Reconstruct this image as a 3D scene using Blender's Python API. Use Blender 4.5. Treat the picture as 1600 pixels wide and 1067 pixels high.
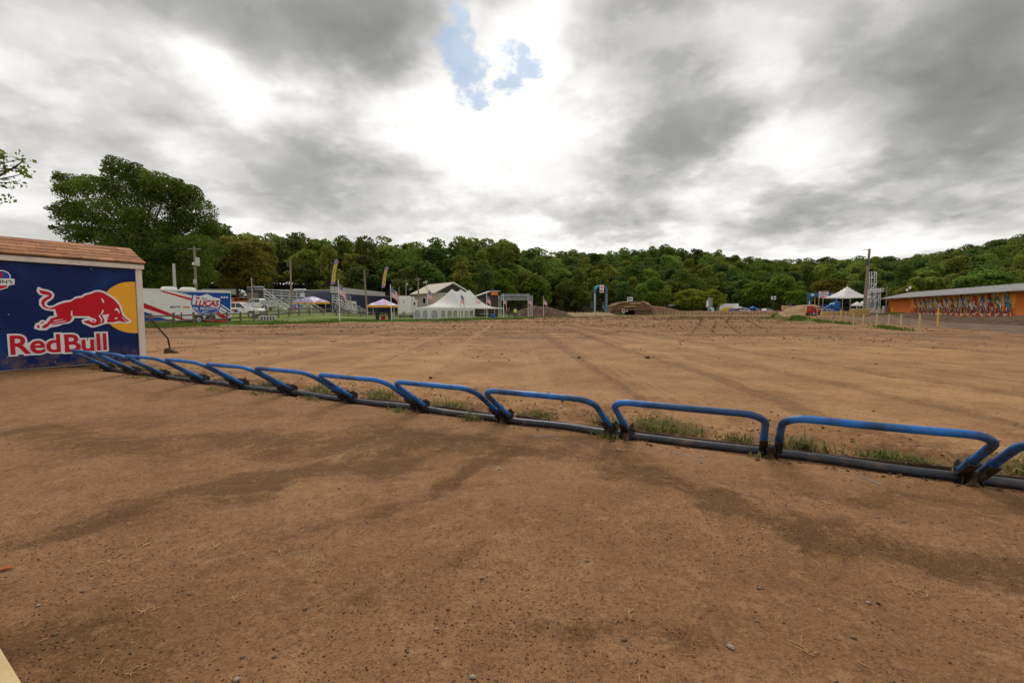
import bpy, bmesh, math, random
import numpy as np
from mathutils import Vector, Matrix

for o in list(bpy.data.objects):
    bpy.data.objects.remove(o)
SC = bpy.context.scene
COL = SC.collection
R = math.radians
rng = np.random.default_rng(7)
random.seed(7)

# ------------------------------------------------------------------ camera
F_PX, CX, CY, HOR, EYE = 715.0, 800.0, 533.5, 486.0, 1.25
PITCH = math.atan((CY - HOR) / F_PX)
cam = bpy.data.cameras.new('camera')
cam.sensor_width = 36.0
cam.lens = F_PX / 1600 * 36.0
cam.clip_start, cam.clip_end = 0.05, 5000
cam_ob = bpy.data.objects.new('camera', cam)
COL.objects.link(cam_ob)
cam_ob.location = (0, 0, EYE)
cam_ob.rotation_euler = (math.pi / 2 - PITCH, 0, 0)
SC.camera = cam_ob

FWD = Vector((0, math.cos(PITCH), -math.sin(PITCH)))
UPV = Vector((0, math.sin(PITCH), math.cos(PITCH)))


def ray(px, py):
    return Vector((1, 0, 0)) * ((px - CX) / F_PX) + UPV * ((CY - py) / F_PX) + FWD


def at(px, py, Y):
    d = ray(px, py)
    return Vector((0, 0, EYE)) + d * (Y / d.y)


def gp(px, py, z=0.0):
    d = ray(px, py)
    return Vector((0, 0, EYE)) + d * ((z - EYE) / d.z)


def zat(py, Y):
    return at(800, py, Y).z


def xat(px, Y):
    return at(px, HOR, Y).x


# ------------------------------------------------------------------ sky, sun, exposure
SUN_AZ, SUN_EL = R(-8), R(50)          # azimuth from +Y to +X
world = bpy.data.worlds.new('World')
SC.world = world
world.use_nodes = True
world.cycles.sampling_method = 'MANUAL'
world.cycles.sample_map_resolution = 512
WN, WL = world.node_tree.nodes, world.node_tree.links
WN.clear()


def wn(t, **kw):
    n = WN.new(t)
    for k, v in kw.items():
        setattr(n, k, v)
    return n


def wmath(op, a, b=None, clamp=False):
    n = wn('ShaderNodeMath', operation=op, use_clamp=clamp)
    for i, v in enumerate((a, b)):
        if v is None:
            continue
        if isinstance(v, (int, float)):
            n.inputs[i].default_value = v
        else:
            WL.new(v, n.inputs[i])
    return n.outputs[0]


def wvec(op, a, b=None):
    n = wn('ShaderNodeVectorMath', operation=op)
    for i, v in enumerate((a, b)):
        if v is None:
            continue
        if isinstance(v, (tuple, list)):
            n.inputs[i].default_value = tuple(v)
        else:
            WL.new(v, n.inputs[i])
    return n


def wcomb(x, y, z=0.0):
    n = wn('ShaderNodeCombineXYZ')
    for i, v in enumerate((x, y, z)):
        if isinstance(v, (int, float)):
            n.inputs[i].default_value = v
        else:
            WL.new(v, n.inputs[i])
    return n.outputs[0]


def wnoise(vec, scale, detail=6, rough=0.55, dist=0.0, col=False):
    n = wn('ShaderNodeTexNoise')
    n.inputs['Scale'].default_value = scale
    n.inputs['Detail'].default_value = detail
    n.inputs['Roughness'].default_value = rough
    n.inputs['Distortion'].default_value = dist
    WL.new(vec, n.inputs['Vector'])
    return n.outputs['Color' if col else 'Fac']


tc = wn('ShaderNodeTexCoord')
nrm = wvec('NORMALIZE', tc.outputs['Generated']).outputs[0]
sep = wn('ShaderNodeSeparateXYZ')
WL.new(nrm, sep.inputs[0])
sx, sy, sz = sep.outputs
az = wmath('ARCTAN2', sx, sy)
el = wmath('ARCSINE', sz)
den = wmath('ADD', wmath('MAXIMUM', sz, 0.0), 0.30)
q = wcomb(wmath('DIVIDE', sx, den), wmath('DIVIDE', sy, den))
warp_a = wvec('SUBTRACT', wnoise(q, 1.3, 5, 0.6, col=True), (0.5, 0.5, 0.5)).outputs[0]
warp_b = wvec('SUBTRACT', wnoise(q, 4.5, 3, 0.5, col=True), (0.5, 0.5, 0.5)).outputs[0]
wm = wvec('MULTIPLY', warp_a, (0.42, 0.20, 0)).outputs[0]
wm2 = wvec('MULTIPLY', warp_b, (0.12, 0.075, 0)).outputs[0]
vv = wvec('ADD', wvec('ADD', wcomb(az, el), wm).outputs[0], wm2).outputs[0]
qw = wvec('ADD', q, wvec('SCALE', warp_a).outputs[0]).outputs[0]


def blob(px, py, rx, ry, rot, w, vec=None):
    d = ray(px, py).normalized()
    a, e = math.atan2(d.x, d.y), math.asin(d.z)
    k = math.cos(a) * math.cos(e)
    mp = wn('ShaderNodeMapping', vector_type='TEXTURE')
    mp.inputs['Location'].default_value = (a, e, 0)
    mp.inputs['Rotation'].default_value = (0, 0, R(rot))
    mp.inputs['Scale'].default_value = (rx / F_PX * k, ry / F_PX * k, 1)
    WL.new(vec or vv, mp.inputs['Vector'])
    ln = wvec('LENGTH', mp.outputs[0])
    mr = wn('ShaderNodeMapRange', interpolation_type='SMOOTHSTEP')
    WL.new(ln.outputs['Value'], mr.inputs['Value'])
    mr.inputs['From Min'].default_value = 0.15
    mr.inputs['From Max'].default_value = 1.25
    mr.inputs['To Min'].default_value = w
    mr.inputs['To Max'].default_value = 0.0
    return mr.outputs[0]


fb1 = wnoise(q, 2.2, 5, 0.55, 0.3)
fb2 = wnoise(q, 6.0, 7, 0.56, 0.2)
# billows: brighter on the side that faces the veiled sun
sdir = ray(745, 110).normalized()
qs = (sdir.x / (sdir.z + 0.30), sdir.y / (sdir.z + 0.30), 0)
tow = wvec('NORMALIZE', wvec('SUBTRACT', qs, q).outputs[0]).outputs[0]
tow_s = wvec('SCALE', tow)
tow_s.inputs['Scale'].default_value = 0.09
qb = wvec('ADD', q, tow_s.outputs[0]).outputs[0]
bil = wmath('SUBTRACT', wnoise(q, 2.6, 5, 0.52, 0.0), wnoise(qb, 2.6, 5, 0.52, 0.0))
S = wmath('ADD', 0.63, wmath('MULTIPLY', wmath('SUBTRACT', fb1, 0.5), 0.55))
S = wmath('ADD', S, wmath('MULTIPLY', wmath('SUBTRACT', fb2, 0.5), 0.12))
S = wmath('ADD', S, wmath('MULTIPLY', bil, 0.35))
# crisp-edged cumulus heaps over the softer masses
for sc_, off_, lo_, hi_, am_ in ((2.3, (3.1, 7.7, 0), 0.46, 0.57, 0.15), (3.9, (9.4, 1.2, 0), 0.49, 0.58, 0.09), (1.5, (5.6, 4.1, 0), 0.45, 0.59, 0.14)):
    nz_ = wnoise(wvec('ADD', q, off_).outputs[0], sc_, 8, 0.55, 0.1)
    mr_ = wn('ShaderNodeMapRange', interpolation_type='SMOOTHSTEP')
    WL.new(nz_, mr_.inputs['Value'])
    mr_.inputs['From Min'].default_value, mr_.inputs['From Max'].default_value = lo_, hi_
    mr_.inputs['To Min'].default_value, mr_.inputs['To Max'].default_value = -am_ * 0.5, am_ * 0.5
    S = wmath('ADD', S, mr_.outputs[0])
for b in [(450, 30, 300, 110, 4, -0.66), (640, 60, 110, 80, 30, -0.20),
          (1030, 40, 170, 140, 0, -0.36), (1010, 245, 135, 75, 18, -0.48), (1130, 190, 90, 80, 40, -0.22),
          (1390, 110, 240, 140, -25, -0.48), (1560, 170, 190, 130, -10, -0.40), (1500, 320, 220, 45, 0, -0.36),
          (1270, 312, 95, 38, 10, -0.32), (540, 245, 170, 65, 8, -0.30), (60, 190, 200, 120, 0, -0.16),
          (960, 345, 120, 35, 0, -0.20), (520, 300, 160, 40, 0, -0.16), (1570, 20, 120, 90, 0, -0.2),
          (740, 205, 210, 130, 0, 0.40), (660, 70, 60, 100, 0, 0.24), (850, 60, 90, 90, 0, 0.38),
          (1185, 245, 65, 110, 28, 0.14), (860, 385, 170, 40, 0, 0.30), (1410, 345, 130, 26, 0, 0.36),
          (340, 140, 190, 45, -10, 0.30), (1180, 110, 60, 50, 0, 0.22), (1050, 375, 160, 24, 0, 0.22),
          (250, 260, 150, 50, 0, 0.12), (1330, 385, 240, 18, 0, 0.20)]:
    S = wmath('ADD', S, blob(*b))
ramp = wn('ShaderNodeValToRGB')
WL.new(wmath('DIVIDE', wmath('ADD', S, 0.40), 1.45), ramp.inputs[0])
cr = ramp.color_ramp
stops = [(0.0, (0.15, 0.15, 0.147)), (0.28, (0.245, 0.245, 0.24)), (0.45, (0.337, 0.334, 0.322)), (0.62, (0.505, 0.498, 0.478)),
         (0.77, (0.69, 0.682, 0.660)), (1.05, (0.92, 0.908, 0.880))]
cr.elements[0].position, cr.elements[0].color = stops[0][0], (*stops[0][1], 1)
cr.elements[1].position, cr.elements[1].color = 1.0, (*stops[-1][1], 1)
for p, c in stops[1:-1]:
    e_ = cr.elements.new(p)
    e_.color = (*c, 1)
cl = wvec('SCALE', ramp.outputs[0])
cl.inputs['Scale'].default_value = 10.0
sky = wn('ShaderNodeTexSky', sky_type='NISHITA', sun_disc=False)
sky.sun_elevation, sky.sun_rotation = SUN_EL, SUN_AZ
sky.air_density, sky.dust_density = 1.2, 1.5
hole = wmath('ADD', blob(712, 62, 44, 50, 20, 1.05), blob(790, 108, 105, 46, 8, 1.0))
hole = wmath('ADD', hole, wmath('MULTIPLY', wmath('MULTIPLY', wmath('SUBTRACT', wnoise(q, 7.0, 8, 0.66, 0.2), 0.5), 3.0), wmath('MINIMUM', wmath('MULTIPLY', hole, 3.0), 1.0)))
hm = wn('ShaderNodeMapRange', interpolation_type='SMOOTHSTEP')
WL.new(hole, hm.inputs['Value'])
hm.inputs['From Min'].default_value, hm.inputs['From Max'].default_value = 0.35, 0.85
hm.inputs['To Max'].default_value = 0.70
skyb = wvec('MULTIPLY', sky.outputs[0], (0.36, 0.48, 0.60))
mixs = wn('ShaderNodeMixRGB')
WL.new(hm.outputs[0], mixs.inputs[0])
WL.new(cl.outputs[0], mixs.inputs[1])
WL.new(skyb.outputs[0], mixs.inputs[2])
bg = wn('ShaderNodeBackground')
bg.inputs['Strength'].default_value = 0.1
WL.new(mixs.outputs[0], bg.inputs[0])
wo = wn('ShaderNodeOutputWorld')
WL.new(bg.outputs[0], wo.inputs[0])

sun = bpy.data.lights.new('sun', 'SUN')
sun.energy, sun.angle, sun.color = 1.5, R(28), (1.0, 0.955, 0.88)
sun_ob = bpy.data.objects.new('sun', sun)
COL.objects.link(sun_ob)
sd = Vector((math.sin(SUN_AZ) * math.cos(SUN_EL), math.cos(SUN_AZ) * math.cos(SUN_EL), math.sin(SUN_EL)))
sun_ob.rotation_euler = sd.to_track_quat('Z', 'Y').to_euler()

vs = SC.view_settings
vs.view_transform, vs.look, vs.exposure, vs.gamma = 'Standard', 'None', 0.45, 1.0
vs.use_curve_mapping = False
SC.cycles.max_bounces = 4
SC.cycles.diffuse_bounces = 2
SC.cycles.glossy_bounces = 2
SC.cycles.transmission_bounces = 2
SC.cycles.use_adaptive_sampling = True


# ------------------------------------------------------------------ materials
def new_mat(name):
    m = bpy.data.materials.new(name)
    m.use_nodes = True
    N, L = m.node_tree.nodes, m.node_tree.links
    return m, N, L, N['Principled BSDF']


def tex(N, L, kind, vec, scale, **kw):
    n = N.new(kind)
    n.inputs['Scale'].default_value = scale
    for k, v in kw.items():
        n.inputs[k].default_value = v
    if vec is not None:
        L.new(vec, n.inputs['Vector'])
    return n


def mixc(N, L, fac, a, b):
    n = N.new('ShaderNodeMixRGB')
    for i, v in enumerate((fac, a, b)):
        if isinstance(v, (int, float)):
            n.inputs[i].default_value = v
        elif isinstance(v, tuple):
            n.inputs[i].default_value = (*v[:3], 1)
        else:
            L.new(v, n.inputs[i])
    return n.outputs[0]


def mrange(N, L, v, a, b, c=0.0, d=1.0, smooth=True):
    n = N.new('ShaderNodeMapRange')
    if smooth:
        n.interpolation_type = 'SMOOTHSTEP'
    L.new(v, n.inputs['Value'])
    n.inputs['From Min'].default_value, n.inputs['From Max'].default_value = a, b
    n.inputs['To Min'].default_value, n.inputs['To Max'].default_value = c, d
    return n.outputs[0]


def fmath(N, L, op, a, b=None):
    n = N.new('ShaderNodeMath')
    n.operation = op
    for i, v in enumerate((a, b)):
        if v is None:
            continue
        if isinstance(v, (int, float)):
            n.inputs[i].default_value = v
        else:
            L.new(v, n.inputs[i])
    return n.outputs[0]


def pm(name, col, rough=0.6, var=0.22, scale=5.0, metal=0.0, bump=0.0, grime=None, grime_amt=0.35, spec=0.4):
    """plain procedural paint / metal / wood with blotchy variation and worn dirt"""
    m, N, L, B = new_mat(name)
    t = N.new('ShaderNodeTexCoord').outputs['Object']
    n1 = tex(N, L, 'ShaderNodeTexNoise', t, scale, Detail=6.0, Roughness=0.6)
    lo = tuple(c * (1 - var) for c in col)
    hi = tuple(min(1, c * (1 + var * 0.6)) for c in col)
    c = mixc(N, L, n1.outputs['Fac'], lo, hi)
    if grime:
        n2 = tex(N, L, 'ShaderNodeTexNoise', t, scale * 0.6, Detail=8.0, Roughness=0.65)
        c = mixc(N, L, mrange(N, L, n2.outputs['Fac'], 0.48, 0.75, 0, grime_amt), c, grime)
    L.new(c, B.inputs['Base Color'])
    B.inputs['Roughness'].default_value = rough
    B.inputs['Metallic'].default_value = metal
    B.inputs['Specular IOR Level'].default_value = spec
    if bump:
        n3 = tex(N, L, 'ShaderNodeTexNoise', t, scale * 6, Detail=4.0)
        bp = N.new('ShaderNodeBump')
        bp.inputs['Strength'].default_value = bump
        bp.inputs['Distance'].default_value = 0.01
        L.new(n3.outputs['Fac'], bp.inputs['Height'])
        L.new(bp.outputs[0], B.inputs['Normal'])
    return m


DIRT = (0.23, 0.135, 0.075)
MAT = {}
MAT['white'] = pm('white_paint', (0.74, 0.74, 0.71), 0.45, 0.06, 3, grime=(0.42, 0.38, 0.32), grime_amt=0.25)
MAT['white_trim'] = pm('white_trim', (0.66, 0.60, 0.53), 0.7, 0.16, 6, bump=0.3, grime=(0.38, 0.30, 0.22), grime_amt=0.55)
MAT['tent_white'] = pm('tent_vinyl', (0.84, 0.84, 0.82), 0.5, 0.05, 1.2)
MAT['pane_vinyl'] = pm('clear_window_vinyl', (0.6, 0.62, 0.62), 0.3, 0.05, 2)
for nm_, f_, k_ in (('tent_white', 0.5, 'ShaderNodeBsdfTranslucent'), ('pane_vinyl', 0.75, 'ShaderNodeBsdfTransparent')):
    T_ = MAT[nm_].node_tree
    b_ = T_.nodes.new(k_)
    b_.inputs[0].default_value = (0.85, 0.85, 0.83, 1)
    x_ = T_.nodes.new('ShaderNodeMixShader')
    x_.inputs[0].default_value = f_
    T_.links.new(T_.nodes['Principled BSDF'].outputs[0], x_.inputs[1])
    T_.links.new(b_.outputs[0], x_.inputs[2])
    T_.links.new(x_.outputs[0], T_.nodes['Material Output'].inputs[0])
MAT['print_white'] = pm('print_white', (0.72, 0.73, 0.75), 0.42, 0.05, 4)
MAT['print_red'] = pm('print_red', (0.52, 0.006, 0.018), 0.5, 0.10, 2, spec=0.2)
MAT['print_yellow'] = pm('print_yellow', (0.80, 0.38, 0.010), 0.42, 0.06, 3)
MAT['print_blue'] = pm('print_blue', (0.008, 0.068, 0.32), 0.5, 0.08, 3, spec=0.2)
MAT['print_dark'] = pm('print_dark', (0.03, 0.03, 0.04), 0.5, 0.2, 3)
MAT['print_orange'] = pm('print_orange', (0.70, 0.20, 0.03), 0.5, 0.1, 3)
MAT['grey_print'] = pm('print_grey', (0.30, 0.31, 0.33), 0.5, 0.1, 3)
MAT['black_steel'] = pm('black_steel', (0.022, 0.020, 0.019), 0.55, 0.4, 18, 0.3, 0.4, grime=(0.11, 0.065, 0.038), grime_amt=0.8)
MAT['dirty_steel'] = pm('dirt_caked_steel', (0.13, 0.078, 0.045), 0.85, 0.4, 20, 0.0, 0.6, grime=(0.03, 0.026, 0.024), grime_amt=0.85)
MAT['galv'] = pm('galvanised_steel', (0.50, 0.51, 0.52), 0.42, 0.15, 4, 0.5)
MAT['alu'] = pm('aluminium', (0.58, 0.59, 0.60), 0.45, 0.12, 3, 0.35)
MAT['rubber'] = pm('rubber', (0.018, 0.018, 0.018), 0.8, 0.3, 12)
MAT['glass'] = pm('dark_glass', (0.015, 0.018, 0.022), 0.08, 0.1, 2, spec=0.6)
MAT['glass_green'] = pm('green_glass', (0.10, 0.26, 0.22), 0.1, 0.1, 2, spec=0.6)
MAT['pole_wood'] = pm('weathered_pole', (0.25, 0.20, 0.155), 0.85, 0.3, 6, bump=0.4)
MAT['fence_wood'] = pm('fence_wood', (0.16, 0.125, 0.085), 0.85, 0.35, 5, bump=0.5)
MAT['stake_wood'] = pm('stake_wood', (0.56, 0.41, 0.22), 0.8, 0.2, 12)
MAT['stake_yellow'] = pm('yellow_paint', (0.74, 0.46, 0.02), 0.6, 0.15, 9, grime=DIRT, grime_amt=0.3)
MAT['plank'] = pm('pale_plank', (0.50, 0.375, 0.185), 0.8, 0.18, 9, bump=0.3, grime=(0.3, 0.2, 0.1), grime_amt=0.4)
MAT['beige'] = pm('beige_siding', (0.45, 0.39, 0.31), 0.8, 0.1, 4)
MAT['dark_roof'] = pm('dark_shingle', (0.045, 0.045, 0.05), 0.85, 0.3, 8)
MAT['dark_board'] = pm('dark_stained_board', (0.06, 0.045, 0.035), 0.8, 0.3, 8)
MAT['grey_trailer'] = pm('slate_grey_panel', (0.125, 0.135, 0.155), 0.45, 0.1, 2)
MAT['navy_wall'] = pm('navy_sheet', (0.012, 0.022, 0.065), 0.22, 0.25, 1.5, spec=0.55)
MAT['corrug'] = pm('pale_grey_metal', (0.45, 0.44, 0.41), 0.5, 0.1, 3, 0.2)
MAT['orange_board'] = pm('orange_painted_board', (0.66, 0.165, 0.016), 0.75, 0.2, 2.2, bump=0.4, grime=(0.42, 0.07, 0.012), grime_amt=0.4)
MAT['metal_roof'] = pm('dull_metal_roof', (0.43, 0.42, 0.41), 0.5, 0.14, 1.3, 0.25)
MAT['rafter'] = pm('rafter_timber', (0.50, 0.31, 0.15), 0.8, 0.15, 6)
MAT['straw'] = pm('hay', (0.44, 0.29, 0.10), 0.9, 0.35, 30, bump=0.8)
MAT['blue_plastic'] = pm('blue_plastic', (0.012, 0.10, 0.42), 0.4, 0.12, 4)
MAT['blue_lift'] = pm('blue_machine_paint', (0.015, 0.13, 0.42), 0.45, 0.2, 5, grime=DIRT, grime_amt=0.3)
MAT['red_machine'] = pm('red_machine_paint', (0.42, 0.02, 0.015), 0.45, 0.2, 5, grime=DIRT, grime_amt=0.3)
MAT['yellow_plastic'] = pm('yellow_plastic', (0.78, 0.50, 0.01), 0.5, 0.12, 4)
MAT['teal'] = pm('teal_fabric', (0.02, 0.33, 0.42), 0.5, 0.12, 2)
MAT['arch_blue'] = pm('arch_blue_vinyl', (0.045, 0.12, 0.22), 0.5, 0.18, 2)
MAT['banner_blue'] = pm('banner_blue', (0.012, 0.10, 0.22), 0.5, 0.1, 2)
MAT['purple'] = pm('purple_fabric', (0.24, 0.16, 0.36), 0.6, 0.15, 2)
MAT['silver'] = pm('silver_paint', (0.42, 0.43, 0.43), 0.4, 0.08, 3, 0.3)
MAT['dark_grey'] = pm('dark_grey_paint', (0.06, 0.062, 0.066), 0.6, 0.2, 4)
MAT['stone'] = pm('pale_stone', (0.36, 0.29, 0.22), 0.85, 0.3, 30, bump=0.5)
MAT['rust_block'] = pm('rusty_iron', (0.085, 0.045, 0.025), 0.85, 0.4, 20, bump=0.5)
MAT['bark'] = pm('bark', (0.075, 0.058, 0.044), 0.9, 0.35, 5, bump=0.7)
MAT['dead_leaf'] = pm('dead_leaf', (0.42, 0.14, 0.045), 0.7, 0.25, 30)
MAT['wire'] = pm('wire', (0.03, 0.03, 0.03), 0.6, 0.1, 5)


def gate_blue():
    m, N, L, B = new_mat('worn_blue_paint')
    t = N.new('ShaderNodeNewGeometry').outputs['Position']
    a = tex(N, L, 'ShaderNodeTexNoise', t, 2.6, Detail=5.0, Roughness=0.6)
    c = mixc(N, L, mrange(N, L, a.outputs['Fac'], 0.42, 0.60), (0.003, 0.130, 0.44), (0.006, 0.040, 0.125))
    b = tex(N, L, 'ShaderNodeTexNoise', t, 34, Detail=5.0, Roughness=0.7)
    c = mixc(N, L, mrange(N, L, b.outputs['Fac'], 0.60, 0.68, 0, 0.8), c, (0.035, 0.035, 0.04))
    d = tex(N, L, 'ShaderNodeTexNoise', t, 5.5, Detail=8.0, Roughness=0.75)
    c = mixc(N, L, mrange(N, L, d.outputs['Fac'], 0.56, 0.74, 0, 0.62), c, (0.17, 0.105, 0.06))
    L.new(c, B.inputs['Base Color'])
    L.new(mrange(N, L, d.outputs['Fac'], 0.4, 0.7, 0.42, 0.75), B.inputs['Roughness'])
    return m


MAT['gate_blue'] = gate_blue()
MAT['pipe'] = pm('dark_blue_grey_pipe', (0.026, 0.030, 0.042), 0.42, 0.35, 8, 0.25, 0.2, grime=(0.15, 0.095, 0.058), grime_amt=0.75)


def leaf_mat(name, dark, light, spread=0.35):
    m, N, L, B = new_mat(name)
    at_ = N.new('ShaderNodeAttribute')
    at_.attribute_name = 'tint'
    c = mixc(N, L, at_.outputs['Fac'], dark, light)
    oi = N.new('ShaderNodeObjectInfo')
    hs = N.new('ShaderNodeHueSaturation')
    L.new(mrange(N, L, oi.outputs['Random'], 0, 1, 0.5 - 0.025 * spread / 0.35, 0.5 + 0.03 * spread / 0.35, False), hs.inputs['Hue'])
    r2 = fmath(N, L, 'FRACT', fmath(N, L, 'MULTIPLY', oi.outputs['Random'], 17.3))
    L.new(mrange(N, L, r2, 0, 1, 1 - spread, 1 + spread, False), hs.inputs['Value'])
    hs.inputs['Saturation'].default_value = 1.0
    L.new(c, hs.inputs['Color'])
    B.inputs['Roughness'].default_value = 0.75
    B.inputs['Specular IOR Level'].default_value = 0.10
    L.new(hs.outputs[0], B.inputs['Base Color'])
    tr = N.new('ShaderNodeBsdfTranslucent')
    L.new(hs.outputs[0], tr.inputs[0])
    mx = N.new('ShaderNodeMixShader')
    mx.inputs[0].default_value = 0.42
    L.new(B.outputs[0], mx.inputs[1])
    L.new(tr.outputs[0], mx.inputs[2])
    L.new(mx.outputs[0], N['Material Output'].inputs[0])
    return m


MAT['leaf'] = leaf_mat('forest_leaves', (0.085, 0.122, 0.020), (0.215, 0.262, 0.044), 0.38)
MAT['leaf_yellow'] = leaf_mat('yellowing_leaves', (0.120, 0.140, 0.020), (0.270, 0.285, 0.045), 0.30)
MAT['leaf_deep'] = leaf_mat('deep_green_leaves', (0.055, 0.090, 0.022), (0.140, 0.190, 0.045), 0.30)
MAT['leaf_big'] = leaf_mat('maple_leaves', (0.056, 0.092, 0.014), (0.150, 0.200, 0.030), 0.0)
MAT['leaf_olive'] = leaf_mat('olive_leaves', (0.105, 0.105, 0.014), (0.215, 0.190, 0.030), 0.05)
MAT['leaf_lime'] = leaf_mat('lime_leaves', (0.120, 0.160, 0.014), (0.285, 0.300, 0.030), 0.1)
MAT['leaf_light'] = leaf_mat('light_green_leaves', (0.080, 0.135, 0.014), (0.190, 0.260, 0.032), 0.1)
MAT['grass'] = leaf_mat('grass_blades', (0.060, 0.105, 0.016), (0.155, 0.215, 0.040), 0.1)
MAT['weed'] = leaf_mat('weed_blades', (0.065, 0.092, 0.018), (0.27, 0.235, 0.090), 0.2)


# ------------------------------------------------------------------ mesh helpers
class MB:
    def __init__(self):
        self.v, self.f, self.mi = [], [], []

    def add(self, verts, faces, mi=0, M=None):
        b = len(self.v)
        if M is not None:
            verts = [M @ Vector(p) for p in verts]
        self.v += [tuple(p) for p in verts]
        self.f += [tuple(b + i for i in f) for f in faces]
        self.mi += [mi] * len(faces)
        return self

    def box(self, x0, x1, y0, y1, z0, z1, mi=0, M=None):
        v = [(x0, y0, z0), (x1, y0, z0), (x1, y1, z0), (x0, y1, z0), (x0, y0, z1), (x1, y0, z1), (x1, y1, z1), (x0, y1, z1)]
        f = [(0, 3, 2, 1), (4, 5, 6, 7), (0, 1, 5, 4), (1, 2, 6, 5), (2, 3, 7, 6), (3, 0, 4, 7)]
        return self.add(v, f, mi, M)

    def beam(self, p0, p1, w, h, mi=0, up=Vector((0, 0, 1))):
        p0, p1 = Vector(p0), Vector(p1)
        d = (p1 - p0).normalized()
        s = d.cross(up)
        if s.length < 1e-4:
            s = Vector((1, 0, 0))
        s.normalize()
        u = s.cross(d)
        v = []
        for p in (p0, p1):
            v += [p - s * w / 2 - u * h / 2, p + s * w / 2 - u * h / 2, p + s * w / 2 + u * h / 2, p - s * w / 2 + u * h / 2]
        f = [(0, 1, 2, 3), (7, 6, 5, 4), (0, 4, 5, 1), (1, 5, 6, 2), (2, 6, 7, 3), (3, 7, 4, 0)]
        return self.add(v, f, mi)

    def tube(self, path, r, n=8, mi=0, cap=True):
        path = [Vector(p) for p in path]
        rs = r if isinstance(r, (list, tuple)) else [r] * len(path)
        ref = None
        rings = []
        for i, p in enumerate(path):
            d = (path[min(i + 1, len(path) - 1)] - path[max(i - 1, 0)])
            if d.length < 1e-9:
                d = Vector((0, 0, 1))
            d.normalize()
            if ref is None:
                ref = Vector((0, 0, 1)) if abs(d.z) < 0.9 else Vector((1, 0, 0))
            s = d.cross(ref).normalized()
            u = s.cross(d).normalized()
            ref = u
            rings.append([p + (s * math.cos(2 * math.pi * k / n) + u * math.sin(2 * math.pi * k / n)) * rs[i] for k in range(n)])
        v = [q_ for rg in rings for q_ in rg]
        f = []
        for i in range(len(path) - 1):
            for k in range(n):
                a, b = i * n + k, i * n + (k + 1) % n
                f.append((a, b, b + n, a + n))
        if cap:
            f.append(tuple(range(n))[::-1])
            f.append(tuple((len(path) - 1) * n + k for k in range(n)))
        return self.add(v, f, mi)

    def cyl(self, p0, p1, r, n=16, mi=0):
        return self.tube([p0, p1], r, n, mi)

    def prism(self, poly, a0, a1, fn, mi=0):
        """poly 2-D, extruded from a0 to a1; fn(u, v, a) -> point"""
        n = len(poly)
        v = [fn(p[0], p[1], a0) for p in poly] + [fn(p[0], p[1], a1) for p in poly]
        f = [tuple(range(n))[::-1], tuple(range(n, 2 * n))]
        f += [(i, (i + 1) % n, (i + 1) % n + n, i + n) for i in range(n)]
        return self.add(v, f, mi)

    def build(self, name, mats, parent=None, smooth=None, bevel=0.0, seg=2):
        me = bpy.data.meshes.new(name)
        me.from_pydata(self.v, [], self.f)
        for m in (mats if isinstance(mats, (list, tuple)) else [mats]):
            me.materials.append(MAT[m] if isinstance(m, str) else m)
        if any(self.mi):
            me.polygons.foreach_set('material_index', self.mi)
        bm = bmesh.new()
        bm.from_mesh(me)
        bmesh.ops.recalc_face_normals(bm, faces=bm.faces)
        if bevel:
            bmesh.ops.bevel(bm, geom=[e for e in bm.edges if e.is_manifold and e.calc_face_angle(0) > 0.5], offset=bevel,
                            segments=seg, affect='EDGES', profile=0.6, clamp_overlap=True)
        bm.to_mesh(me)
        bm.free()
        if smooth:
            me.polygons.foreach_set('use_smooth', [True] * len(me.polygons))
            me.set_sharp_from_angle(angle=R(smooth))
        return link(name, me, parent)


def link(name, me, parent=None):
    o = bpy.data.objects.new(name, me)
    COL.objects.link(o)
    if parent:
        o.parent = parent
    return o


def tag(o, label=None, cat=None, group=None, kind=None):
    if label:
        o['label'] = label
    if cat:
        o['category'] = cat
    if group:
        o['group'] = group
    if kind:
        o['kind'] = kind
    return o


def thing(name, label, cat, loc=(0, 0, 0), rz=0.0, group=None):
    o = bpy.data.objects.new(name, None)
    o.empty_display_size = 0.2
    COL.objects.link(o)
    o.location, o.rotation_euler = loc, (0, 0, rz)
    return tag(o, label, cat, group)


def copy_tree(o, parent=None):
    c = o.copy()
    COL.objects.link(c)
    c.parent = parent
    for ch in list(o.children):
        copy_tree(ch, c)
    return c


def np_mesh(name, verts, faces, mat, smooth=False, attrs=None):
    """verts (N,3), faces (M,k) arrays"""
    verts = np.asarray(verts, np.float32)
    faces = np.asarray(faces, np.int32)
    me = bpy.data.meshes.new(name)
    m, k = faces.shape
    me.vertices.add(len(verts))
    me.vertices.foreach_set('co', verts.ravel())
    me.loops.add(m * k)
    me.loops.foreach_set('vertex_index', faces.ravel())
    me.polygons.add(m)
    me.polygons.foreach_set('loop_start', np.arange(0, m * k, k, dtype=np.int32))
    if smooth:
        me.polygons.foreach_set('use_smooth', np.ones(m, bool))
    for nm, (dom, arr) in (attrs or {}).items():
        a = me.attributes.new(nm, 'FLOAT', dom)
        a.data.foreach_set('value', np.asarray(arr, np.float32))
    for mm in (mat if isinstance(mat, list) else [mat]):
        me.materials.append(MAT[mm] if isinstance(mm, str) else mm)
    me.update()
    me.validate()
    return me


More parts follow.
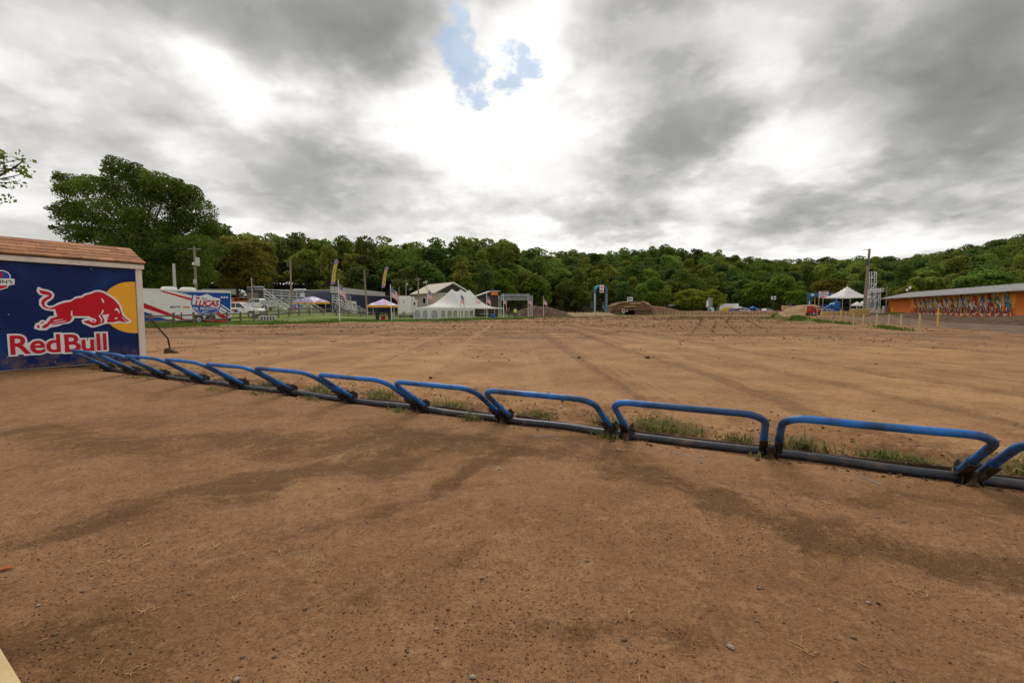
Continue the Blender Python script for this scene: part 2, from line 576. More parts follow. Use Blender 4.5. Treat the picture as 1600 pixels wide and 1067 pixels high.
def text_geo(s, size=1.0, offset=0.0, shear=0.0, width=None):
    """mesh (verts, faces) of a word in the XY plane, origin at its lower left, optionally fitted to a width"""
    cu = bpy.data.curves.new('t', 'FONT')
    cu.body, cu.size, cu.offset, cu.shear = s, size, offset, shear
    cu.resolution_u = 4
    ob = bpy.data.objects.new('t', cu)
    COL.objects.link(ob)
    bpy.context.view_layer.update()
    dg = bpy.context.evaluated_depsgraph_get()
    me = bpy.data.meshes.new_from_object(ob.evaluated_get(dg))
    v = [tuple(p.co) for p in me.vertices]
    f = [tuple(p.vertices) for p in me.polygons]
    bpy.data.objects.remove(ob)
    bpy.data.meshes.remove(me)
    bpy.data.curves.remove(cu)
    return v, f


def fit_text(s, x0, x1, y0, y1, offset=0.0, shear=0.0, grow=0.0):
    """flat text fitted to a rectangle (returns verts2d, faces)"""
    v, f = text_geo(s, 1.0, 0.0, shear)
    ax, bx = min(p[0] for p in v), max(p[0] for p in v)
    ay, by = min(p[1] for p in v), max(p[1] for p in v)
    if offset or grow:
        v, f = text_geo(s, 1.0, offset + grow, shear)
    kx, ky = (x1 - x0) / (bx - ax), (y1 - y0) / (by - ay)
    return [(x0 + (p[0] - ax) * kx, y0 + (p[1] - ay) * ky) for p in v], f


def vnoise(x, y, seed=0):
    xi, yi = np.floor(x).astype(np.int64), np.floor(y).astype(np.int64)
    xf, yf = x - xi, y - yi

    def h(a, b):
        n = (a * 374761393 + b * 668265263 + seed * 1442695041) & 0xFFFFFFFF
        n = ((n ^ (n >> 13)) * 1274126177) & 0xFFFFFFFF
        return ((n ^ (n >> 16)) & 0xFFFF) / 65535.0
    u, w = xf * xf * (3 - 2 * xf), yf * yf * (3 - 2 * yf)
    a = h(xi, yi) * (1 - u) + h(xi + 1, yi) * u
    b = h(xi, yi + 1) * (1 - u) + h(xi + 1, yi + 1) * u
    return a * (1 - w) + b * w - 0.5


def fbm(x, y, oct=4, seed=0, gain=0.5):
    s, a, fr = 0, 1.0, 1.0
    for i in range(oct):
        s = s + a * vnoise(x * fr + 13.7 * i, y * fr - 7.1 * i, seed + i)
        a *= gain
        fr *= 2.03
    return s


def sstep(a, b, x):
    t = np.clip((x - a) / (b - a), 0, 1)
    return t * t * (3 - 2 * t)


# ------------------------------------------------------------------ layout constants
GD = Vector((-0.884, 0.467, 0))              # along the starting gate, towards the shed
RD = Vector((0.467, 0.884, 0))               # race direction, away from the riders
G0 = Vector((3.37, 3.30, 0))                 # rightmost full station
STATIONS = [-1.30, 0, 1.28, 2.60, 3.90, 5.10, 6.36, 7.62, 8.82, 9.95, 11.25, 12.33, 13.39]

HILL = np.array([  # picture column, near edge of wood, ridge distance, skyline row
    (-900, 100, 160, 372), (200, 100, 150, 374), (340, 112, 155, 379), (520, 122, 165, 385), (640, 128, 170, 394),
    (700, 122, 165, 389), (760, 126, 172, 384), (860, 170, 245, 405), (1000, 182, 275, 398), (1040, 182, 280, 391),
    (1100, 184, 290, 402), (1200, 188, 330, 415), (1330, 175, 345, 413), (1440, 160, 330, 411), (1500, 150, 265, 399),
    (1600, 130, 245, 377), (1900, 120, 225, 362), (3000, 120, 225, 372)], float)


def col_of(x, y):
    return CX + F_PX * x / np.maximum(y, 12.0)


def H(x, y):
    x, y = np.asarray(x, float), np.asarray(y, float)
    px = col_of(x, y)
    far = sstep(20, 48, y)
    h = 0.05 * np.where(y > 54, y - 48, np.maximum(0, y - 42) ** 2 / 24) * (1 - sstep(440, 620, px)) * far
    h = h + 0.85 * sstep(1225, 1300, px) * sstep(46, 78, y)
    d0, d1 = np.interp(px, HILL[:, 0], HILL[:, 1]), np.interp(px, HILL[:, 0], HILL[:, 2])
    sk = np.interp(px, HILL[:, 0], HILL[:, 3])
    zr = EYE + (HOR - sk) / F_PX * d1 - 14.0
    t = sstep(0, 1, np.clip((y - d0 + 10) / (d1 - d0 + 10), 0, 1)) * 0.6 + 0.4 * np.clip((y - d0 + 10) / (d1 - d0 + 10), 0, 1)
    h = np.where(y > d0 - 10, h * (1 - t) + np.maximum(zr, 0) * t, h)
    h = h + 0.10 * fbm(x * 0.05, y * 0.05, 3, 5) * sstep(8, 30, y)
    return h


def Hs(x, y):
    return float(H(np.array([x]), np.array([y]))[0])


def line_dist(x, y, pts):
    d = np.full(np.shape(x), 1e9)
    for (ax, ay), (bx, by) in zip(pts[:-1], pts[1:]):
        vx, vy = bx - ax, by - ay
        t = np.clip(((x - ax) * vx + (y - ay) * vy) / (vx * vx + vy * vy), 0, 1)
        d = np.minimum(d, np.hypot(x - ax - t * vx, y - ay - t * vy))
    return d


# ------------------------------------------------------------------ ground
def axis(lo, a, b, hi, step, g=1.03):
    mid = list(np.arange(a, b, step))
    up, s = [b], step
    while up[-1] < hi:
        s *= g
        up.append(up[-1] + s)
    dn, s = [a], step
    while dn[-1] > lo:
        s *= g
        dn.append(dn[-1] - s)
    return np.array(dn[:0:-1] + mid + up)


gx = axis(-620, -4.6, 5.2, 620, 0.034)
gy = axis(-60, 0.9, 6.6, 640, 0.034)
X, Y = np.meshgrid(gx, gy)
Z = H(X, Y)
near = 1 - sstep(14, 40, np.hypot(X, Y))
Z = Z + near * (0.06 * fbm(X * 0.55, Y * 0.55, 3, 11) + 0.032 * fbm(X * 2.3, Y * 2.3, 3, 21) + 0.018 * fbm(X * 7, Y * 7, 3, 31) + 0.007 * fbm(X * 17, Y * 17, 2, 36))
gs = (X - G0.x) * GD.x + (Y - G0.y) * GD.y          # along the gate
gd = (X - G0.x) * RD.x + (Y - G0.y) * RD.y          # distance beyond it
on = sstep(-9, -4, gs) * (1 - sstep(14, 15.5, gs))
flat = np.exp(-(gd / 0.55) ** 2) * on
Z = Z * (1 - flat) + flat * (0.006 * fbm(X * 9, Y * 9, 3, 31) + 0.012 * fbm(X * 2.3, Y * 2.3, 2, 22))
rag = fbm(gs * 2.1, gd * 2.1, 3, 41)
trench = np.exp(-((gd - 0.03 + 0.03 * rag) / 0.075) ** 2) * on
Z = Z - trench * (0.075 + 0.05 * np.maximum(0, fbm(gs * 1.3, gs * 0 + 3.3, 3, 77)))
bank = np.exp(-((gd - 0.52) / 0.22) ** 2) * on
Z = Z + bank * (0.045 + 0.07 * fbm(gs * 1.7, gd * 1.7, 4, 51)) + np.exp(-((gd + 0.2) / 0.09) ** 2) * on * 0.025 * (0.3 + fbm(gs * 3, gd * 3, 3, 61))
rough = sstep(0.25, 0.45, gd) * (1 - sstep(1.0, 2.2, gd)) * on
Z = Z + rough * 0.085 * fbm(X * 4.5, Y * 4.5, 4, 71, 0.6)
# shallow wheel grooves pressed in while rolling up to the gate
for s0, amp, ln_ in ((0.55, 0.016, 2.2), (1.9, 0.020, 2.8), (2.15, 0.012, 1.6), (3.3, 0.016, 2.4), (4.6, 0.018, 2.6), (5.9, 0.014, 2.0), (7.2, 0.014, 1.8), (0.1, 0.012, 1.5)):
    cc_ = s0 + 0.10 * np.sin(gd * 1.3 + s0 * 4) + 0.03 * fbm(gd * 2, gd * 0 + s0, 3, 66)
    body_ = sstep(-ln_, -ln_ * 0.6, gd) * (1 - sstep(-0.28, -0.16, gd)) * np.clip(0.55 + 1.3 * fbm(gd * 1.6, gs * 1.6, 3, 67), 0, 1)
    w_ = (gs - cc_) / 0.055
    Z = Z + body_ * amp * (-np.exp(-w_ ** 2) + 0.45 * np.exp(-((np.abs(w_) - 1.9) / 0.7) ** 2))
GX, GY, GZ = gx, gy, Z


def ground_z(x, y):
    """height of the built ground sheet (bilinear)"""
    x, y = np.atleast_1d(np.asarray(x, float)), np.atleast_1d(np.asarray(y, float))
    i = np.clip(np.searchsorted(GX, x) - 1, 0, len(GX) - 2)
    j = np.clip(np.searchsorted(GY, y) - 1, 0, len(GY) - 2)
    u, w = (x - GX[i]) / (GX[i + 1] - GX[i]), (y - GY[j]) / (GY[j + 1] - GY[j])
    return (GZ[j, i] * (1 - u) + GZ[j, i + 1] * u) * (1 - w) + (GZ[j + 1, i] * (1 - u) + GZ[j + 1, i + 1] * u) * w


def gz(x, y):
    return float(ground_z(x, y)[0])


def pxline(pts):
    return [tuple(gp(*p)[:2]) for p in pts]


# damp streaks of the rider side (their own shapes, seen on the soil)
wx = X + 0.75 * fbm(X * 0.9, Y * 0.9, 5, 81, 0.62)
wy = Y + 0.55 * fbm(X * 0.9, Y * 0.9, 5, 91, 0.62)
damp = np.zeros_like(X)
for pts, w, a in [([(240, 800), (380, 745), (600, 715), (840, 700)], 0.30, 1.0), ([(540, 830), (700, 765), (860, 715)], 0.20, 0.95),
                  ([(860, 715), (980, 745), (1130, 800), (1330, 835), (1700, 890)], 0.17, 1.0), ([(60, 665), (260, 690), (440, 680), (640, 690)], 0.42, 0.72),
                  ([(1150, 745), (1350, 780), (1650, 800)], 0.22, 0.5), ([(780, 965), (900, 960), (1050, 950)], 0.13, 0.75),
                  ([(0, 880), (90, 930), (300, 1010)], 0.28, 0.55), ([(640, 880), (790, 850)], 0.09, 0.5), ([(1150, 690), (1500, 730), (1650, 745)], 0.25, 0.6)]:
    d = line_dist(wx, wy, pxline(pts))
    damp = np.maximum(damp, a * np.exp(-(d / w) ** 2))
damp = damp * (0.75 + 0.9 * fbm(X * 1.6, Y * 1.6, 4, 95, 0.6)) + 0.55 * np.clip(fbm(X * 0.45, Y * 0.9, 5, 97, 0.6), 0, 1) * (gd < 0)
damp = np.maximum(damp, (0.50 + 0.5 * fbm(X * 3, Y * 3, 3, 98)) * np.exp(-((gd - 0.4) / 0.5) ** 2) * on)
rider_side = (1 - sstep(-0.25, 0.15, gd)) * (1 - sstep(9, 16, np.abs(gs - 5)))
pale = np.exp(-(line_dist(wx, wy, pxline([(520, 712), (575, 700)])) / 0.16) ** 2) * np.clip(0.35 + 1.6 * fbm(X * 7, Y * 7, 4, 44, 0.65), 0, 1)

nv = X.size
idx = np.arange(nv).reshape(X.shape)
fa = np.stack([idx[:-1, :-1], idx[:-1, 1:], idx[1:, 1:], idx[1:, :-1]], -1).reshape(-1, 4)

# border between dirt and the grass beyond it: column of world x -> y of the edge
EDGE = [(-400, 30), (-60, 30), (-26.2, 33), (-22.7, 40.6), (-17.7, 47), (-11.8, 53), (-5, 62), (2, 71.5), (7, 94), (20, 112), (36, 128), (60, 138), (90, 146), (400, 150)]


def ground_material():
    m, N, L, B = new_mat('ground_dirt_and_grass')
    pos = N.new('ShaderNodeNewGeometry').outputs['Position']
    sp = N.new('ShaderNodeSeparateXYZ')
    L.new(pos, sp.inputs[0])

    def attr(n):
        a = N.new('ShaderNodeAttribute')
        a.attribute_name = n
        return a.outputs['Fac']

    def noise(scale, detail=6.0, rough=0.6, vec=pos, dist=0.0):
        return tex(N, L, 'ShaderNodeTexNoise', vec, scale, Detail=detail, Roughness=rough, Distortion=dist).outputs['Fac']
    big, mid, fine, vfine = noise(0.09, 6), noise(0.8, 6, 0.62), noise(7, 6, 0.65), noise(75, 5, 0.7)
    grain = noise(260, 3, 0.7)
    # dry dirt of the start straight
    c = mixc(N, L, mrange(N, L, mid, 0.32, 0.70), (0.285, 0.143, 0.058), (0.465, 0.262, 0.120))
    c = mixc(N, L, mrange(N, L, big, 0.40, 0.66, 0, 0.55), c, (0.215, 0.105, 0.047))
    # furrows left by grading, along the gate direction
    mp = N.new('ShaderNodeMapping')
    mp.vector_type = 'POINT'
    mp.inputs['Rotation'].default_value = (0, 0, R(27.8))
    mp.inputs['Scale'].default_value = (0.10, 0.5, 1)
    L.new(pos, mp.inputs[0])
    fur = noise(0.9, 7, 0.74, mp.outputs[0], 0.3)
    mp3 = N.new('ShaderNodeMapping')
    mp3.inputs['Rotation'].default_value = (0, 0, R(22))
    mp3.inputs['Scale'].default_value = (0.022, 0.16, 1)
    L.new(pos, mp3.inputs[0])
    row = noise(1.7, 8, 0.78, mp3.outputs[0], 0.2)
    tilled = fmath(N, L, 'MULTIPLY', mrange(N, L, sp.outputs[1], 13, 24), mrange(N, L, sp.outputs[1], 170, 90))
    c = mixc(N, L, fmath(N, L, 'MULTIPLY', tilled, mrange(N, L, fur, 0.46, 0.62, 0, 0.80)), c, (0.120, 0.060, 0.028))
    c = mixc(N, L, fmath(N, L, 'MULTIPLY', tilled, mrange(N, L, row, 0.50, 0.57, 0, 0.70)), c, (0.105, 0.052, 0.024))
    c = mixc(N, L, fmath(N, L, 'MULTIPLY', tilled, mrange(N, L, row, 0.46, 0.38, 0, 0.5)), c, (0.43, 0.26, 0.14))
    c = mixc(N, L, fmath(N, L, 'MULTIPLY', tilled, mrange(N, L, noise(0.7, 7, 0.74), 0.48, 0.66, 0, 0.75)), c, (0.125, 0.063, 0.029))
    # wheel tracks, along the race direction
    mp2 = N.new('ShaderNodeMapping')
    mp2.inputs['Rotation'].default_value = (0, 0, R(27.8))
    mp2.inputs['Scale'].default_value = (1.0, 0.012, 1)
    L.new(pos, mp2.inputs[0])
    trk = noise(0.75, 5, 0.6, mp2.outputs[0], 0.3)
    c = mixc(N, L, mrange(N, L, trk, 0.555, 0.60, 0, 0.5), c, (0.135, 0.068, 0.031))
    c = mixc(N, L, mrange(N, L, trk, 0.42, 0.38, 0, 0.35), c, (0.46, 0.27, 0.135))
    # rider side: moister, browner, speckled soil
    rs = attr('rider')
    soil = mixc(N, L, mrange(N, L, mid, 0.30, 0.72), (0.225, 0.113, 0.047), (0.345, 0.186, 0.086))
    soil = mixc(N, L, mrange(N, L, fine, 0.50, 0.78, 0, 0.55), soil, (0.39, 0.218, 0.100))
    c = mixc(N, L, rs, c, soil)
    c = mixc(N, L, attr('pale'), c, (0.40, 0.25, 0.14))
    dm = fmath(N, L, 'ADD', attr('damp'), fmath(N, L, 'MULTIPLY', fmath(N, L, 'SUBTRACT', noise(3.2, 7, 0.72), 0.5), 1.6))
    dm = fmath(N, L, 'ADD', dm, fmath(N, L, 'MULTIPLY', fmath(N, L, 'SUBTRACT', noise(30, 6, 0.75), 0.5), 1.3))
    c = mixc(N, L, mrange(N, L, dm, 0.10, 0.80, 0, 0.84), c, (0.110, 0.051, 0.020))
    # crumbs and rain pocks: soil speckle, with pit shade painted into the colour
    vor = tex(N, L, 'ShaderNodeTexVoronoi', pos, 30, Randomness=1.0)
    spot = fmath(N, L, 'MULTIPLY', mrange(N, L, vor.outputs['Distance'], 0.30, 0.12), mrange(N, L, noise(5, 5), 0.46, 0.60))
    c = mixc(N, L, fmath(N, L, 'MULTIPLY', spot, 0.55), c, (0.085, 0.045, 0.024))
    c = mixc(N, L, mrange(N, L, vfine, 0.50, 0.70, 0, 0.62), c, (0.095, 0.050, 0.025))
    c = mixc(N, L, mrange(N, L, noise(38, 6, 0.75), 0.54, 0.70, 0, 0.5), c, (0.090, 0.047, 0.023))
    c = mixc(N, L, mrange(N, L, noise(50, 5, 0.8), 0.515, 0.575, 0, 0.42), c, (0.098, 0.045, 0.016))
    c = mixc(N, L, mrange(N, L, noise(16, 5, 0.8), 0.53, 0.61, 0, 0.34), c, (0.105, 0.052, 0.023))
    c = mixc(N, L, mrange(N, L, noise(4.3, 6, 0.8), 0.53, 0.62, 0, 0.30), c, (0.140, 0.066, 0.026))
    c = mixc(N, L, mrange(N, L, noise(95, 4, 0.8), 0.575, 0.65, 0, 0.5), c, (0.47, 0.30, 0.17))
    c = mixc(N, L, mrange(N, L, noise(6.5, 7, 0.78), 0.56, 0.60, 0, 0.26), c, (0.43, 0.26, 0.135))
    vor2 = tex(N, L, 'ShaderNodeTexVoronoi', pos, 62, Randomness=1.0)
    spot2 = fmath(N, L, 'MULTIPLY', mrange(N, L, vor2.outputs['Distance'], 0.30, 0.14), mrange(N, L, noise(9, 5), 0.44, 0.58))
    c = mixc(N, L, fmath(N, L, 'MULTIPLY', fmath(N, L, 'MULTIPLY', spot2, rs), 0.65), c, (0.070, 0.036, 0.018))
    c = mixc(N, L, mrange(N, L, grain, 0.60, 0.82, 0, 0.40), c, (0.40, 0.29, 0.20))
    # grass beyond the border
    cv = N.new('ShaderNodeFloatCurve')
    x01 = fmath(N, L, 'DIVIDE', fmath(N, L, 'ADD', sp.outputs[0], 400), 800)
    L.new(x01, cv.inputs['Value'])
    cu = cv.mapping.curves[0]
    cu.points[0].location = ((EDGE[0][0] + 400) / 800, EDGE[0][1] / 200)
    cu.points[1].location = ((EDGE[-1][0] + 400) / 800, EDGE[-1][1] / 200)
    for ex, ey in EDGE[1:-1]:
        cu.points.new((ex + 400) / 800, ey / 200)
    for p_ in cu.points:
        p_.handle_type = 'VECTOR'
    cv.mapping.update()
    dist = fmath(N, L, 'SUBTRACT', sp.outputs[1], fmath(N, L, 'MULTIPLY', cv.outputs[0], 200))
    dist = fmath(N, L, 'ADD', dist, fmath(N, L, 'MULTIPLY', fmath(N, L, 'SUBTRACT', noise(0.5, 6), 0.5), 5.0))
    gr = mixc(N, L, mrange(N, L, noise(0.35, 7), 0.34, 0.66), (0.085, 0.115, 0.020), (0.165, 0.205, 0.042))
    gr = mixc(N, L, mrange(N, L, noise(1.6, 7), 0.56, 0.76, 0, 0.7), gr, (0.25, 0.175, 0.095))
    gm = fmath(N, L, 'MULTIPLY', mrange(N, L, dist, 0, 1.4), attr('green'))
    c = mixc(N, L, gm, c, gr)
    c = mixc(N, L, attr('track'), c, mixc(N, L, mrange(N, L, noise(1.1, 8, 0.68), 0.36, 0.64), (0.085, 0.052, 0.034), (0.20, 0.135, 0.085)))
    c = mixc(N, L, attr('wood'), c, (0.052, 0.046, 0.022))
    L.new(c, B.inputs['Base Color'])
    B.inputs['Roughness'].default_value = 0.92
    B.inputs['Specular IOR Level'].default_value = 0.15
    hgt = fmath(N, L, 'ADD', fmath(N, L, 'MULTIPLY', fine, 0.8), fmath(N, L, 'MULTIPLY', vfine, 0.34))
    hgt = fmath(N, L, 'ADD', hgt, fmath(N, L, 'MULTIPLY', grain, 0.07))
    hgt = fmath(N, L, 'SUBTRACT', hgt, fmath(N, L, 'MULTIPLY', spot, 0.16))
    b1 = N.new('ShaderNodeBump')
    b1.inputs['Strength'].default_value = 0.9
    b1.inputs['Distance'].default_value = 0.045
    L.new(hgt, b1.inputs['Height'])
    b2 = N.new('ShaderNodeBump')
    b2.inputs['Strength'].default_value = 0.8
    L.new(mrange(N, L, sp.outputs[1], 10, 30, 0.03, 0.28), b2.inputs['Distance'])
    L.new(fmath(N, L, 'ADD', fmath(N, L, 'ADD', fur, row), noise(0.8, 6, 0.7)), b2.inputs['Height'])
    L.new(b1.outputs[0], b2.inputs['Normal'])
    L.new(b2.outputs[0], B.inputs['Normal'])
    return m


MAT['ground'] = ground_material()
PXg = col_of(X, Y)
d0g = np.interp(PXg, HILL[:, 0], HILL[:, 1])
wood_a = sstep(-14, 0, Y - d0g)
# a darker race track winds behind the stakes on the right
TRK = [(24.5, 20), (33.5, 40), (46, 66), (62, 100), (80, 140)]
trk_side = (X - np.interp(Y, [p[1] for p in TRK], [p[0] for p in TRK]))
track_a = sstep(0.2, 1.8, trk_side) * sstep(14, 20, Y) * (1 - wood_a)
green_a = (1 - sstep(-1, 1.5, trk_side))
me = np_mesh('ground', np.stack([X, Y, Z], -1).reshape(-1, 3), fa, 'ground', True,
             {'damp': ('POINT', damp.ravel()), 'rider': ('POINT', rider_side.ravel()), 'pale': ('POINT', pale.ravel()),
              'wood': ('POINT', wood_a.ravel()), 'track': ('POINT', track_a.ravel()), 'green': ('POINT', green_a.ravel())})
tag(link('ground', me), 'wide brown dirt ground of the start straight', kind='structure')


def dirt_mat(name, a, b, scale=1.5, green=None):
    m, N, L, B = new_mat(name)
    pos = N.new('ShaderNodeNewGeometry').outputs['Position']
    n = tex(N, L, 'ShaderNodeTexNoise', pos, scale, Detail=8.0, Roughness=0.68).outputs['Fac']
    c = mixc(N, L, mrange(N, L, n, 0.33, 0.67), a, b)
    if green:
        g = tex(N, L, 'ShaderNodeTexNoise', pos, scale * 0.8, Detail=6.0).outputs['Fac']
        c = mixc(N, L, mrange(N, L, g, 0.5, 0.62, 0, 0.9), c, green)
    L.new(c, B.inputs['Base Color'])
    B.inputs['Roughness'].default_value = 0.95
    B.inputs['Specular IOR Level'].default_value = 0.1
    bp = N.new('ShaderNodeBump')
    bp.inputs['Strength'].default_value, bp.inputs['Distance'].default_value = 0.9, 0.25
    L.new(n, bp.inputs['Height'])
    L.new(bp.outputs[0], B.inputs['Normal'])
    return m


MAT['berm'] = dirt_mat('damp_berm_soil', (0.060, 0.036, 0.022), (0.125, 0.076, 0.046))
MAT['berm_pale'] = dirt_mat('dry_berm_soil', (0.20, 0.125, 0.070), (0.34, 0.225, 0.135), 0.9)
MAT['berm_red'] = dirt_mat('brown_berm_soil', (0.125, 0.068, 0.040), (0.20, 0.118, 0.070), 0.8)
MAT['berm_grass'] = dirt_mat('grassy_berm', (0.09, 0.065, 0.03), (0.10, 0.12, 0.026), 1.2, (0.10, 0.16, 0.025))


def ridge(name, pts, width, heights, mat, seed=1, n=None, ncs=13, flat=0.15, lump=0.12, sink=0.25):
    """an earth bank along a polyline, its cross-section a flat-topped hump"""
    P = np.array([(p[0], p[1]) for p in pts], float)
    seg = np.r_[0, np.cumsum(np.hypot(*np.diff(P, axis=0).T))]
    n = n or max(10, int(seg[-1] / (width * 0.12)))
    s = np.linspace(0, seg[-1], n)
    x, y = np.interp(s, seg, P[:, 0]), np.interp(s, seg, P[:, 1])
    hh = np.interp(s, np.linspace(0, seg[-1], len(heights)), heights)
    tx, ty = np.gradient(x), np.gradient(y)
    ln = np.hypot(tx, ty)
    nx, ny = -ty / ln, tx / ln
    u = np.linspace(-1, 1, ncs)
    prof = 1 - sstep(flat, 1, np.abs(u))
    VX = x[:, None] + nx[:, None] * u[None] * width / 2
    VY = y[:, None] + ny[:, None] * u[None] * width / 2
    endf = sstep(0, 0.06, s / seg[-1]) * (1 - sstep(0.94, 1, s / seg[-1]))
    VZ = H(VX, VY) - sink * (1 - prof[None]) + prof[None] * hh[:, None] * endf[:, None]
    VZ = VZ + prof[None] * lump * 2 * fbm(VX * 2.2 / width * 3, VY * 2.2 / width * 3, 4, seed, 0.6) * endf[:, None] - 0.12 * (1 - endf[:, None])
    id_ = np.arange(VX.size).reshape(VX.shape)
    f = np.stack([id_[:-1, :-1], id_[1:, :-1], id_[1:, 1:], id_[:-1, 1:]], -1).reshape(-1, 4)
    o = link(name, np_mesh(name, np.stack([VX, VY, VZ], -1).reshape(-1, 3), f, mat, True))
    return tag(o, kind='structure')


# ------------------------------------------------------------------ earth banks and mounds
ridge('dirt_berm', [(34, 24), (46, 38), (52.5, 54), (60, 74), (68, 98)], 7.5, [0.85, 0.80, 0.45, 0.05, -0.05], 'berm', 3)
ridge('dirt_bank', [(30, 156), (60, 152), (95, 146), (80 + 30, 128)], 9, [0.9, 1.3, 1.3, 1.2, 1.0], 'berm_red', 5)
ridge('dirt_jump', [at(1205, 480, 106), at(1240, 480, 104), at(1276, 480, 110)], 12, [0.3, 1.6, 2.5, 1.9, 0.5], 'berm_pale', 8, flat=0.3)
ridge('dirt_mound', [at(812, 480, 108), at(838, 480, 104), at(880, 480, 110)], 11, [1.4, 2.4, 2.1, 0.9], 'berm', 9)
ridge('dirt_mound', [at(868, 480, 112), at(905, 480, 118), at(955, 480, 128)], 8, [0.7, 0.8, 0.9, 0.6], 'berm_pale', 12)
ridge('grassy_mound', [at(1200, 480, 86), at(1213, 480, 80), at(1226, 480, 72)], 1.7, [0.35, 0.62, 0.2], 'berm_grass', 14)
ridge('grassy_mound', [at(1232, 480, 68), at(1243, 480, 62), at(1268, 480, 54), at(1320, 480, 45)], 1.5, [0.35, 0.50, 0.10, 0.04], 'berm_grass', 15)
ridge('ramp_bank', [at(1010, 480, 150), at(1040, 480, 152), at(1080, 480, 156)], 9, [3.2, 2.6, 1.4, 0.6], 'berm_red', 18)

# ------------------------------------------------------------------ starting gate
RZG = math.atan2(-GD.y, -GD.x)
A_G = R(33.5)


def gate_point(x, v):
    return Vector((x, -v * math.cos(A_G), 0.065 + v * math.sin(A_G)))


ORD = ['rightmost blue starting gate, cut off by the edge of the picture', 'large nearest whole blue starting gate at right of the row',
       'blue starting gate third from the right edge', 'blue starting gate fourth from the right edge', 'blue starting gate fifth from the right edge',
       'blue starting gate sixth from the right edge', 'blue starting gate seventh from the right edge', 'blue starting gate fifth from the shed end',
       'blue starting gate fourth from the shed end', 'blue starting gate third from the shed end', 'blue starting gate second from the shed end',
       'leftmost blue starting gate, standing before the blue shed mural']
for i in range(len(STATIONS) - 1):
    sR, sL = STATIONS[i], STATIONS[i + 1]
    base = G0 + GD * sL
    g = thing('starting_gate', ORD[i], 'starting gate', (base.x, base.y, 0), RZG, 'blue tube gates of the starting line')
    Lg = sL - sR
    gapL, gapR = (0.085 if abs(sL - 2.60) < 0.01 else 0.055), (0.085 if abs(sR - 2.60) < 0.01 else 0.055)
    x0, x1, vt, rad = gapL, Lg - gapR, 0.73 + random.uniform(-0.02, 0.02), 0.165
    sag = random.uniform(-0.012, 0.012)
    path = [gate_point(x0, 0.03), gate_point(x0, 0.25)]
    path += [gate_point(x0 + rad - rad * math.cos(t), vt - rad + rad * math.sin(t)) for t in np.linspace(0, math.pi / 2, 9)]
    path += [gate_point(x0 + rad + (x1 - x0 - 2 * rad) * t, vt + sag * math.sin(t * math.pi)) for t in (0.25, 0.5, 0.75)]
    path += [gate_point(x1 - rad + rad * math.sin(t), vt - rad + rad * math.cos(t)) for t in np.linspace(0, math.pi / 2, 9)]
    path += [gate_point(x1, 0.25), gate_point(x1, 0.03)]
    MB().tube(path, 0.028, 14).build('hoop', 'gate_blue', g, smooth=40)
    for xx, sg in ((x0, -1), (x1, 1)):
        m = MB()
        a, b = gate_point(xx, -0.10), gate_point(xx, 0.27)
        nrm_ = Vector((0, -math.sin(A_G), -math.cos(A_G)))
        m.beam(a + nrm_ * 0.037, b + nrm_ * 0.037, 0.062, 0.013, up=-nrm_)
        m.beam(a + nrm_ * 0.065 + Vector((sg * 0.026, 0, 0)), gate_point(xx, 0.17) + nrm_ * 0.062 + Vector((sg * 0.026, 0, 0)), 0.010, 0.040, up=-nrm_)
        m.build('arm_plate', 'black_steel', g, bevel=0.003, seg=1)
        c_ = MB()
        c_.tube([gate_point(xx, 0.225), gate_point(xx, 0.26)], 0.034, 14)
        c_.build('clamp', 'gate_blue', g, smooth=40)

gf = thing('gate_base_frame', 'dark steel ground pipe with hinge brackets carrying the blue starting gates', 'gate frame', (G0.x, G0.y, 0), RZG)
ks = sorted(STATIONS + [15.0])
prev = 2.4
for s_ in STATIONS[0:]:
    x = -s_
    # run of pipe from the previous bracket to this one
    if prev is not None and prev - x > 0.2:
        n_ = 8
        pth = [Vector((prev + (x - prev) * t, 0.008 * math.sin(t * 9 + s_), 0.022 + 0.006 * math.sin(t * 5 + s_ * 3))) for t in np.linspace(0, 1, n_)]
        MB().tube(pth, 0.039, 14).build('ground_pipe', 'pipe', gf, smooth=40)
        m = MB()
        pth = [Vector((prev + (x - prev) * t - 0.0, 0.165 + 0.012 * math.sin(t * 6 + s_ * 2), -0.012 + 0.010 * math.sin(t * 4 + s_))) for t in np.linspace(0.04, 0.96, 6)]
        for a, b in zip(pth[:-1], pth[1:]):
            m.beam(a, b, 0.022, 0.10)
        m.build('back_rail', 'rust_block', gf)
    prev = x
    for dx in ((-0.085, 0.085) if abs(s_ - 2.60) < 0.01 else (0.0,)):
        m = MB()
        w = 0.055 if dx == 0 else 0.04
        for sg in (-1, 1):
            prof = [(-0.075, -0.06), (0.085, -0.06), (0.10, 0.10), (0.02, 0.155), (-0.065, 0.145)]
            m.prism(prof, x + dx + sg * w - 0.006, x + dx + sg * w + 0.006, lambda u, v, a: Vector((a, u, v)))
        m.build('bracket', 'black_steel', gf)
        m = MB()
        m.prism([(-0.088, -0.06), (-0.076, -0.06), (-0.062, 0.10), (-0.074, 0.10)], x + dx - 0.030, x + dx + 0.034, lambda u, v, a: Vector((a, u, v)))
        m.beam((x + dx + 0.01, -0.08, 0.0), (x + dx + 0.05, -0.24, -0.035), 0.022, 0.035)
        m.build('foot_plate', 'dirty_steel', gf, bevel=0.003, seg=1)
        MB().cyl((x + dx - w - 0.03, 0.0, 0.085), (x + dx + w + 0.03, 0.0, 0.085), 0.014, 10).build('hinge_pin', 'black_steel', gf, smooth=40)

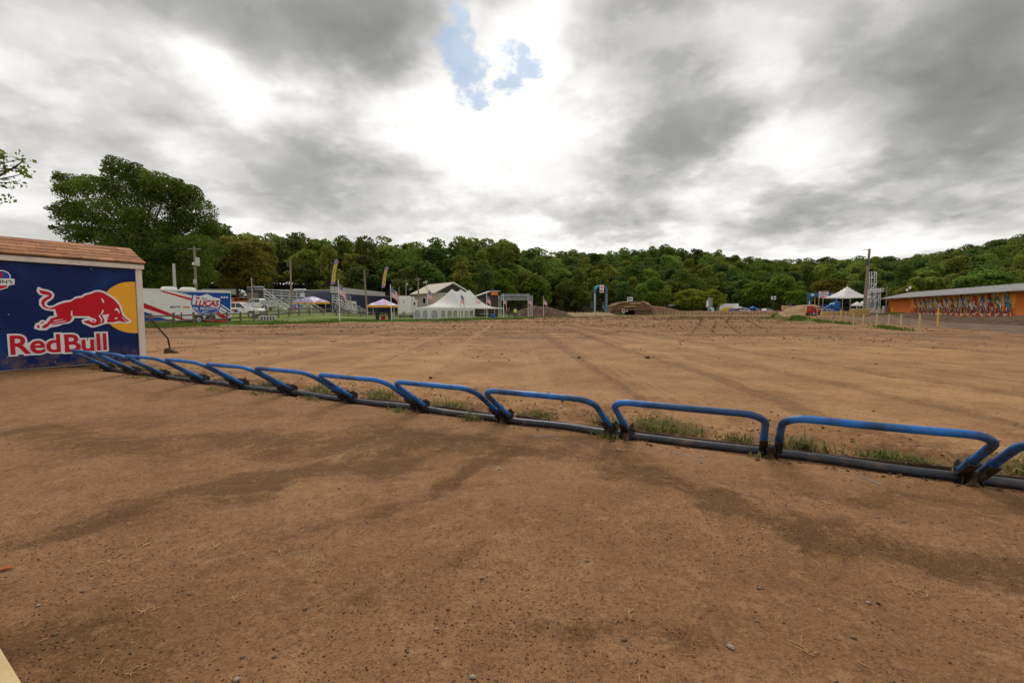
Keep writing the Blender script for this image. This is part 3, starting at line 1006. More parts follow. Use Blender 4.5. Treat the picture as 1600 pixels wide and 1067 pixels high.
# ------------------------------------------------------------------ shed with the bull mural
C0 = gp(218, 565.6)
SD = Vector((0.501, 0.865, 0))
RZS = math.atan2(SD.y, SD.x)
SN = Vector((-SD.y, SD.x, 0))                 # into the shed


def shed_uv(px, py, off=0.0):
    """picture point -> (x, z) on the shed face"""
    d = ray(px, py)
    o_ = Vector((0, 0, EYE))
    t = (C0 + SN * off - o_).dot(SN) / d.dot(SN)
    p = o_ + d * t - C0
    return p.dot(SD), p.z


shed = thing('start_shed', 'small shed with brown shingle roof and blue bull mural at the gate end', 'shed', (C0.x, C0.y, 0), RZS)
WH, SL, SDp = 2.32, 5.6, 1.5


def panel_mat():
    m, N, L, B = new_mat('navy_halftone_print')
    t = N.new('ShaderNodeTexCoord').outputs['Object']
    sp = N.new('ShaderNodeSeparateXYZ')
    L.new(t, sp.inputs[0])
    gxn = fmath(N, L, 'SUBTRACT', fmath(N, L, 'FRACT', fmath(N, L, 'MULTIPLY', sp.outputs[0], 28)), 0.5)
    gzn = fmath(N, L, 'SUBTRACT', fmath(N, L, 'FRACT', fmath(N, L, 'MULTIPLY', sp.outputs[2], 28)), 0.5)
    r = fmath(N, L, 'SQRT', fmath(N, L, 'ADD', fmath(N, L, 'MULTIPLY', gxn, gxn), fmath(N, L, 'MULTIPLY', gzn, gzn)))
    n = tex(N, L, 'ShaderNodeTexNoise', t, 1.1, Detail=3.0).outputs['Fac']
    dots = fmath(N, L, 'MULTIPLY', mrange(N, L, r, 0.42, 0.25), mrange(N, L, n, 0.48, 0.72, 0, 0.75))
    c = mixc(N, L, dots, (0.0036, 0.015, 0.092), (0.010, 0.095, 0.32))
    g = tex(N, L, 'ShaderNodeTexNoise', t, 3.5, Detail=8.0, Roughness=0.7).outputs['Fac']
    low = mrange(N, L, sp.outputs[2], 0.55, 0.02)
    c = mixc(N, L, fmath(N, L, 'MULTIPLY', low, mrange(N, L, g, 0.40, 0.62, 0, 0.7)), c, (0.20, 0.125, 0.075))
    L.new(c, B.inputs['Base Color'])
    B.inputs['Roughness'].default_value = 0.42
    B.inputs['Specular IOR Level'].default_value = 0.16
    w = tex(N, L, 'ShaderNodeTexNoise', t, 1.6, Detail=3.0).outputs['Fac']
    bp = N.new('ShaderNodeBump')
    bp.inputs['Strength'].default_value, bp.inputs['Distance'].default_value = 0.4, 0.10
    L.new(w, bp.inputs['Height'])
    L.new(bp.outputs[0], B.inputs['Normal'])
    return m


MAT['panel'] = panel_mat()
m = MB()
m.box(-SL, 0.115, 0.02, SDp, 0.03, WH)
m.build('wall', 'white_trim', shed)
panel = MB().box(-SL, 0.0, -0.006, 0.014, 0.05, 2.26).build('mural_panel', 'panel', shed)
for zs_ in (0.78, 1.52):
    MB().box(-SL, -0.002, -0.0072, -0.0055, zs_, zs_ + 0.004).build('panel_seam', 'print_dark', panel)
MB().box(0.006, 0.135, -0.035, 0.018, 0.02, 2.262).build('corner_post', 'white_trim', shed, bevel=0.006)
MB().box(-SL, 0.165, -0.085, -0.055, 2.265, 2.40).build('fascia_board', 'white_trim', shed, bevel=0.005)
m = MB()
RIDGE_Y, RIDGE_Z, EAVE_Y, EAVE_Z = 0.72, 2.80, -0.10, 2.40
m.prism([(EAVE_Y, EAVE_Z), (RIDGE_Y, RIDGE_Z), (SDp + 0.1, 2.40), (SDp + 0.1, 2.37), (RIDGE_Y, RIDGE_Z - 0.04), (EAVE_Y, EAVE_Z - 0.025)],
        -SL - 0.1, 0.18, lambda u, v, a: Vector((a, u, v)))
roof = m.build('roof', 'dark_board', shed)
m = MB()
m.prism([(0.02, WH + 0.001), (RIDGE_Y, RIDGE_Z - 0.05), (SDp, WH + 0.001)], 0.085, 0.114, lambda u, v, a: Vector((a, u, v)))
m.build('gable', 'white_trim', shed)
shm = []
for k in range(4):
    tone = [(0.36, 0.155, 0.065), (0.28, 0.115, 0.048), (0.40, 0.185, 0.085), (0.31, 0.14, 0.065)][k]
    shm.append(pm('brown_shingle_%d' % k, tone, 0.9, 0.28, 26, bump=0.8))
slope = Vector((0, RIDGE_Y - EAVE_Y, RIDGE_Z - EAVE_Z))
sl_n = slope.normalized()
sl_up = Vector((0, -sl_n.z, sl_n.y))
SHW, NC = 0.30, 5
cl_ = slope.length / NC
shing_me = []
for k in range(8):
    m = MB()
    e0, e1 = random.uniform(-0.006, 0.006), random.uniform(-0.006, 0.006)
    v = [(0.003, 0, 0 + e0), (SHW - 0.003, 0, e1), (SHW - 0.003, cl_ * 1.15, 0), (0.003, cl_ * 1.15, 0)]
    up = [(p[0], p[1] + 0.004, p[2] + 0.012 + (0.016 if j < 2 else 0.004)) for j, p in enumerate(v)]
    m.add(v + up, [(3, 2, 1, 0), (4, 5, 6, 7), (0, 1, 5, 4), (1, 2, 6, 5), (2, 3, 7, 6), (3, 0, 4, 7)])
    o = m.build('shingle', shm[k % 4])
    shing_me.append(o.data)
    bpy.data.objects.remove(o)
pit = math.atan2(slope.z, slope.y)
for r_ in range(NC):
    off = (r_ % 2) * SHW * 0.5 + random.uniform(-0.04, 0.04)
    x = 0.27 - SHW + off * 0.0
    first = 0.195 - off
    xs = []
    xx = first
    while xx > -SL:
        xx -= SHW
        xs.append(xx)
    if off > 0.05:
        xs.insert(0, 0.195 - off)
    for j, xx in enumerate(xs):
        o = link('shingle', random.choice(shing_me), roof)
        if j == 0 and off > 0.05:
            o.scale.x = off / SHW
        p = slope * (r_ / NC) + Vector((xx, EAVE_Y - 0.01, EAVE_Z)) + sl_up * (0.004 + 0.0006 * r_)
        o.location = p
        o.rotation_euler = (pit, 0, 0)
MB().prism([(RIDGE_Y - 0.12, RIDGE_Z - 0.035), (RIDGE_Y, RIDGE_Z + 0.03), (RIDGE_Y + 0.12, RIDGE_Z - 0.035), (RIDGE_Y, RIDGE_Z + 0.016)], -SL - 0.1, 0.19,
           lambda u, v, a: Vector((a, u, v))).build('ridge_cap', shm[1], roof)


def decal(poly, mat, name, y0, parent, uv=None, th=0.003):
    pts = [uv(*p) for p in poly] if uv else poly
    return MB().prism(pts, -y0 - th, -y0, lambda u, v, a: Vector((u, a, v))).build(name, mat, parent)


def z2(p):
    return shed_uv(30 + p[0] / 8, 430 + p[1] / 8)


# the sun disc, cut by the panel edge
cxu, czu = shed_uv(200.5, 480.5)
rr = 0.5 * (shed_uv(199, 440)[1] - shed_uv(204, 520.5)[1])
cxu = shed_uv(158, 481)[0] + rr
pts = []
for k in range(96):
    a = 2 * math.pi * k / 96
    u, w = cxu + rr * math.cos(a), czu + rr * math.sin(a)
    pts.append((min(u, -0.004), w))
decal(pts, 'print_yellow', 'sun_disc', 0.007, panel)
OUT = [(235, 145), (290, 170), (350, 180), (410, 205), (438, 245), (425, 285), (390, 315), (350, 340), (340, 365), (370, 385), (420, 378), (480, 345), (560, 318), (640, 308), (700, 268), (770, 258), (820, 228), (880, 215), (940, 190), (1000, 185), (1070, 205), (1130, 240), (1190, 280), (1240, 330), (1270, 375), (1285, 430), (1310, 490), (1350, 535), (1400, 570), (1385, 595), (1340, 605), (1270, 595), (1190, 605), (1090, 605), (1060, 612), (1010, 630), (950, 650), (900, 655), (850, 630), (790, 605), (775, 565), (810, 545), (860, 535), (780, 535), (690, 535), (670, 570), (630, 600), (540, 615), (480, 640), (400, 650), (370, 665), (340, 688), (250, 688), (185, 668), (185, 635), (205, 600), (245, 590), (255, 570), (290, 558), (330, 572), (345, 545), (365, 520), (410, 508), (440, 508), (425, 480), (435, 455), (390, 445), (330, 438), (280, 415), (245, 370), (245, 310), (280, 270), (300, 258), (250, 245), (215, 205), (220, 165)]
BODY = [(245, 180), (290, 192), (350, 202), (395, 225), (410, 250), (395, 282), (350, 308), (320, 332), (308, 365), (330, 392), (370, 408), (420, 400), (480, 372), (550, 346), (640, 330), (700, 292), (780, 280), (830, 248), (890, 234), (950, 208), (1005, 207), (1060, 226), (1115, 260), (1170, 295), (1215, 340), (1248, 385), (1265, 440), (1285, 495), (1330, 545), (1375, 572), (1345, 578), (1295, 535), (1285, 520), (1280, 530), (1340, 588), (1290, 585), (1240, 572), (1180, 588), (1105, 590), (1090, 572), (1112, 545), (1095, 540), (1125, 492), (1060, 505), (1058, 590), (1020, 607), (960, 627), (915, 632), (865, 608), (812, 592), (806, 572), (868, 562), (900, 588), (940, 590), (965, 570), (950, 545), (900, 530), (868, 512), (760, 512), (672, 510), (655, 530), (615, 560), (540, 572), (470, 583), (400, 608), (392, 600), (420, 580), (500, 560), (560, 552), (520, 548), (440, 560), (390, 600), (360, 640), (325, 662), (278, 658), (290, 630), (335, 608), (372, 572), (388, 542), (430, 528), (475, 515), (462, 480), (452, 440), (445, 425), (390, 425), (330, 415), (290, 392), (270, 350), (282, 310), (320, 280), (362, 262), (366, 252), (330, 244), (280, 238), (255, 215)]
decal(OUT, 'print_white', 'bull_outline', 0.0105, panel, uv=lambda a, b: z2((a, b)))
decal(BODY, 'print_red', 'bull_body', 0.014, panel, uv=lambda a, b: z2((a, b)))
for poly in ([(222, 622), (254, 628), (246, 662), (218, 655)], [(262, 592), (298, 578), (306, 592), (268, 606)], [(400, 612), (480, 592), (560, 582), (640, 540), (655, 548), (625, 580), (550, 600), (470, 612), (410, 622)], [(905, 568), (935, 560), (938, 578), (915, 582)]):
    decal(poly, 'print_red', 'bull_leg', 0.0142, panel, uv=lambda a, b: z2((a, b)))
for poly in ([(648, 445), (658, 445), (664, 512), (650, 514), (640, 500)], [(1018, 292), (1032, 290), (1058, 325), (1052, 354), (1038, 334)], [(1186, 440), (1196, 420), (1215, 408), (1242, 435), (1252, 470), (1240, 476), (1228, 446), (1208, 440)],
             [(1184, 546), (1205, 526), (1226, 534), (1214, 550)], [(1036, 430), (1050, 436), (1046, 470), (1020, 492), (1000, 498), (1028, 462)], [(985, 505), (1000, 500), (1036, 555), (1020, 592), (1010, 586), (1020, 556)],
             [(1030, 498), (1118, 486), (1095, 520), (1080, 545), (1062, 560)]):
    decal(poly, 'print_white', 'bull_highlight', 0.0174, panel, uv=lambda a, b: z2((a, b)))


def z1(p):
    return shed_uv(p[0] / 4.446, 360 + p[1] / 4.446)


def words(s, poly_lo, poly_hi, mat, name, y0, parent, uv, offset=0.0, grow=0.0, shear=0.0, thick=0.003):
    """text between its lower-left and upper-right corners on a plane given by uv"""
    (xa, za), (xb, zb) = uv(*poly_lo), uv(*poly_hi)
    v, f = fit_text(s, min(xa, xb), max(xa, xb), za, zb, offset, shear, grow)
    mb = MB()
    mb.add([(p[0], -y0, p[1]) for p in v], f)
    return mb.build(name, mat, parent)


def put_text(s, xa, xb, za, zb, mat, name, y0, parent, offset=0.0, grow=0.0, shear=0.0):
    v, f = fit_text(s, xa, xb, za, zb, offset, shear, grow)
    mb = MB()
    mb.add([(p[0], -y0, p[1]) for p in v], f)
    return mb.build(name, mat, parent)


# word mark: cap line and base line measured on the panel
rx0, rz0 = z1((78, 862))
rx1, rz1 = z1((418, 848))
bx0, bz0 = z1((455, 845))
bx1, bz1 = z1((738, 826))
cap = z1((78, 752))[1] - rz0
asc = z1((415, 728))[1] - rz1
for (s, xa, xb, za, zb) in (('Red', rx0, rx1, rz0, rz0 + asc), ('Bull', bx0, bx1, bz0, bz0 + asc)):
    put_text(s, xa, xb, za, zb, 'print_white', 'word_outline', 0.0105, panel, grow=0.085)
    put_text(s, xa, xb, za, zb, 'print_red', 'word_mark', 0.0145, panel, offset=0.022)
# solid backing so that the outline closes behind the letters
for (xa, xb, za) in ((rx0 - 0.03, rx1 + 0.03, rz0), (bx0 - 0.03, bx1 + 0.03, bz0)):
    decal([(xa + 0.01, za - 0.01), (xb - 0.01, za - 0.01), (xb - 0.01, za + asc * 0.62), (xa + 0.01, za + asc * 0.62)], 'print_white', 'word_outline', 0.0068, panel)
# badge at the left edge
bdg = [(-90, 300), (-40, 276), (20, 276), (55, 290), (73, 312), (73, 335), (100, 338), (100, 376), (62, 382), (50, 400), (0, 415), (-70, 418), (-110, 395), (-110, 320)]
decal(bdg, 'print_white', 'badge_edge', 0.007, panel, uv=lambda a, b: z1((a, b)))
ins = [(-86, 306), (-40, 284), (18, 283), (50, 296), (65, 314), (65, 334), (-104, 334), (-104, 322)]
decal(ins, 'print_blue', 'badge_top', 0.0105, panel, uv=lambda a, b: z1((a, b)))
decal([(-100, 384), (52, 382), (42, 395), (0, 407), (-68, 410), (-100, 394)], 'print_red', 'badge_bottom', 0.0105, panel, uv=lambda a, b: z1((a, b)))
decal([(-60, 292), (14, 292), (14, 326), (-60, 326)], 'print_red', 'badge_block', 0.0138, panel, uv=lambda a, b: z1((a, b)))
put_text("LYNN'S", z1((-92, 370))[0], z1((86, 370))[0], z1((40, 369))[1], z1((40, 345))[1], 'print_dark', 'badge_word', 0.0106, panel, offset=0.02)
for (px, py) in ((150, 215), (58, 584), (50, 880), (385, 912), (632, 268)):
    u, w = z1((px, py))
    MB().cyl((u, -0.006, w), (u, -0.013, w), 0.009, 10).build('screw', 'galv', panel)

# lever standing against the shed corner
b0, t0 = gp(266, 552), shed_uv(236, 500)
tp = C0 + SD * 0.30 + SN * 0.02 + Vector((0, 0, 1.02))
lev = thing('release_lever', 'thin black bent lever pole leaning by the shed corner', 'lever', (b0.x, b0.y, 0))
lb = Vector((b0.x, b0.y, 0))
MB().tube([tp - lb, Vector((0, 0, 0.34)) + (tp - lb) * 0.12, Vector((-0.02, 0, 0.27)), Vector((0.0, 0.0, 0.12))], 0.022, 8).build('pole', 'black_steel', lev, smooth=40)
m = MB()
m.prism([(-0.16, -0.02), (0.24, -0.02), (0.20, 0.05), (-0.05, 0.16), (-0.13, 0.14)], -0.06, 0.06, lambda u, v, a: Vector((u, a, v)))
m.build('foot_block', 'rust_block', lev, bevel=0.01)

# broken bits lying along the shed foot
for i, (px, py, ln, an) in enumerate([(150, 573, 0.5, 0.3), (165, 576, 0.6, 0.1), (185, 572, 0.45, 0.5)]):
    p = gp(px, py)
    m = MB()
    m.beam((-ln / 2, 0, 0.025), (ln / 2, 0, 0.05), 0.035, 0.03)
    o = m.build('steel_bar', 'dirty_steel', bevel=0.004, seg=1)
    o.location, o.rotation_euler = (p.x, p.y, gz(p.x, p.y)), (0, 0, an)
    tag(o, ['dirty steel bar lying at the mural foot, nearest the lettering', 'dirty steel bar lying beside the leftmost gate bracket', 'dirty steel bar at the mural foot near the white corner post'][i], 'steel bar', 'scrap bars at the shed foot')

# plank edge in the lower left corner
pa, pb = gp(-6, 1000, 0.09), gp(37, 1070, 0.09)
dv = (pb - pa)
dv.z = 0
dv.normalize()
sv = Vector((-dv.y, dv.x, 0))
if sv.x > 0:
    sv = -sv
m = MB()
for (a, b) in ((-0.9, 0.6),):
    q0, q1 = pa + dv * a, pb + dv * b
    v = [q0, q1, q1 + sv * 0.3, q0 + sv * 0.3]
    m.add([Vector((p.x, p.y, z)) for z in (0.0, 0.09) for p in v], [(3, 2, 1, 0), (4, 5, 6, 7), (0, 1, 5, 4), (1, 2, 6, 5), (2, 3, 7, 6), (3, 0, 4, 7)])
tag(m.build('timber_plank', 'plank', bevel=0.006), 'pale timber plank edge in the lower left corner', 'plank')


# ------------------------------------------------------------------ trees
def leaves_geo(clumps, n, size, r, shell=0.62, flat=0.35, sub=0):
    """n leaf-cluster quads over a set of ellipsoids (cx, cy, cz, rx, ry, rz)"""
    C = np.array(clumps, float)
    if sub:
        ex_ = []
        for c_ in C:
            for _ in range(sub):
                d_ = r.normal(size=3)
                d_[2] = abs(d_[2]) * 0.9 - 0.15
                d_ /= np.linalg.norm(d_)
                k_ = 0.26 + 0.16 * r.random()
                ex_.append(np.r_[c_[:3] + d_ * c_[3:] * (0.92 + 0.28 * r.random()), c_[3:] * k_])
        C = np.vstack([C, np.array(ex_)])
    w = (C[:, 3] * C[:, 4] + C[:, 3] * C[:, 5] + C[:, 4] * C[:, 5])
    k = r.choice(len(C), n, p=w / w.sum())
    d = r.normal(size=(n, 3))
    d /= np.linalg.norm(d, axis=1)[:, None]
    low = d[:, 2] < -0.35
    d[low, 2] *= r.choice([-1, 1], low.sum(), p=[0.55, 0.45])
    rad = shell + (1.06 - shell) * r.random(n) ** 0.6
    c = C[k, :3] + d * C[k, 3:] * rad[:, None]
    nr = d * (1 - flat) + r.normal(size=(n, 3)) * 0.62 + np.array([0, 0, flat])
    nr /= np.linalg.norm(nr, axis=1)[:, None]
    t = np.cross(nr, r.normal(size=(n, 3)))
    t /= np.linalg.norm(t, axis=1)[:, None]
    b = np.cross(nr, t)
    s = size * (0.55 + 0.9 * r.random(n))
    a, e = (t * s[:, None]), (b * (s * (0.55 + 0.35 * r.random(n)))[:, None])
    droop = nr * (s * 0.25)[:, None]
    V = np.stack([c - a - droop, c - e, c + a - droop, c + e], 1).reshape(-1, 3)
    Fc = np.arange(4 * n).reshape(n, 4)
    tint = np.clip(0.5 + 0.22 * r.normal(size=n) + 0.18 * r.normal(size=len(C))[k], 0, 1)
    return V, Fc, np.repeat(tint, 4)


def crown_mesh(name, clumps, n, size, r, mat, **kw):
    V, Fc, t = leaves_geo(clumps, n, size, r, **kw)
    return np_mesh(name, V, Fc, mat, False, {'tint': ('POINT', t)})


def trunk_mb(h, r0, limbs, r):
    m = MB()
    pts = [Vector((0, 0, -0.4))] + [Vector((0.10 * math.sin(i * 1.7 + r.random()) * i * 0.25, 0.10 * math.cos(i * 1.3) * i * 0.2, h * i / 5)) for i in range(0, 6)]
    m.tube(pts, [r0 * 1.35] + [r0 * (1 - 0.8 * i / 5.5) for i in range(0, 6)], 8)
    for (z0, tip, rr_) in limbs:
        p0 = Vector((0, 0, z0))
        tip = Vector(tip)
        mid = p0.lerp(tip, 0.5) + Vector((0, 0, 0.08 * (tip - p0).length))
        m.tube([p0, p0.lerp(mid, 0.5) - Vector((0, 0, 0.02)), mid, tip], [rr_, rr_ * 0.8, rr_ * 0.55, rr_ * 0.15], 6)
    return m


PROTO = []
NPROTO = 10
for k in range(NPROTO):
    r = np.random.default_rng(100 + k)
    hgt = 13.5 + 4 * r.random()
    wid = hgt * (0.19 + 0.16 * r.random())
    cl_list = []
    base_z = hgt * (0.16 if k % 3 else 0.08)
    for j in range(15):
        a = r.random() * 6.283
        t = r.random() ** 0.8
        z = base_z + (hgt * 0.95 - base_z) * t
        env = wid * math.sin(math.pi * min(1, 0.22 + 0.74 * t)) ** 0.75
        rad = env * (0.30 + 0.6 * r.random())
        cr_ = hgt * (0.085 + 0.075 * r.random()) * (1.15 - 0.4 * t)
        cl_list.append((rad * math.cos(a), rad * math.sin(a), z, cr_ * 1.15, cr_ * 1.15, cr_ * 0.85))
    cl_list.append((0, 0, hgt * 0.62, wid * 0.62, wid * 0.62, hgt * 0.27))
    lm_ = ['leaf', 'leaf', 'leaf_yellow', 'leaf_deep', 'leaf'][k % 5]
    cme = crown_mesh('forest_crown', cl_list, 3200, 0.33, r, lm_, sub=2)
    limbs = [(hgt * (0.25 + 0.04 * j), (c[0], c[1], c[2]), hgt * 0.008) for j, c in enumerate(cl_list[:6])]
    tm = trunk_mb(hgt * 0.8, hgt * 0.016, limbs, r)
    o = tm.build('trunk', 'bark', smooth=60)
    tme = o.data
    bpy.data.objects.remove(o)
    # joined version for the mass behind
    bm = bmesh.new()
    bm.from_mesh(cme)
    j0 = len(bm.faces)
    bm.from_mesh(tme)
    jm = bpy.data.meshes.new('forest_tree_joined')
    bm.faces.ensure_lookup_table()
    for f_ in bm.faces[j0:]:
        f_.material_index = 1
    bm.to_mesh(jm)
    bm.free()
    jm.materials.append(MAT[lm_])
    jm.materials.append(MAT['bark'])
    PROTO.append((hgt, cme, tme, jm))

# positions, filling the wooded slopes seen from the start line
r = np.random.default_rng(5)
cand = []
tries = 0
yy = 96.0
while yy < 372:
    xx = -1.55 * yy - 10
    st = 6.3 + 0.010 * yy
    while xx < 1.55 * yy + 10:
        x_, y_ = xx + r.uniform(-2.4, 2.4), yy + r.uniform(-2.4, 2.4)
        pxc = CX + F_PX * x_ / y_
        d0 = np.interp(pxc, HILL[:, 0], HILL[:, 1])
        d1 = np.interp(pxc, HILL[:, 0], HILL[:, 2])
        if d0 - 2 < y_ < d1 + 30 and 165 < pxc < 1690:
            cand.append((y_, x_, pxc, d0, d1))
        xx += st
    yy += st * 0.92
cand.sort()
lo_small = []
indiv, mass = [], []
for c in cand:
    (indiv if len(indiv) < 290 and c[2] > 235 and c[2] < 1610 else mass).append(c)


def wood_label(px):
    if px < 330:
        return 'green tree in the wood behind the shed and big maple'
    if px < 520:
        return 'green tree of the wood behind the grey trailer'
    if px < 650:
        return 'green tree of the wood above the navy building'
    if px < 830:
        return 'tall green tree of the wood behind the white marquee'
    if px < 1040:
        return 'green tree of the wood behind the blue arch and dirt bridge'
    if px < 1300:
        return 'green tree of the wood behind the far dirt bank'
    return 'green tree on the wooded hill behind the mural barn'


def tree_scale(y_, px, d0, d1):
    near_edge = max(0.0, 1 - (y_ - d0) / 14.0)
    s = r.uniform(0.72, 1.12)
    if near_edge > 0.3:
        s *= r.uniform(0.62, 0.95)
    return s


for (y_, x_, px, d0, d1) in indiv:
    k = int(r.integers(NPROTO))
    s = tree_scale(y_, px, d0, d1)
    wl = wood_label(px)
    tone = {'leaf': 'mid-green', 'leaf_yellow': 'yellowish green', 'leaf_deep': 'deep green'}[['leaf', 'leaf', 'leaf_yellow', 'leaf_deep', 'leaf'][k % 5]]
    frac = (y_ - d0) / (d1 - d0)
    row = 'front-row' if frac < 0.16 else 'mid-slope' if frac < 0.62 else 'skyline'
    size = 'small' if s < 0.72 else 'tall' if s > 1.0 else 'medium'
    lb_ = '%s %s %s tree' % (size, row, tone) + wl[wl.index('tree') + 4:]
    t = thing('forest_tree', lb_, 'tree', (x_, y_, Hs(x_, y_) - 0.3), r.uniform(0, 6.28), 'forest trees' + wl[wl.index('tree') + 4:])
    t.scale = (s * r.uniform(0.95, 1.25), s * r.uniform(0.95, 1.25), s)
    link('crown', PROTO[k][1], t)
    link('trunk', PROTO[k][2], t)

pc = bpy.data.collections.new('forest_prototypes')
for k in range(NPROTO):
    o = bpy.data.objects.new('forest_tree_model', PROTO[k][3])
    pc.objects.link(o)
if mass:
    pv = np.array([(c[1], c[0], Hs(c[1], c[0]) - 0.3) for c in mass])
    me = bpy.data.meshes.new('far_wood')
    me.vertices.add(len(pv))
    me.vertices.foreach_set('co', pv.astype(np.float32).ravel())
    n = len(pv)
    a = me.attributes.new('idx', 'INT', 'POINT')
    a.data.foreach_set('value', r.integers(0, NPROTO, n).astype(np.int32))
    a = me.attributes.new('rotz', 'FLOAT_VECTOR', 'POINT')
    rv = np.zeros((n, 3), np.float32)
    rv[:, 2] = r.uniform(0, 6.28, n)
    a.data.foreach_set('vector', rv.ravel())
    a = me.attributes.new('scl', 'FLOAT_VECTOR', 'POINT')
    sv_ = np.array([tree_scale(c[0], c[2], c[3], c[4]) for c in mass])[:, None] * np.stack([r.uniform(0.95, 1.25, n), r.uniform(0.95, 1.25, n), np.ones(n)], 1)
    a.data.foreach_set('vector', sv_.astype(np.float32).ravel())
    fw = tag(link('far_wood', me), 'dense green wood covering the far hillside', 'wood', kind='stuff')
    ng = bpy.data.node_groups.new('far_wood_trees', 'GeometryNodeTree')
    ng.interface.new_socket('Geometry', in_out='INPUT', socket_type='NodeSocketGeometry')
    ng.interface.new_socket('Geometry', in_out='OUTPUT', socket_type='NodeSocketGeometry')
    GN, GL = ng.nodes, ng.links
    gi, go = GN.new('NodeGroupInput'), GN.new('NodeGroupOutput')
    iop = GN.new('GeometryNodeInstanceOnPoints')
    ci = GN.new('GeometryNodeCollectionInfo')
    ci.inputs['Collection'].default_value = pc
    ci.inputs['Separate Children'].default_value = True
    ci.inputs['Reset Children'].default_value = True

    def named(nm, dt):
        x = GN.new('GeometryNodeInputNamedAttribute')
        x.data_type = dt
        x.inputs['Name'].default_value = nm
        return x.outputs['Attribute']
    GL.new(gi.outputs[0], iop.inputs['Points'])
    GL.new(ci.outputs[0], iop.inputs['Instance'])
    iop.inputs['Pick Instance'].default_value = True
    GL.new(named('idx', 'INT'), iop.inputs['Instance Index'])
    GL.new(named('rotz', 'FLOAT_VECTOR'), iop.inputs['Rotation'])
    GL.new(named('scl', 'FLOAT_VECTOR'), iop.inputs['Scale'])
    GL.new(iop.outputs[0], go.inputs[0])
    md = fw.modifiers.new('trees', 'NODES')
    md.node_group = ng
print('trees', len(indiv), 'mass', len(mass))


def own_tree(name, label, base, clumps_px, Yd, n, size, mat, trunk_h, trunk_r, seed, depth=1.0, shell=0.6, limb_n=10):
    """tree whose crown lobes are given as (column, row, rx, ry) at its distance"""
    rr_ = np.random.default_rng(seed)
    t = thing(name, label, 'tree', (base[0], base[1], base[2]))
    cl = []
    k = Yd / F_PX
    for (px, py, rx, ry) in clumps_px:
        dy = rr_.uniform(-1, 1) * depth
        p = at(px, py, Yd + dy)
        cl.append((p.x - base[0], p.y - base[1], p.z - base[2], rx * k, max(rx, ry) * k * 0.95, ry * k))
    link('crown', crown_mesh('crown', cl, n, size, rr_, mat, shell=shell, sub=3 if n > 3000 else 2), t)
    ls = [cl[i] for i in rr_.choice(len(cl), min(limb_n, len(cl)), replace=False)]
    m = trunk_mb(trunk_h, trunk_r, [(trunk_h * rr_.uniform(0.25, 0.7), (c[0], c[1], c[2] + c[5] * 0.3), trunk_r * 0.35) for c in ls], rr_)
    m.build('trunk', 'bark', t, smooth=60)
    return t


Yb = 78.0
bp_ = at(225, 470, Yb)
own_tree('maple_tree', 'large dark green maple tree rising behind the shed and race trailer', (bp_.x, bp_.y, Hs(bp_.x, bp_.y)),
         [(185, 262, 20, 14), (205, 278, 24, 16), (115, 290, 27, 17), (105, 330, 20, 16), (128, 345, 34, 16), (100, 300, 16, 12), (150, 300, 34, 22), (160, 340, 40, 28), (200, 310, 36, 28),
          (245, 285, 24, 15), (262, 300, 34, 20), (240, 330, 44, 34), (290, 305, 24, 16), (305, 330, 30, 22), (318, 350, 22, 18), (290, 365, 40, 26), (220, 375, 55, 34),
          (150, 378, 36, 18), (120, 365, 26, 14), (260, 400, 50, 26), (310, 395, 30, 26), (200, 415, 60, 26), (170, 272, 10, 10), (225, 290, 20, 14), (330, 368, 14, 10), (270, 430, 60, 24), (180, 440, 60, 24)],
         Yb, 95000, 0.15, 'leaf_big', 17.0, 0.75, 3, depth=4.5, shell=0.45, limb_n=16)
Yo = 92.0
bp_ = at(372, 470, Yo)
own_tree('olive_tree', 'rounded olive-yellow tree right of the big maple', (bp_.x, bp_.y, Hs(bp_.x, bp_.y)),
         [(352, 392, 22, 14), (378, 390, 24, 14), (395, 402, 20, 14), (345, 415, 26, 18), (375, 415, 32, 20), (400, 420, 16, 13), (360, 435, 30, 16), (390, 435, 20, 12)],
         Yo, 11000, 0.23, 'leaf_olive', 8.0, 0.35, 4, depth=2.0)
# tree standing off to the left: only the end of one bough shows
Yl = 22.0
bp_ = at(-330, 480, Yl)
t_ = own_tree('roadside_tree', 'leafy bough end reaching in from the left edge against the sky', (bp_.x, bp_.y, Hs(bp_.x, bp_.y)),
              [(6, 248, 11, 16), (34, 252, 12, 11), (18, 268, 22, 14), (40, 268, 11, 12), (14, 288, 20, 9), (-25, 262, 30, 26), (-70, 250, 50, 36), (-130, 230, 70, 50), (-60, 300, 50, 30), (-170, 290, 80, 50), (-220, 200, 80, 60),
               (-330, 200, 90, 70), (-400, 270, 90, 60), (-300, 320, 90, 50), (-450, 200, 70, 60), (-330, 120, 90, 60)],
              Yl, 7500, 0.085, 'leaf_light', 9.5, 0.28, 6, depth=0.5, shell=0.15)
m = MB()
for path in ([(-200, 330), (-90, 300), (-20, 284), (8, 270), (22, 262), (36, 252)], [(-20, 284), (6, 292), (22, 296)], [(8, 270), (6, 252), (4, 240)], [(-8, 282), (20, 276), (42, 270)]):
    pts = [at(a, b, Yl) - Vector((bp_.x, bp_.y, t_.location.z)) for a, b in path]
    m.tube(pts, [0.055 * (1 - 0.75 * i / (len(pts) - 1)) * (1.6 if len(pts) > 4 else 0.6) for i in range(len(pts))], 6)
m.build('bough', 'bark', t_, smooth=60)
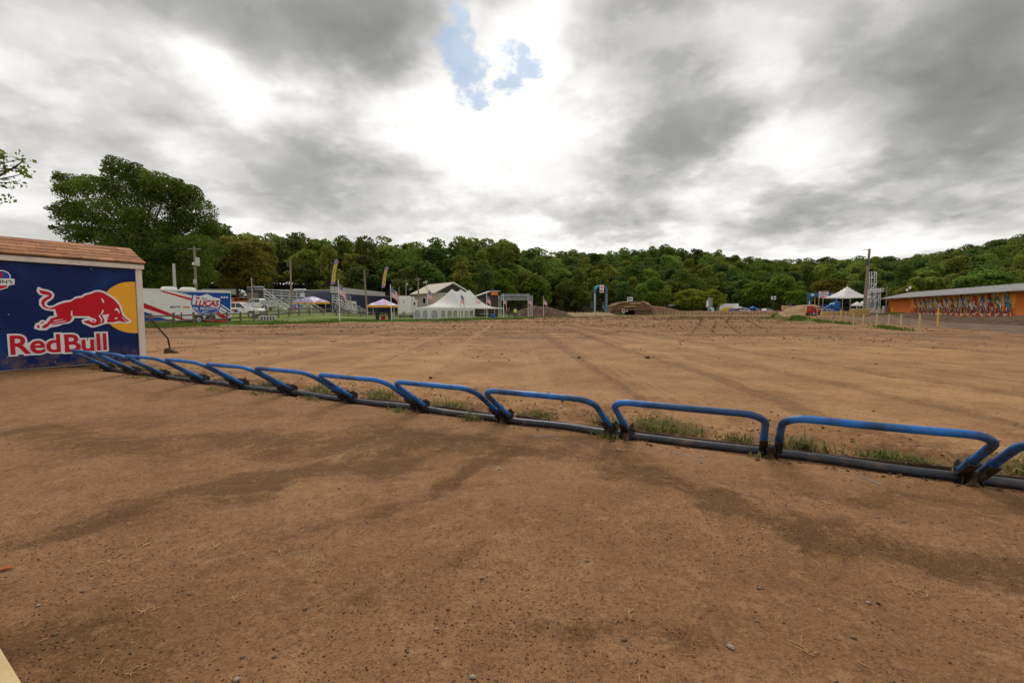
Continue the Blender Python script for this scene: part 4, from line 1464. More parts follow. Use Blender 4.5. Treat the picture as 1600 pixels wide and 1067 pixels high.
# park trees in front of the far wood
for (nm, lb, px0, Yt, cl_p, n, sz, mt, th, seed) in [
    ('round_tree', 'dense rounded lime-green tree right of the dirt bridge', 1080, 168, [(1066, 464, 12, 9), (1082, 460, 17, 8), (1096, 465, 11, 9), (1080, 472, 22, 11), (1092, 474, 12, 9), (1066, 473, 9, 7)], 3800, 0.36, 'leaf_lime', 4, 21),
    ('round_tree', 'loose lime-green tree behind the small far scaffold', 1117, 172, [(1112, 460, 10, 8), (1122, 465, 11, 7), (1116, 472, 14, 8), (1126, 472, 8, 5)], 2200, 0.40, 'leaf_lime', 4, 22),
    ('park_tree', 'bright green tree with pale bare trunk behind the far dirt bank', 1180, 178, [(1180, 448, 12, 8), (1170, 458, 12, 8), (1190, 460, 13, 9), (1178, 468, 16, 8), (1194, 470, 9, 6)], 2600, 0.42, 'leaf_light', 9, 23),
    ('park_tree', 'broad green tree behind the far floodlight left of the dirt jump', 1222, 172, [(1222, 440, 16, 10), (1208, 452, 16, 10), (1236, 452, 15, 10), (1222, 462, 22, 11), (1204, 466, 12, 8)], 3600, 0.42, 'leaf_light', 9, 24),
    ('park_tree', 'leafy green tree left of the start banner', 1250, 150, [(1248, 462, 13, 8), (1258, 468, 10, 7), (1242, 472, 12, 8)], 2000, 0.38, 'leaf_light', 4, 25),
    ('park_tree', 'bright green tree behind the truss gantry', 838, 150, [(836, 440, 14, 9), (826, 450, 13, 9), (846, 450, 14, 9), (836, 460, 18, 10), (850, 468, 12, 9), (824, 466, 10, 8)], 3600, 0.40, 'leaf_light', 8, 26),
    ('park_tree', 'light green conical tree left of the truss gantry', 790, 145, [(792, 430, 8, 9), (788, 446, 11, 10), (796, 458, 12, 10), (784, 466, 11, 9)], 2300, 0.38, 'leaf_light', 8, 27),
    ('park_tree', 'young green tree behind the dirt bridge sign', 1010, 165, [(1006, 452, 12, 9), (1022, 446, 15, 10), (1034, 458, 13, 9), (1016, 464, 16, 9)], 3000, 0.42, 'leaf_light', 8, 28),
    ('park_tree', 'dark rounded tree left of the mural barn roof', 1448, 118, [(1440, 446, 18, 10), (1455, 442, 15, 9), (1462, 452, 12, 8), (1438, 456, 20, 9)], 3000, 0.36, 'leaf', 8, 29),
    ('park_tree', 'wide rounded tree above the middle of the barn roof', 1535, 110, [(1515, 440, 18, 9), (1540, 432, 22, 10), (1565, 436, 16, 9), (1530, 446, 34, 10)], 4200, 0.36, 'leaf', 8, 30),
    ('park_tree', 'small yellow-green tree by the barn roof end', 1418, 112, [(1410, 458, 10, 7), (1420, 453, 9, 6), (1426, 460, 9, 6)], 1600, 0.30, 'leaf_lime', 5, 31),
    ('park_tree', 'brownish green tree behind the start banner', 1300, 160, [(1288, 448, 16, 9), (1306, 446, 14, 8), (1298, 456, 20, 9)], 2600, 0.42, 'leaf_olive', 8, 32)]:
    b_ = at(px0, 480, Yt)
    own_tree(nm, lb, (b_.x, b_.y, Hs(b_.x, b_.y)), cl_p, Yt, n, sz, mt, th, 0.25 if th < 6 else 0.32, seed, depth=1.5)


# ------------------------------------------------------------------ flat prints on a vertical plane
class Face:
    """a vertical plane through a (left) and b (right); uv() turns a picture point into (x, z) from b"""

    def __init__(s, a, b):
        s.b = Vector((b[0], b[1], 0))
        s.d = Vector((b[0] - a[0], b[1] - a[1], 0))
        s.len = s.d.length
        s.d.normalize()
        s.n = Vector((-s.d.y, s.d.x, 0))
        s.rz = math.atan2(s.d.y, s.d.x)

    def uv(s, px, py):
        d = ray(px, py)
        o_ = Vector((0, 0, EYE))
        t = (s.b - o_).dot(s.n) / d.dot(s.n)
        p = o_ + d * t - s.b
        return p.dot(s.d), p.z


def wheel(parent, x, y, z, r, w, name='wheel'):
    m = MB()
    prof = [(r * 0.62, -w / 2), (r * 0.93, -w / 2), (r, -w * 0.32), (r, w * 0.32), (r * 0.93, w / 2), (r * 0.62, w / 2)]
    n = 20
    v = [(x + a * math.cos(6.28319 * k / n), y + b, z + a * math.sin(6.28319 * k / n)) for (a, b) in prof for k in range(n)]
    f = [(i * n + k, i * n + (k + 1) % n, (i + 1) * n + (k + 1) % n, (i + 1) * n + k) for i in range(len(prof) - 1) for k in range(n)]
    m.add(v, f)
    wo_ = m.build(name, 'rubber', parent, smooth=40)
    m = MB().cyl((x, y - w * 0.42, z), (x, y + w * 0.42, z), r * 0.63, 16)
    for k in range(5):
        a = 6.283 * k / 5
        for s in (-1, 1):
            m.beam((x, y + s * w * 0.45, z), (x + math.cos(a) * r * 0.55, y + s * w * 0.45, z + math.sin(a) * r * 0.55), 0.05, 0.06)
    m.build('rim', 'alu', wo_)
    return wo_


# ------------------------------------------------------------------ race trailer
LA, RA = (xat(226, 43.5), 43.5), (xat(362, 49.5), 49.5)
TF = Face(LA, RA)
TZ = 0.0
tr = thing('race_trailer', 'long white race trailer with blue and red stripes and oil shield, behind the rail fence', 'trailer', (RA[0], RA[1], 0), TF.rz)


def tz(a, b):
    return TF.uv(220 + a / 7.2727, 430 + b / 7.2727)


top = tz(900, 180)[1]
TL = 11.5
m = MB()
m.box(-TL, 0, 0.0, 2.5, 0.42, top)
m.build('body', 'white', tr, bevel=0.05)
MB().box(-TL + 0.05, -0.05, 0.1, 2.4, 0.22, 0.415).build('chassis', 'dark_grey', tr)
MB().box(-TL, 0.02, -0.03, 2.53, top - 0.11, top + 0.02).build('roof_rail', 'white', tr, bevel=0.02)
for a in (368, 583):
    x_ = tz(a, 150)[0]
    m = MB()
    m.prism([(-0.62, 0), (0.62, 0), (0.55, 0.22), (0.30, 0.30), (-0.40, 0.30), (-0.58, 0.2)], 0.8, 1.6, lambda u, v, w_: Vector((x_ + u, w_, top + 0.021 + v)))
    m.build('air_conditioner', 'white', tr, bevel=0.03)
for a in (655, 795):
    x_ = tz(a, 520)[0]
    MB().prism([(0.52 * math.cos(t), 0.52 * math.sin(t)) for t in np.linspace(-0.1, math.pi + 0.1, 16)], -0.012, 0.0, lambda u, v, w_: Vector((x_ + u, w_ - 0.002, 0.40 + v))).build('wheel_arch', 'dark_grey', tr)
    wheel(tr, x_, -0.03, 0.37, 0.37, 0.22)
    wheel(tr, x_, 2.35, 0.37, 0.37, 0.22)
body = tr.children[0]
UV = lambda a, b: tz(a, b)
for nm, mt, y0, poly in [
    ('blue_stripe', 'print_blue', 0.004, [(470, 190), (1018, 203), (1018, 395), (905, 322), (610, 228)]),
    ('blue_stripe', 'print_blue', 0.004, [(380, 182), (440, 184), (600, 226), (600, 236)]),
    ('blue_stripe', 'print_blue', 0.004, [(905, 338), (1018, 412), (1018, 432), (905, 356)]),
    ('red_stripe', 'print_red', 0.004, [(205, 180), (262, 180), (585, 265), (585, 292)]),
    ('red_stripe', 'print_red', 0.004, [(-60, 285), (60, 325), (545, 515), (500, 520), (-60, 345)]),
    ('blue_stripe', 'print_blue', 0.004, [(-60, 385), (70, 425), (170, 462), (-60, 470)]),
    ('blue_stripe', 'print_blue', 0.004, [(-60, 480), (230, 478), (350, 518), (-60, 520)]),
    ('red_stripe', 'print_red', 0.004, [(840, 445), (885, 412), (1000, 487), (925, 492)]),
    ('grey_stripe', 'grey_print', 0.004, [(900, 400), (915, 388), (1018, 455), (1018, 475)]),
    ('shield_edge', 'print_blue', 0.008, [(590, 212), (655, 228), (755, 200), (835, 240), (912, 252), (912, 335), (888, 408), (822, 443), (745, 458), (655, 432), (592, 390), (570, 322), (580, 258)]),
    ('shield', 'print_white', 0.012, [(602, 224), (660, 240), (755, 213), (830, 252), (900, 264), (900, 333), (878, 398), (818, 432), (745, 446), (662, 421), (604, 382), (584, 318), (592, 262)]),
    ('shield_field', 'print_blue', 0.016, [(588, 335), (898, 372), (874, 398), (816, 428), (745, 441), (665, 417), (608, 380)]),
    ('flag_print', 'print_red', 0.016, [(640, 247), (672, 252), (662, 275), (628, 268)]),
    ('flag_print', 'print_blue', 0.020, [(630, 245), (648, 248), (642, 262), (626, 258)]),
    ('script_line', 'print_dark', 0.016, [(760, 284), (885, 300), (885, 304), (760, 289)]),
    ('sponsor_print', 'print_orange', 0.004, [(483, 352), (552, 354), (552, 375), (483, 373)]),
    ('door_vent', 'print_dark', 0.004, [(368, 425), (386, 427), (386, 500), (368, 498)]),
    ('door_vent', 'print_dark', 0.004, [(453, 425), (470, 427), (470, 500), (453, 498)])]:
    decal(poly, mt, nm, y0, body, uv=UV)
for (s, lo, hi, mt, y0, off, sh) in [('LUCAS', (615, 340), (888, 300), 'print_red', 0.0165, 0.05, 0.3), ('OIL PRODUCTS', (594, 390), (882, 372), 'print_white', 0.0215, 0.02, 0), ('INC.', (702, 426), (778, 406), 'print_white', 0.0215, 0.02, 0),
                                     ('MAVTV', (335, 376), (452, 350), 'print_dark', 0.0045, 0.03, 0.15), ('Pure', (690, 278), (748, 252), 'print_dark', 0.0165, 0.02, 0.35)]:
    (xa, za), (xb, zb) = UV(*lo), UV(*hi)
    if s in ('LUCAS',):
        za, zb = UV(750, 352)[1], UV(750, 288)[1]
    if s == 'OIL PRODUCTS':
        za, zb = UV(738, 394)[1], UV(738, 364)[1]
    put_text(s, min(xa, xb), max(xa, xb), za, zb, mt, 'lettering', y0, body, offset=off, shear=sh)
for a in (918, 948, 978):
    u, w = UV(a, 252)
    decal([(u + 0.1 * math.cos(t), w + 0.1 * math.sin(t)) for t in np.linspace(0, 6.283, 17)[:-1]], 'print_white', 'social_icon', 0.0075, body)
u0, w0 = UV(350, 410)
u1, w1 = UV(480, 515)
MB().box(u0, u1, -0.0035, 0.0, w1, w0).build('door', 'white', tr)


# ------------------------------------------------------------------ cars
def car(name, label, cat, kind, loc, rz, paint, group=None):
    t = thing(name, label, cat, loc, rz, group)
    fn = lambda u, v, a: Vector((u, a, v))
    spec = {
        'pickup': dict(L=5.7, low=[(-2.85, .45), (2.70, .45), (2.85, .70), (2.80, 1.02), (2.55, 1.14), (1.28, 1.22), (-2.85, 1.22)],
                       cab=[(-1.05, 1.20), (1.32, 1.20), (0.58, 1.84), (0.35, 1.90), (-0.75, 1.90), (-0.98, 1.80)],
                       win=[[(-0.88, 1.27), (-0.02, 1.27), (-0.02, 1.78), (-0.80, 1.78)], [(0.05, 1.27), (1.02, 1.27), (0.50, 1.76), (0.05, 1.78)]], ws=((1.30, 1.235), (0.62, 1.815)), rear=-0.99),
        'suv': dict(L=4.8, low=[(-2.35, .40), (2.25, .40), (2.40, .62), (2.36, .92), (2.1, 1.02), (1.05, 1.10), (-2.38, 1.10)],
                    cab=[(-2.33, 1.08), (1.12, 1.08), (0.35, 1.66), (0.1, 1.72), (-1.75, 1.72), (-2.05, 1.62)],
                    win=[[(-2.0, 1.16), (-1.15, 1.16), (-1.15, 1.60), (-1.78, 1.60)], [(-1.08, 1.16), (-0.15, 1.16), (-0.15, 1.62), (-1.08, 1.62)], [(-0.08, 1.16), (0.85, 1.16), (0.28, 1.60), (-0.08, 1.62)]], ws=((1.10, 1.105), (0.40, 1.64)), rear=-2.2),
        'van': dict(L=5.4, low=[(-2.7, .42), (2.6, .42), (2.72, .65), (2.70, .98), (2.3, 1.15), (-2.7, 1.15)],
                    cab=[(-2.70, 1.13), (2.25, 1.13), (1.45, 1.95), (1.1, 2.05), (-2.55, 2.05), (-2.68, 1.9)],
                    win=[[(-2.4, 1.25), (-0.9, 1.25), (-0.9, 1.85), (-2.35, 1.85)], [(-0.8, 1.25), (0.5, 1.25), (0.5, 1.85), (-0.8, 1.85)], [(0.6, 1.25), (1.85, 1.25), (1.3, 1.85), (0.6, 1.85)]], ws=((2.24, 1.16), (1.5, 1.92)), rear=-2.69),
    }[kind]
    MB().prism(spec['low'], -0.96, 0.96, fn).build('body', paint, t, bevel=0.06)
    m = MB()
    n = len(spec['cab'])
    zs = [p[1] for p in spec['cab']]
    lo_, hi_ = min(zs), max(zs)
    wd = lambda z: 0.93 - 0.15 * (z - lo_) / (hi_ - lo_)
    v = [Vector((p[0], -wd(p[1]), p[1])) for p in spec['cab']] + [Vector((p[0], wd(p[1]), p[1])) for p in spec['cab']]
    m.add(v, [tuple(range(n))[::-1], tuple(range(n, 2 * n))] + [(i, (i + 1) % n, (i + 1) % n + n, i + n) for i in range(n)])
    m.build('cabin', paint, t, bevel=0.04)
    for poly in spec['win']:
        for s in (-1, 1):
            m = MB()
            v = [Vector((p[0], s * (wd(p[1]) + 0.012), p[1])) for p in poly]
            m.add(v + [Vector((p.x, p.y - s * 0.02, p.z)) for p in v], [(0, 1, 2, 3), (7, 6, 5, 4)] + [(i, (i + 1) % 4, (i + 1) % 4 + 4, i + 4) for i in range(4)])
            m.build('side_window', 'glass', t)
    (xa, za), (xb, zb) = spec['ws']
    MB().add([(xa + .01, -0.80, za + .02), (xa + .01, 0.80, za + .02), (xb + .03, 0.72, zb + .0), (xb + .03, -0.72, zb + .0), (xa - .06, -0.80, za), (xa - .06, 0.80, za), (xb - .06, 0.72, zb - .02), (xb - .06, -0.72, zb - .02)],
             [(0, 1, 2, 3), (7, 6, 5, 4), (0, 4, 5, 1), (1, 5, 6, 2), (2, 6, 7, 3), (3, 7, 4, 0)]).build('windscreen', 'glass', t)
    Lh = spec['L'] / 2
    for s in (-1, 1):
        MB().box(Lh - 0.12, Lh - 0.01, s * 0.72 - 0.17, s * 0.72 + 0.17, 0.78, 0.95).build('headlight', 'silver', t, bevel=0.02)
        MB().box(-Lh - 0.015, -Lh + 0.06, s * 0.84 - 0.09, s * 0.84 + 0.09, 0.75, 1.05).build('tail_light', 'print_red', t, bevel=0.015)
        MB().box(0.85, 1.0, s * 1.06 - 0.1, s * 1.06 + 0.1, 1.18, 1.34).build('mirror', 'dark_grey', t, bevel=0.03)
        for xw in (Lh * 0.62, -Lh * 0.62):
            MB().prism([(0.45 * math.cos(a), 0.45 * math.sin(a)) for a in np.linspace(-0.1, math.pi + 0.1, 14)], s * 0.955, s * 0.975, lambda u, v, a: Vector((xw + u, a, 0.42 + v))).build('wheel_arch', 'dark_grey', t)
            wheel(t, xw, s * 0.90, 0.37, 0.37, 0.24)
    MB().box(Lh - 0.05, Lh + 0.06, -0.9, 0.9, 0.42, 0.60).build('bumper', 'dark_grey', t, bevel=0.03)
    MB().box(-Lh - 0.07, -Lh + 0.03, -0.9, 0.9, 0.42, 0.60).build('bumper', 'dark_grey', t, bevel=0.03)
    return t


def gpos(px, Y, dz=0.0):
    x = xat(px, Y)
    return (x, Y, gz(x, Y) + dz)


pk = car('pickup_truck', 'white pickup truck with red and blue door print parked behind the trailer', 'pickup', 'pickup', gpos(373, 57), R(8), 'white')
PF = None
for mt, poly in (('print_red', [(-1.6, 0.72), (-0.9, 0.95), (-0.6, 1.15), (-1.2, 0.98)]), ('print_blue', [(-0.3, 0.62), (0.45, 0.70), (0.25, 0.92), (-0.1, 0.85)]), ('print_red', [(-0.55, 0.80), (0.2, 0.90), (0.3, 1.05), (-0.45, 1.0)])):
    MB().prism(poly, -0.968, -0.963, lambda u, v, a: Vector((u, a, v))).build('door_print', mt, pk)
car('sport_utility_car', 'white estate car parked up the slope beyond the trailer end', 'car', 'suv', gpos(371, 110), R(180), 'white')
car('passenger_van', 'silver van parked up the slope beside the grey trailer', 'van', 'van', gpos(390, 104), R(170), 'silver')
car('small_car', 'orange car parked in front of the silver van', 'car', 'suv', gpos(385, 92), R(20), 'print_orange')
sv_t = car('service_truck', 'white service pickup with toolbox body left of the bleachers', 'pickup', 'pickup', gpos(403, 76), R(176), 'white')
MB().box(-2.9, -1.1, -1.02, 1.02, 0.98, 1.62).build('tool_body', 'silver', sv_t, bevel=0.03)
car('dark_pickup', 'dark pickup far up the slope under the olive tree', 'pickup', 'pickup', gpos(373, 118, 0.0), R(185), 'dark_grey')
for i, (px, Yc, k_, p_, lb) in enumerate([(1160, 168, 'van', 'white', 'white van parked by the far wood right of the yellow truck'), (1190, 172, 'suv', 'silver', 'silver car parked under the bare-trunk tree'), (1200, 166, 'suv', 'white', 'white car parked left of the dirt jump, by the wood'),
                                          (1148, 160, 'suv', 'print_blue', 'blue car parked in front of the yellow truck'), (1176, 174, 'van', 'blue_plastic', 'blue van parked at the edge of the far wood')]):
    car('parked_car', lb, 'car', k_, gpos(px, Yc, 0.4), R(12 * i), p_, 'cars by the far wood')

# far box truck
bt = thing('box_truck', 'white box truck with yellow stripe at the far wood edge', 'truck', gpos(1138, 170, 0.4), R(4))
MB().box(-4, 3.2, -1.2, 1.2, 0.9, 3.6).build('box_body', 'white', bt, bevel=0.04)
MB().prism([(-3.9, 1.0), (0.8, 1.0), (2.2, 1.9), (0.2, 2.2), (-2.6, 2.0)], -1.225, -1.205, lambda u, v, a: Vector((u, a, v))).build('yellow_print', 'print_yellow', bt)
MB().prism([(3.25, 0.7), (5.0, 0.7), (5.05, 1.6), (4.6, 2.5), (3.25, 2.6)], -1.1, 1.1, lambda u, v, a: Vector((u, a, v))).build('cab', 'white', bt, bevel=0.05)
MB().box(4.0, 4.75, -1.115, -1.10, 1.65, 2.3).build('side_window', 'glass', bt)
for xw in (-2.4, 4.1):
    for s in (-1.05, 1.05):
        wheel(bt, xw, s, 0.48, 0.48, 0.28)

# motorhome nose and semi tractor with slate trailer
gt0, gt1 = gpos(387, 95), gpos(519, 97)
GF = Face(gt0, gt1)
gtr = thing('semi_trailer', 'long slate-grey box trailer parked behind the bleachers', 'trailer', (gt1[0], gt1[1], gt0[2] - 0.1), GF.rz)
MB().box(-GF.len, 0, 0, 2.6, 0.75, 3.35).build('box_body', 'grey_trailer', gtr, bevel=0.04)
MB().box(-GF.len, 0.03, -0.03, 2.63, 3.36, 3.46).build('roof_rail', 'white', gtr, bevel=0.02)
MB().box(-GF.len - 0.01, -GF.len + 2.2, -0.02, 0.0, 0.8, 2.9).build('brown_panel', 'beige', gtr)
for x_ in (-1.3, -5.9):
    MB().box(x_ - 0.45, x_ + 0.45, -0.05, 0.0, 1.9, 2.75).build('window', 'print_white', gtr, bevel=0.02)
    MB().box(x_ - 0.95, x_ - 0.6, -0.03, 0.0, 1.9, 2.75).build('window', 'glass', gtr)
MB().box(-4.2, -3.3, -0.03, 0.0, 2.3, 2.5).build('vent', 'print_dark', gtr)
for x_ in (-2.0, -3.2, -14.5):
    wheel(gtr, x_, 0.2, 0.5, 0.5, 0.3)
MB().prism([(-1.0, 0), (1.4, 0), (1.2, 0.22), (-0.7, 0.25)], 0.7, 1.9, lambda u, v, a: Vector((u - 7.0, a, 3.461 + v))).build('air_conditioner', 'white', gtr)
st_ = thing('semi_tractor', 'tall truck cab with green-tinted windscreen behind the slate trailer', 'truck', gpos(404, 101), R(-30))
MB().prism([(-2.2, 0.6), (1.2, 0.6), (1.25, 1.6), (1.0, 3.35), (0.4, 3.75), (-1.6, 3.85), (-2.2, 3.7)], -1.2, 1.2, lambda u, v, a: Vector((u, a, v))).build('cab', 'dark_grey', st_, bevel=0.06)
MB().box(-2.0, 0.6, -1.23, 1.23, 3.78, 4.0).build('roof_fairing', 'white', st_, bevel=0.06)
MB().box(1.12, 1.24, -1.0, 1.0, 2.15, 3.15).build('windscreen', 'glass_green', st_, bevel=0.02)
MB().box(-0.5, 0.9, -1.22, -1.2, 2.2, 3.2).build('side_window', 'glass_green', st_)
for xw in (0.4, -1.6):
    for s in (-1.05, 1.05):
        wheel(st_, xw, s, 0.52, 0.52, 0.3)
rvv = thing('motorhome', 'white motorhome behind the right end of the race trailer', 'motorhome', gpos(352, 100), R(12))
MB().prism([(-4, 0.5), (3.2, 0.5), (3.4, 1.3), (3.3, 2.2), (3.9, 2.5), (3.7, 3.1), (3.0, 3.35), (-4, 3.3)], -1.2, 1.2, lambda u, v, a: Vector((u, a, v))).build('body', 'white', rvv, bevel=0.06)
MB().box(1.7, 2.9, -1.225, -1.203, 1.5, 2.2).build('side_window', 'glass', rvv)
MB().box(-3.6, 3.3, -1.222, -1.203, 1.1, 1.25).build('stripe', 'grey_print', rvv)
for xw in (-2.5, 2.3):
    for s in (-1.05, 1.05):
        wheel(rvv, xw, s, 0.42, 0.42, 0.28)

# ------------------------------------------------------------------ rail fence: bays of posts and rails
FP = [(-27.3, 30), (-28.0, 37), (-28.9, 50), (-28.8, 64), (-25, 74), (-17, 82)]
fa_ = np.array(FP)
sg_ = np.r_[0, np.cumsum(np.hypot(*np.diff(fa_, axis=0).T))]
fence = thing('rail_fence', 'weathered split-rail fence along the grass before the trailer and bleachers', 'fence', (FP[0][0], FP[0][1], 0))
nb = int(sg_[-1] / 2.55)
fpos = []
for i in range(nb + 1):
    s = sg_[-1] * i / nb
    x, y = np.interp(s, sg_, fa_[:, 0]), np.interp(s, sg_, fa_[:, 1])
    fpos.append(Vector((x - FP[0][0], y - FP[0][1], gz(x, y))))
for i, p in enumerate(fpos):
    m = MB()
    m.beam(p + Vector((0, 0, -0.3)), p + Vector((random.uniform(-.03, .03), 0, 1.08 + random.uniform(-.05, .06))), 0.15, 0.15, up=Vector((0, 1, 0)))
    m.build('post', 'fence_wood', fence, bevel=0.015, seg=1)
    if i < nb:
        q_ = fpos[i + 1]
        for h_ in (0.42, 0.86):
            MB().beam(p + Vector((-0.06, -0.09, h_ + random.uniform(-.04, .04))), q_ + Vector((-0.06, -0.09, h_ + random.uniform(-.04, .04))), 0.05, 0.13).build('rail', 'fence_wood', fence, bevel=0.012, seg=1)

# odd things on the verge
for nm, lb, ct, px, Yv, dims, mt, an in [('painted_board', 'white and yellow board lying on the grass before the trailer', 'board', 294, 36.5, (1.7, 0.35, 0.06), 'yellow_plastic', 0.4),
                                         ('barrier_box', 'low grey barrier box at the fence left of the bleachers', 'barrier', 417, 50.5, (1.7, 0.45, 0.55), 'corrug', 0.8)]:
    p = gpos(px, Yv)
    t = thing(nm, lb, ct, p, an)
    w_, d_, h_ = dims
    MB().box(-w_ / 2, w_ / 2, -d_ / 2, d_ / 2, 0.0, h_).build('slab', mt, t, bevel=0.02)
    if nm == 'painted_board':
        MB().box(-w_ / 2 - 0.9, -w_ / 2 - 0.01, -d_ / 2, d_ / 2, 0.0, h_).build('white_end', 'print_white', t, bevel=0.02)
    else:
        for k in range(5):
            MB().box(-0.7 + 0.3 * k, -0.55 + 0.3 * k, -d_ / 2 - 0.01, -d_ / 2, 0.1, 0.45).build('slot', 'dark_grey', t)
p = gpos(338, 47.6)
m = MB()
m.tube([Vector((-1.2 + 0.12 * k, 0.18 * math.sin(k * 1.9), 0.09 + 0.06 * math.sin(k * 2.3))) for k in range(20)], 0.09, 7)
o = m.build('red_hose', 'print_red', smooth=60)
o.location = p
tag(o, 'heap of red hose on the grass under the trailer end', 'hose')

# ------------------------------------------------------------------ poles and wires
def pole(name, label, px, Y, ytop, r=0.14, mat='pole_wood', arm=None, lean=0.0, cat='utility pole'):
    b = gpos(px, Y)
    t = thing(name, label, cat, b)
    h = zat(ytop, Y) - b[2]
    MB().tube([(0, 0, -0.3), (lean * 0.5, 0, h * 0.5), (lean, 0, h)], [r * 1.15, r, r * 0.78], 10).build('shaft', mat, t, smooth=40)
    if arm:
        MB().beam((lean - arm, 0, h - 0.35), (lean + arm, 0, h - 0.35), 0.1, 0.12).build('cross_arm', mat, t)
        for k in (-0.9, -0.45, 0.45, 0.9):
            MB().cyl((lean + k * arm, 0, h - 0.29), (lean + k * arm, 0, h - 0.12), 0.05, 8).build('insulator', 'dark_grey', t)
    return t, Vector((b[0] + lean, b[1], b[2] + h))


tops = {}
t, tops['a'] = pole('utility_pole', 'wooden utility pole with white transformer behind the race trailer', 308, 62, 385, 0.16, arm=0.9)
hh = tops['a'].z - t.location.z
MB().cyl((0.42, -0.1, hh - 2.6), (0.42, -0.1, hh - 1.5), 0.26, 14).build('transformer', 'corrug', t, smooth=40)
MB().cyl((0.0, -0.30, hh - 2.5), (0.0, -0.24, hh - 2.2), 0.16, 12).build('lamp', 'white', t, smooth=40)
MB().box(-0.2, 0.2, -0.22, -0.16, hh - 5.0, hh - 4.4).build('meter_box', 'corrug', t)
t, tops['b'] = pole('steel_pole', 'short grey steel pole behind the race trailer roof', 275, 60, 412, 0.2, 'corrug')
t, tops['c'] = pole('utility_pole', 'weathered wooden pole standing before the bleachers', 456, 64, 405, 0.13)
MB().box(-0.5, -0.2, -0.12, 0.1, tops['c'].z - t.location.z - 1.0, tops['c'].z - t.location.z - 0.7).build('lamp', 'dark_grey', t)
t, tops['d'] = pole('utility_pole', 'leaning wooden pole before the navy building', 574, 69, 422, 0.13, lean=-0.35)
MB().box(-0.75, -0.4, -0.1, 0.1, tops['d'].z - t.location.z - 1.6, tops['d'].z - t.location.z - 1.3).build('lamp', 'dark_grey', t)
t, tops['e'] = pole('utility_pole', 'thin wooden pole behind the white box trailer', 635, 98, 437, 0.13)
MB().box(0.05, 0.35, -0.1, 0.1, tops['e'].z - t.location.z - 1.2, tops['e'].z - t.location.z - 0.7).build('lamp', 'corrug', t)
t, tops['f'] = pole('utility_pole', 'wooden pole at the left wall of the beige house', 654, 90, 434, 0.15, arm=0.6)
t, tops['g'] = pole('antenna_mast', 'slim dark mast rising above the marquee peaks', 720.5, 92, 420, 0.05, 'dark_grey', cat='mast')
t, tops['h'] = pole('light_pole', 'thin grey pole beside the grey trailer end', 395, 70, 434, 0.07, 'corrug', cat='pole')
t, tops['i'] = pole('utility_pole', 'tall wooden utility pole beside the scaffold tower on the right', 1350, 68, 389, 0.20, arm=None, lean=0.35)
hh = tops['i'].z - t.location.z
MB().beam((-0.55, 0, hh - 0.15), (0.4, 0, hh - 0.12), 0.08, 0.08).build('cross_arm', 'pole_wood', t)
MB().cyl((0.05, -0.15, hh - 2.3), (0.05, -0.15, hh - 1.6), 0.2, 12).build('transformer', 'dark_grey', t, smooth=40)
t, tops['j'] = pole('utility_pole', 'slim pole at the left end of the mural barn', 1384, 84, 447, 0.10)
t, tops['k'] = pole('light_pole', 'thin pole in the gap behind the navy building', 624, 104, 448, 0.06, 'corrug', cat='pole')


def wire(name, label, p, q_, sag=0.6, r=0.014):
    pts = [Vector(p).lerp(Vector(q_), t) - Vector((0, 0, sag * 4 * t * (1 - t))) for t in np.linspace(0, 1, 14)]
    tag(MB().tube(pts, r, 5).build(name, 'wire', smooth=60), label, 'wire', 'overhead wires')


wire('overhead_wire', 'overhead wire from the transformer pole to the pole before the bleachers', tops['a'] - Vector((0, 0, .3)), tops['c'] - Vector((0, 0, .3)), 0.8)
wire('overhead_wire', 'overhead wire from the transformer pole to the short steel pole', tops['a'] - Vector((0, 0, 2.8)), tops['b'] - Vector((0, 0, .2)), 0.3)
wire('overhead_wire', 'overhead wire from the bleachers pole to the leaning pole', tops['c'] - Vector((0, 0, .3)), tops['d'] - Vector((0, 0, .3)), 0.9)
wire('overhead_wire', 'overhead wire from the leaning pole to the pole by the house', tops['d'] - Vector((0, 0, .3)), tops['f'] - Vector((0, 0, .35)), 0.9)
wire('overhead_wire', 'overhead wire running left from the transformer pole past the maple', tops['a'] - Vector((0, 0, .2)), at(-150, 365, 58), 1.0)
wire('overhead_wire', 'overhead wire from the tall right pole down to the barn end pole', tops['i'] - Vector((0, 0, 2.4)), tops['j'] - Vector((0, 0, .2)), 0.5, 0.02)

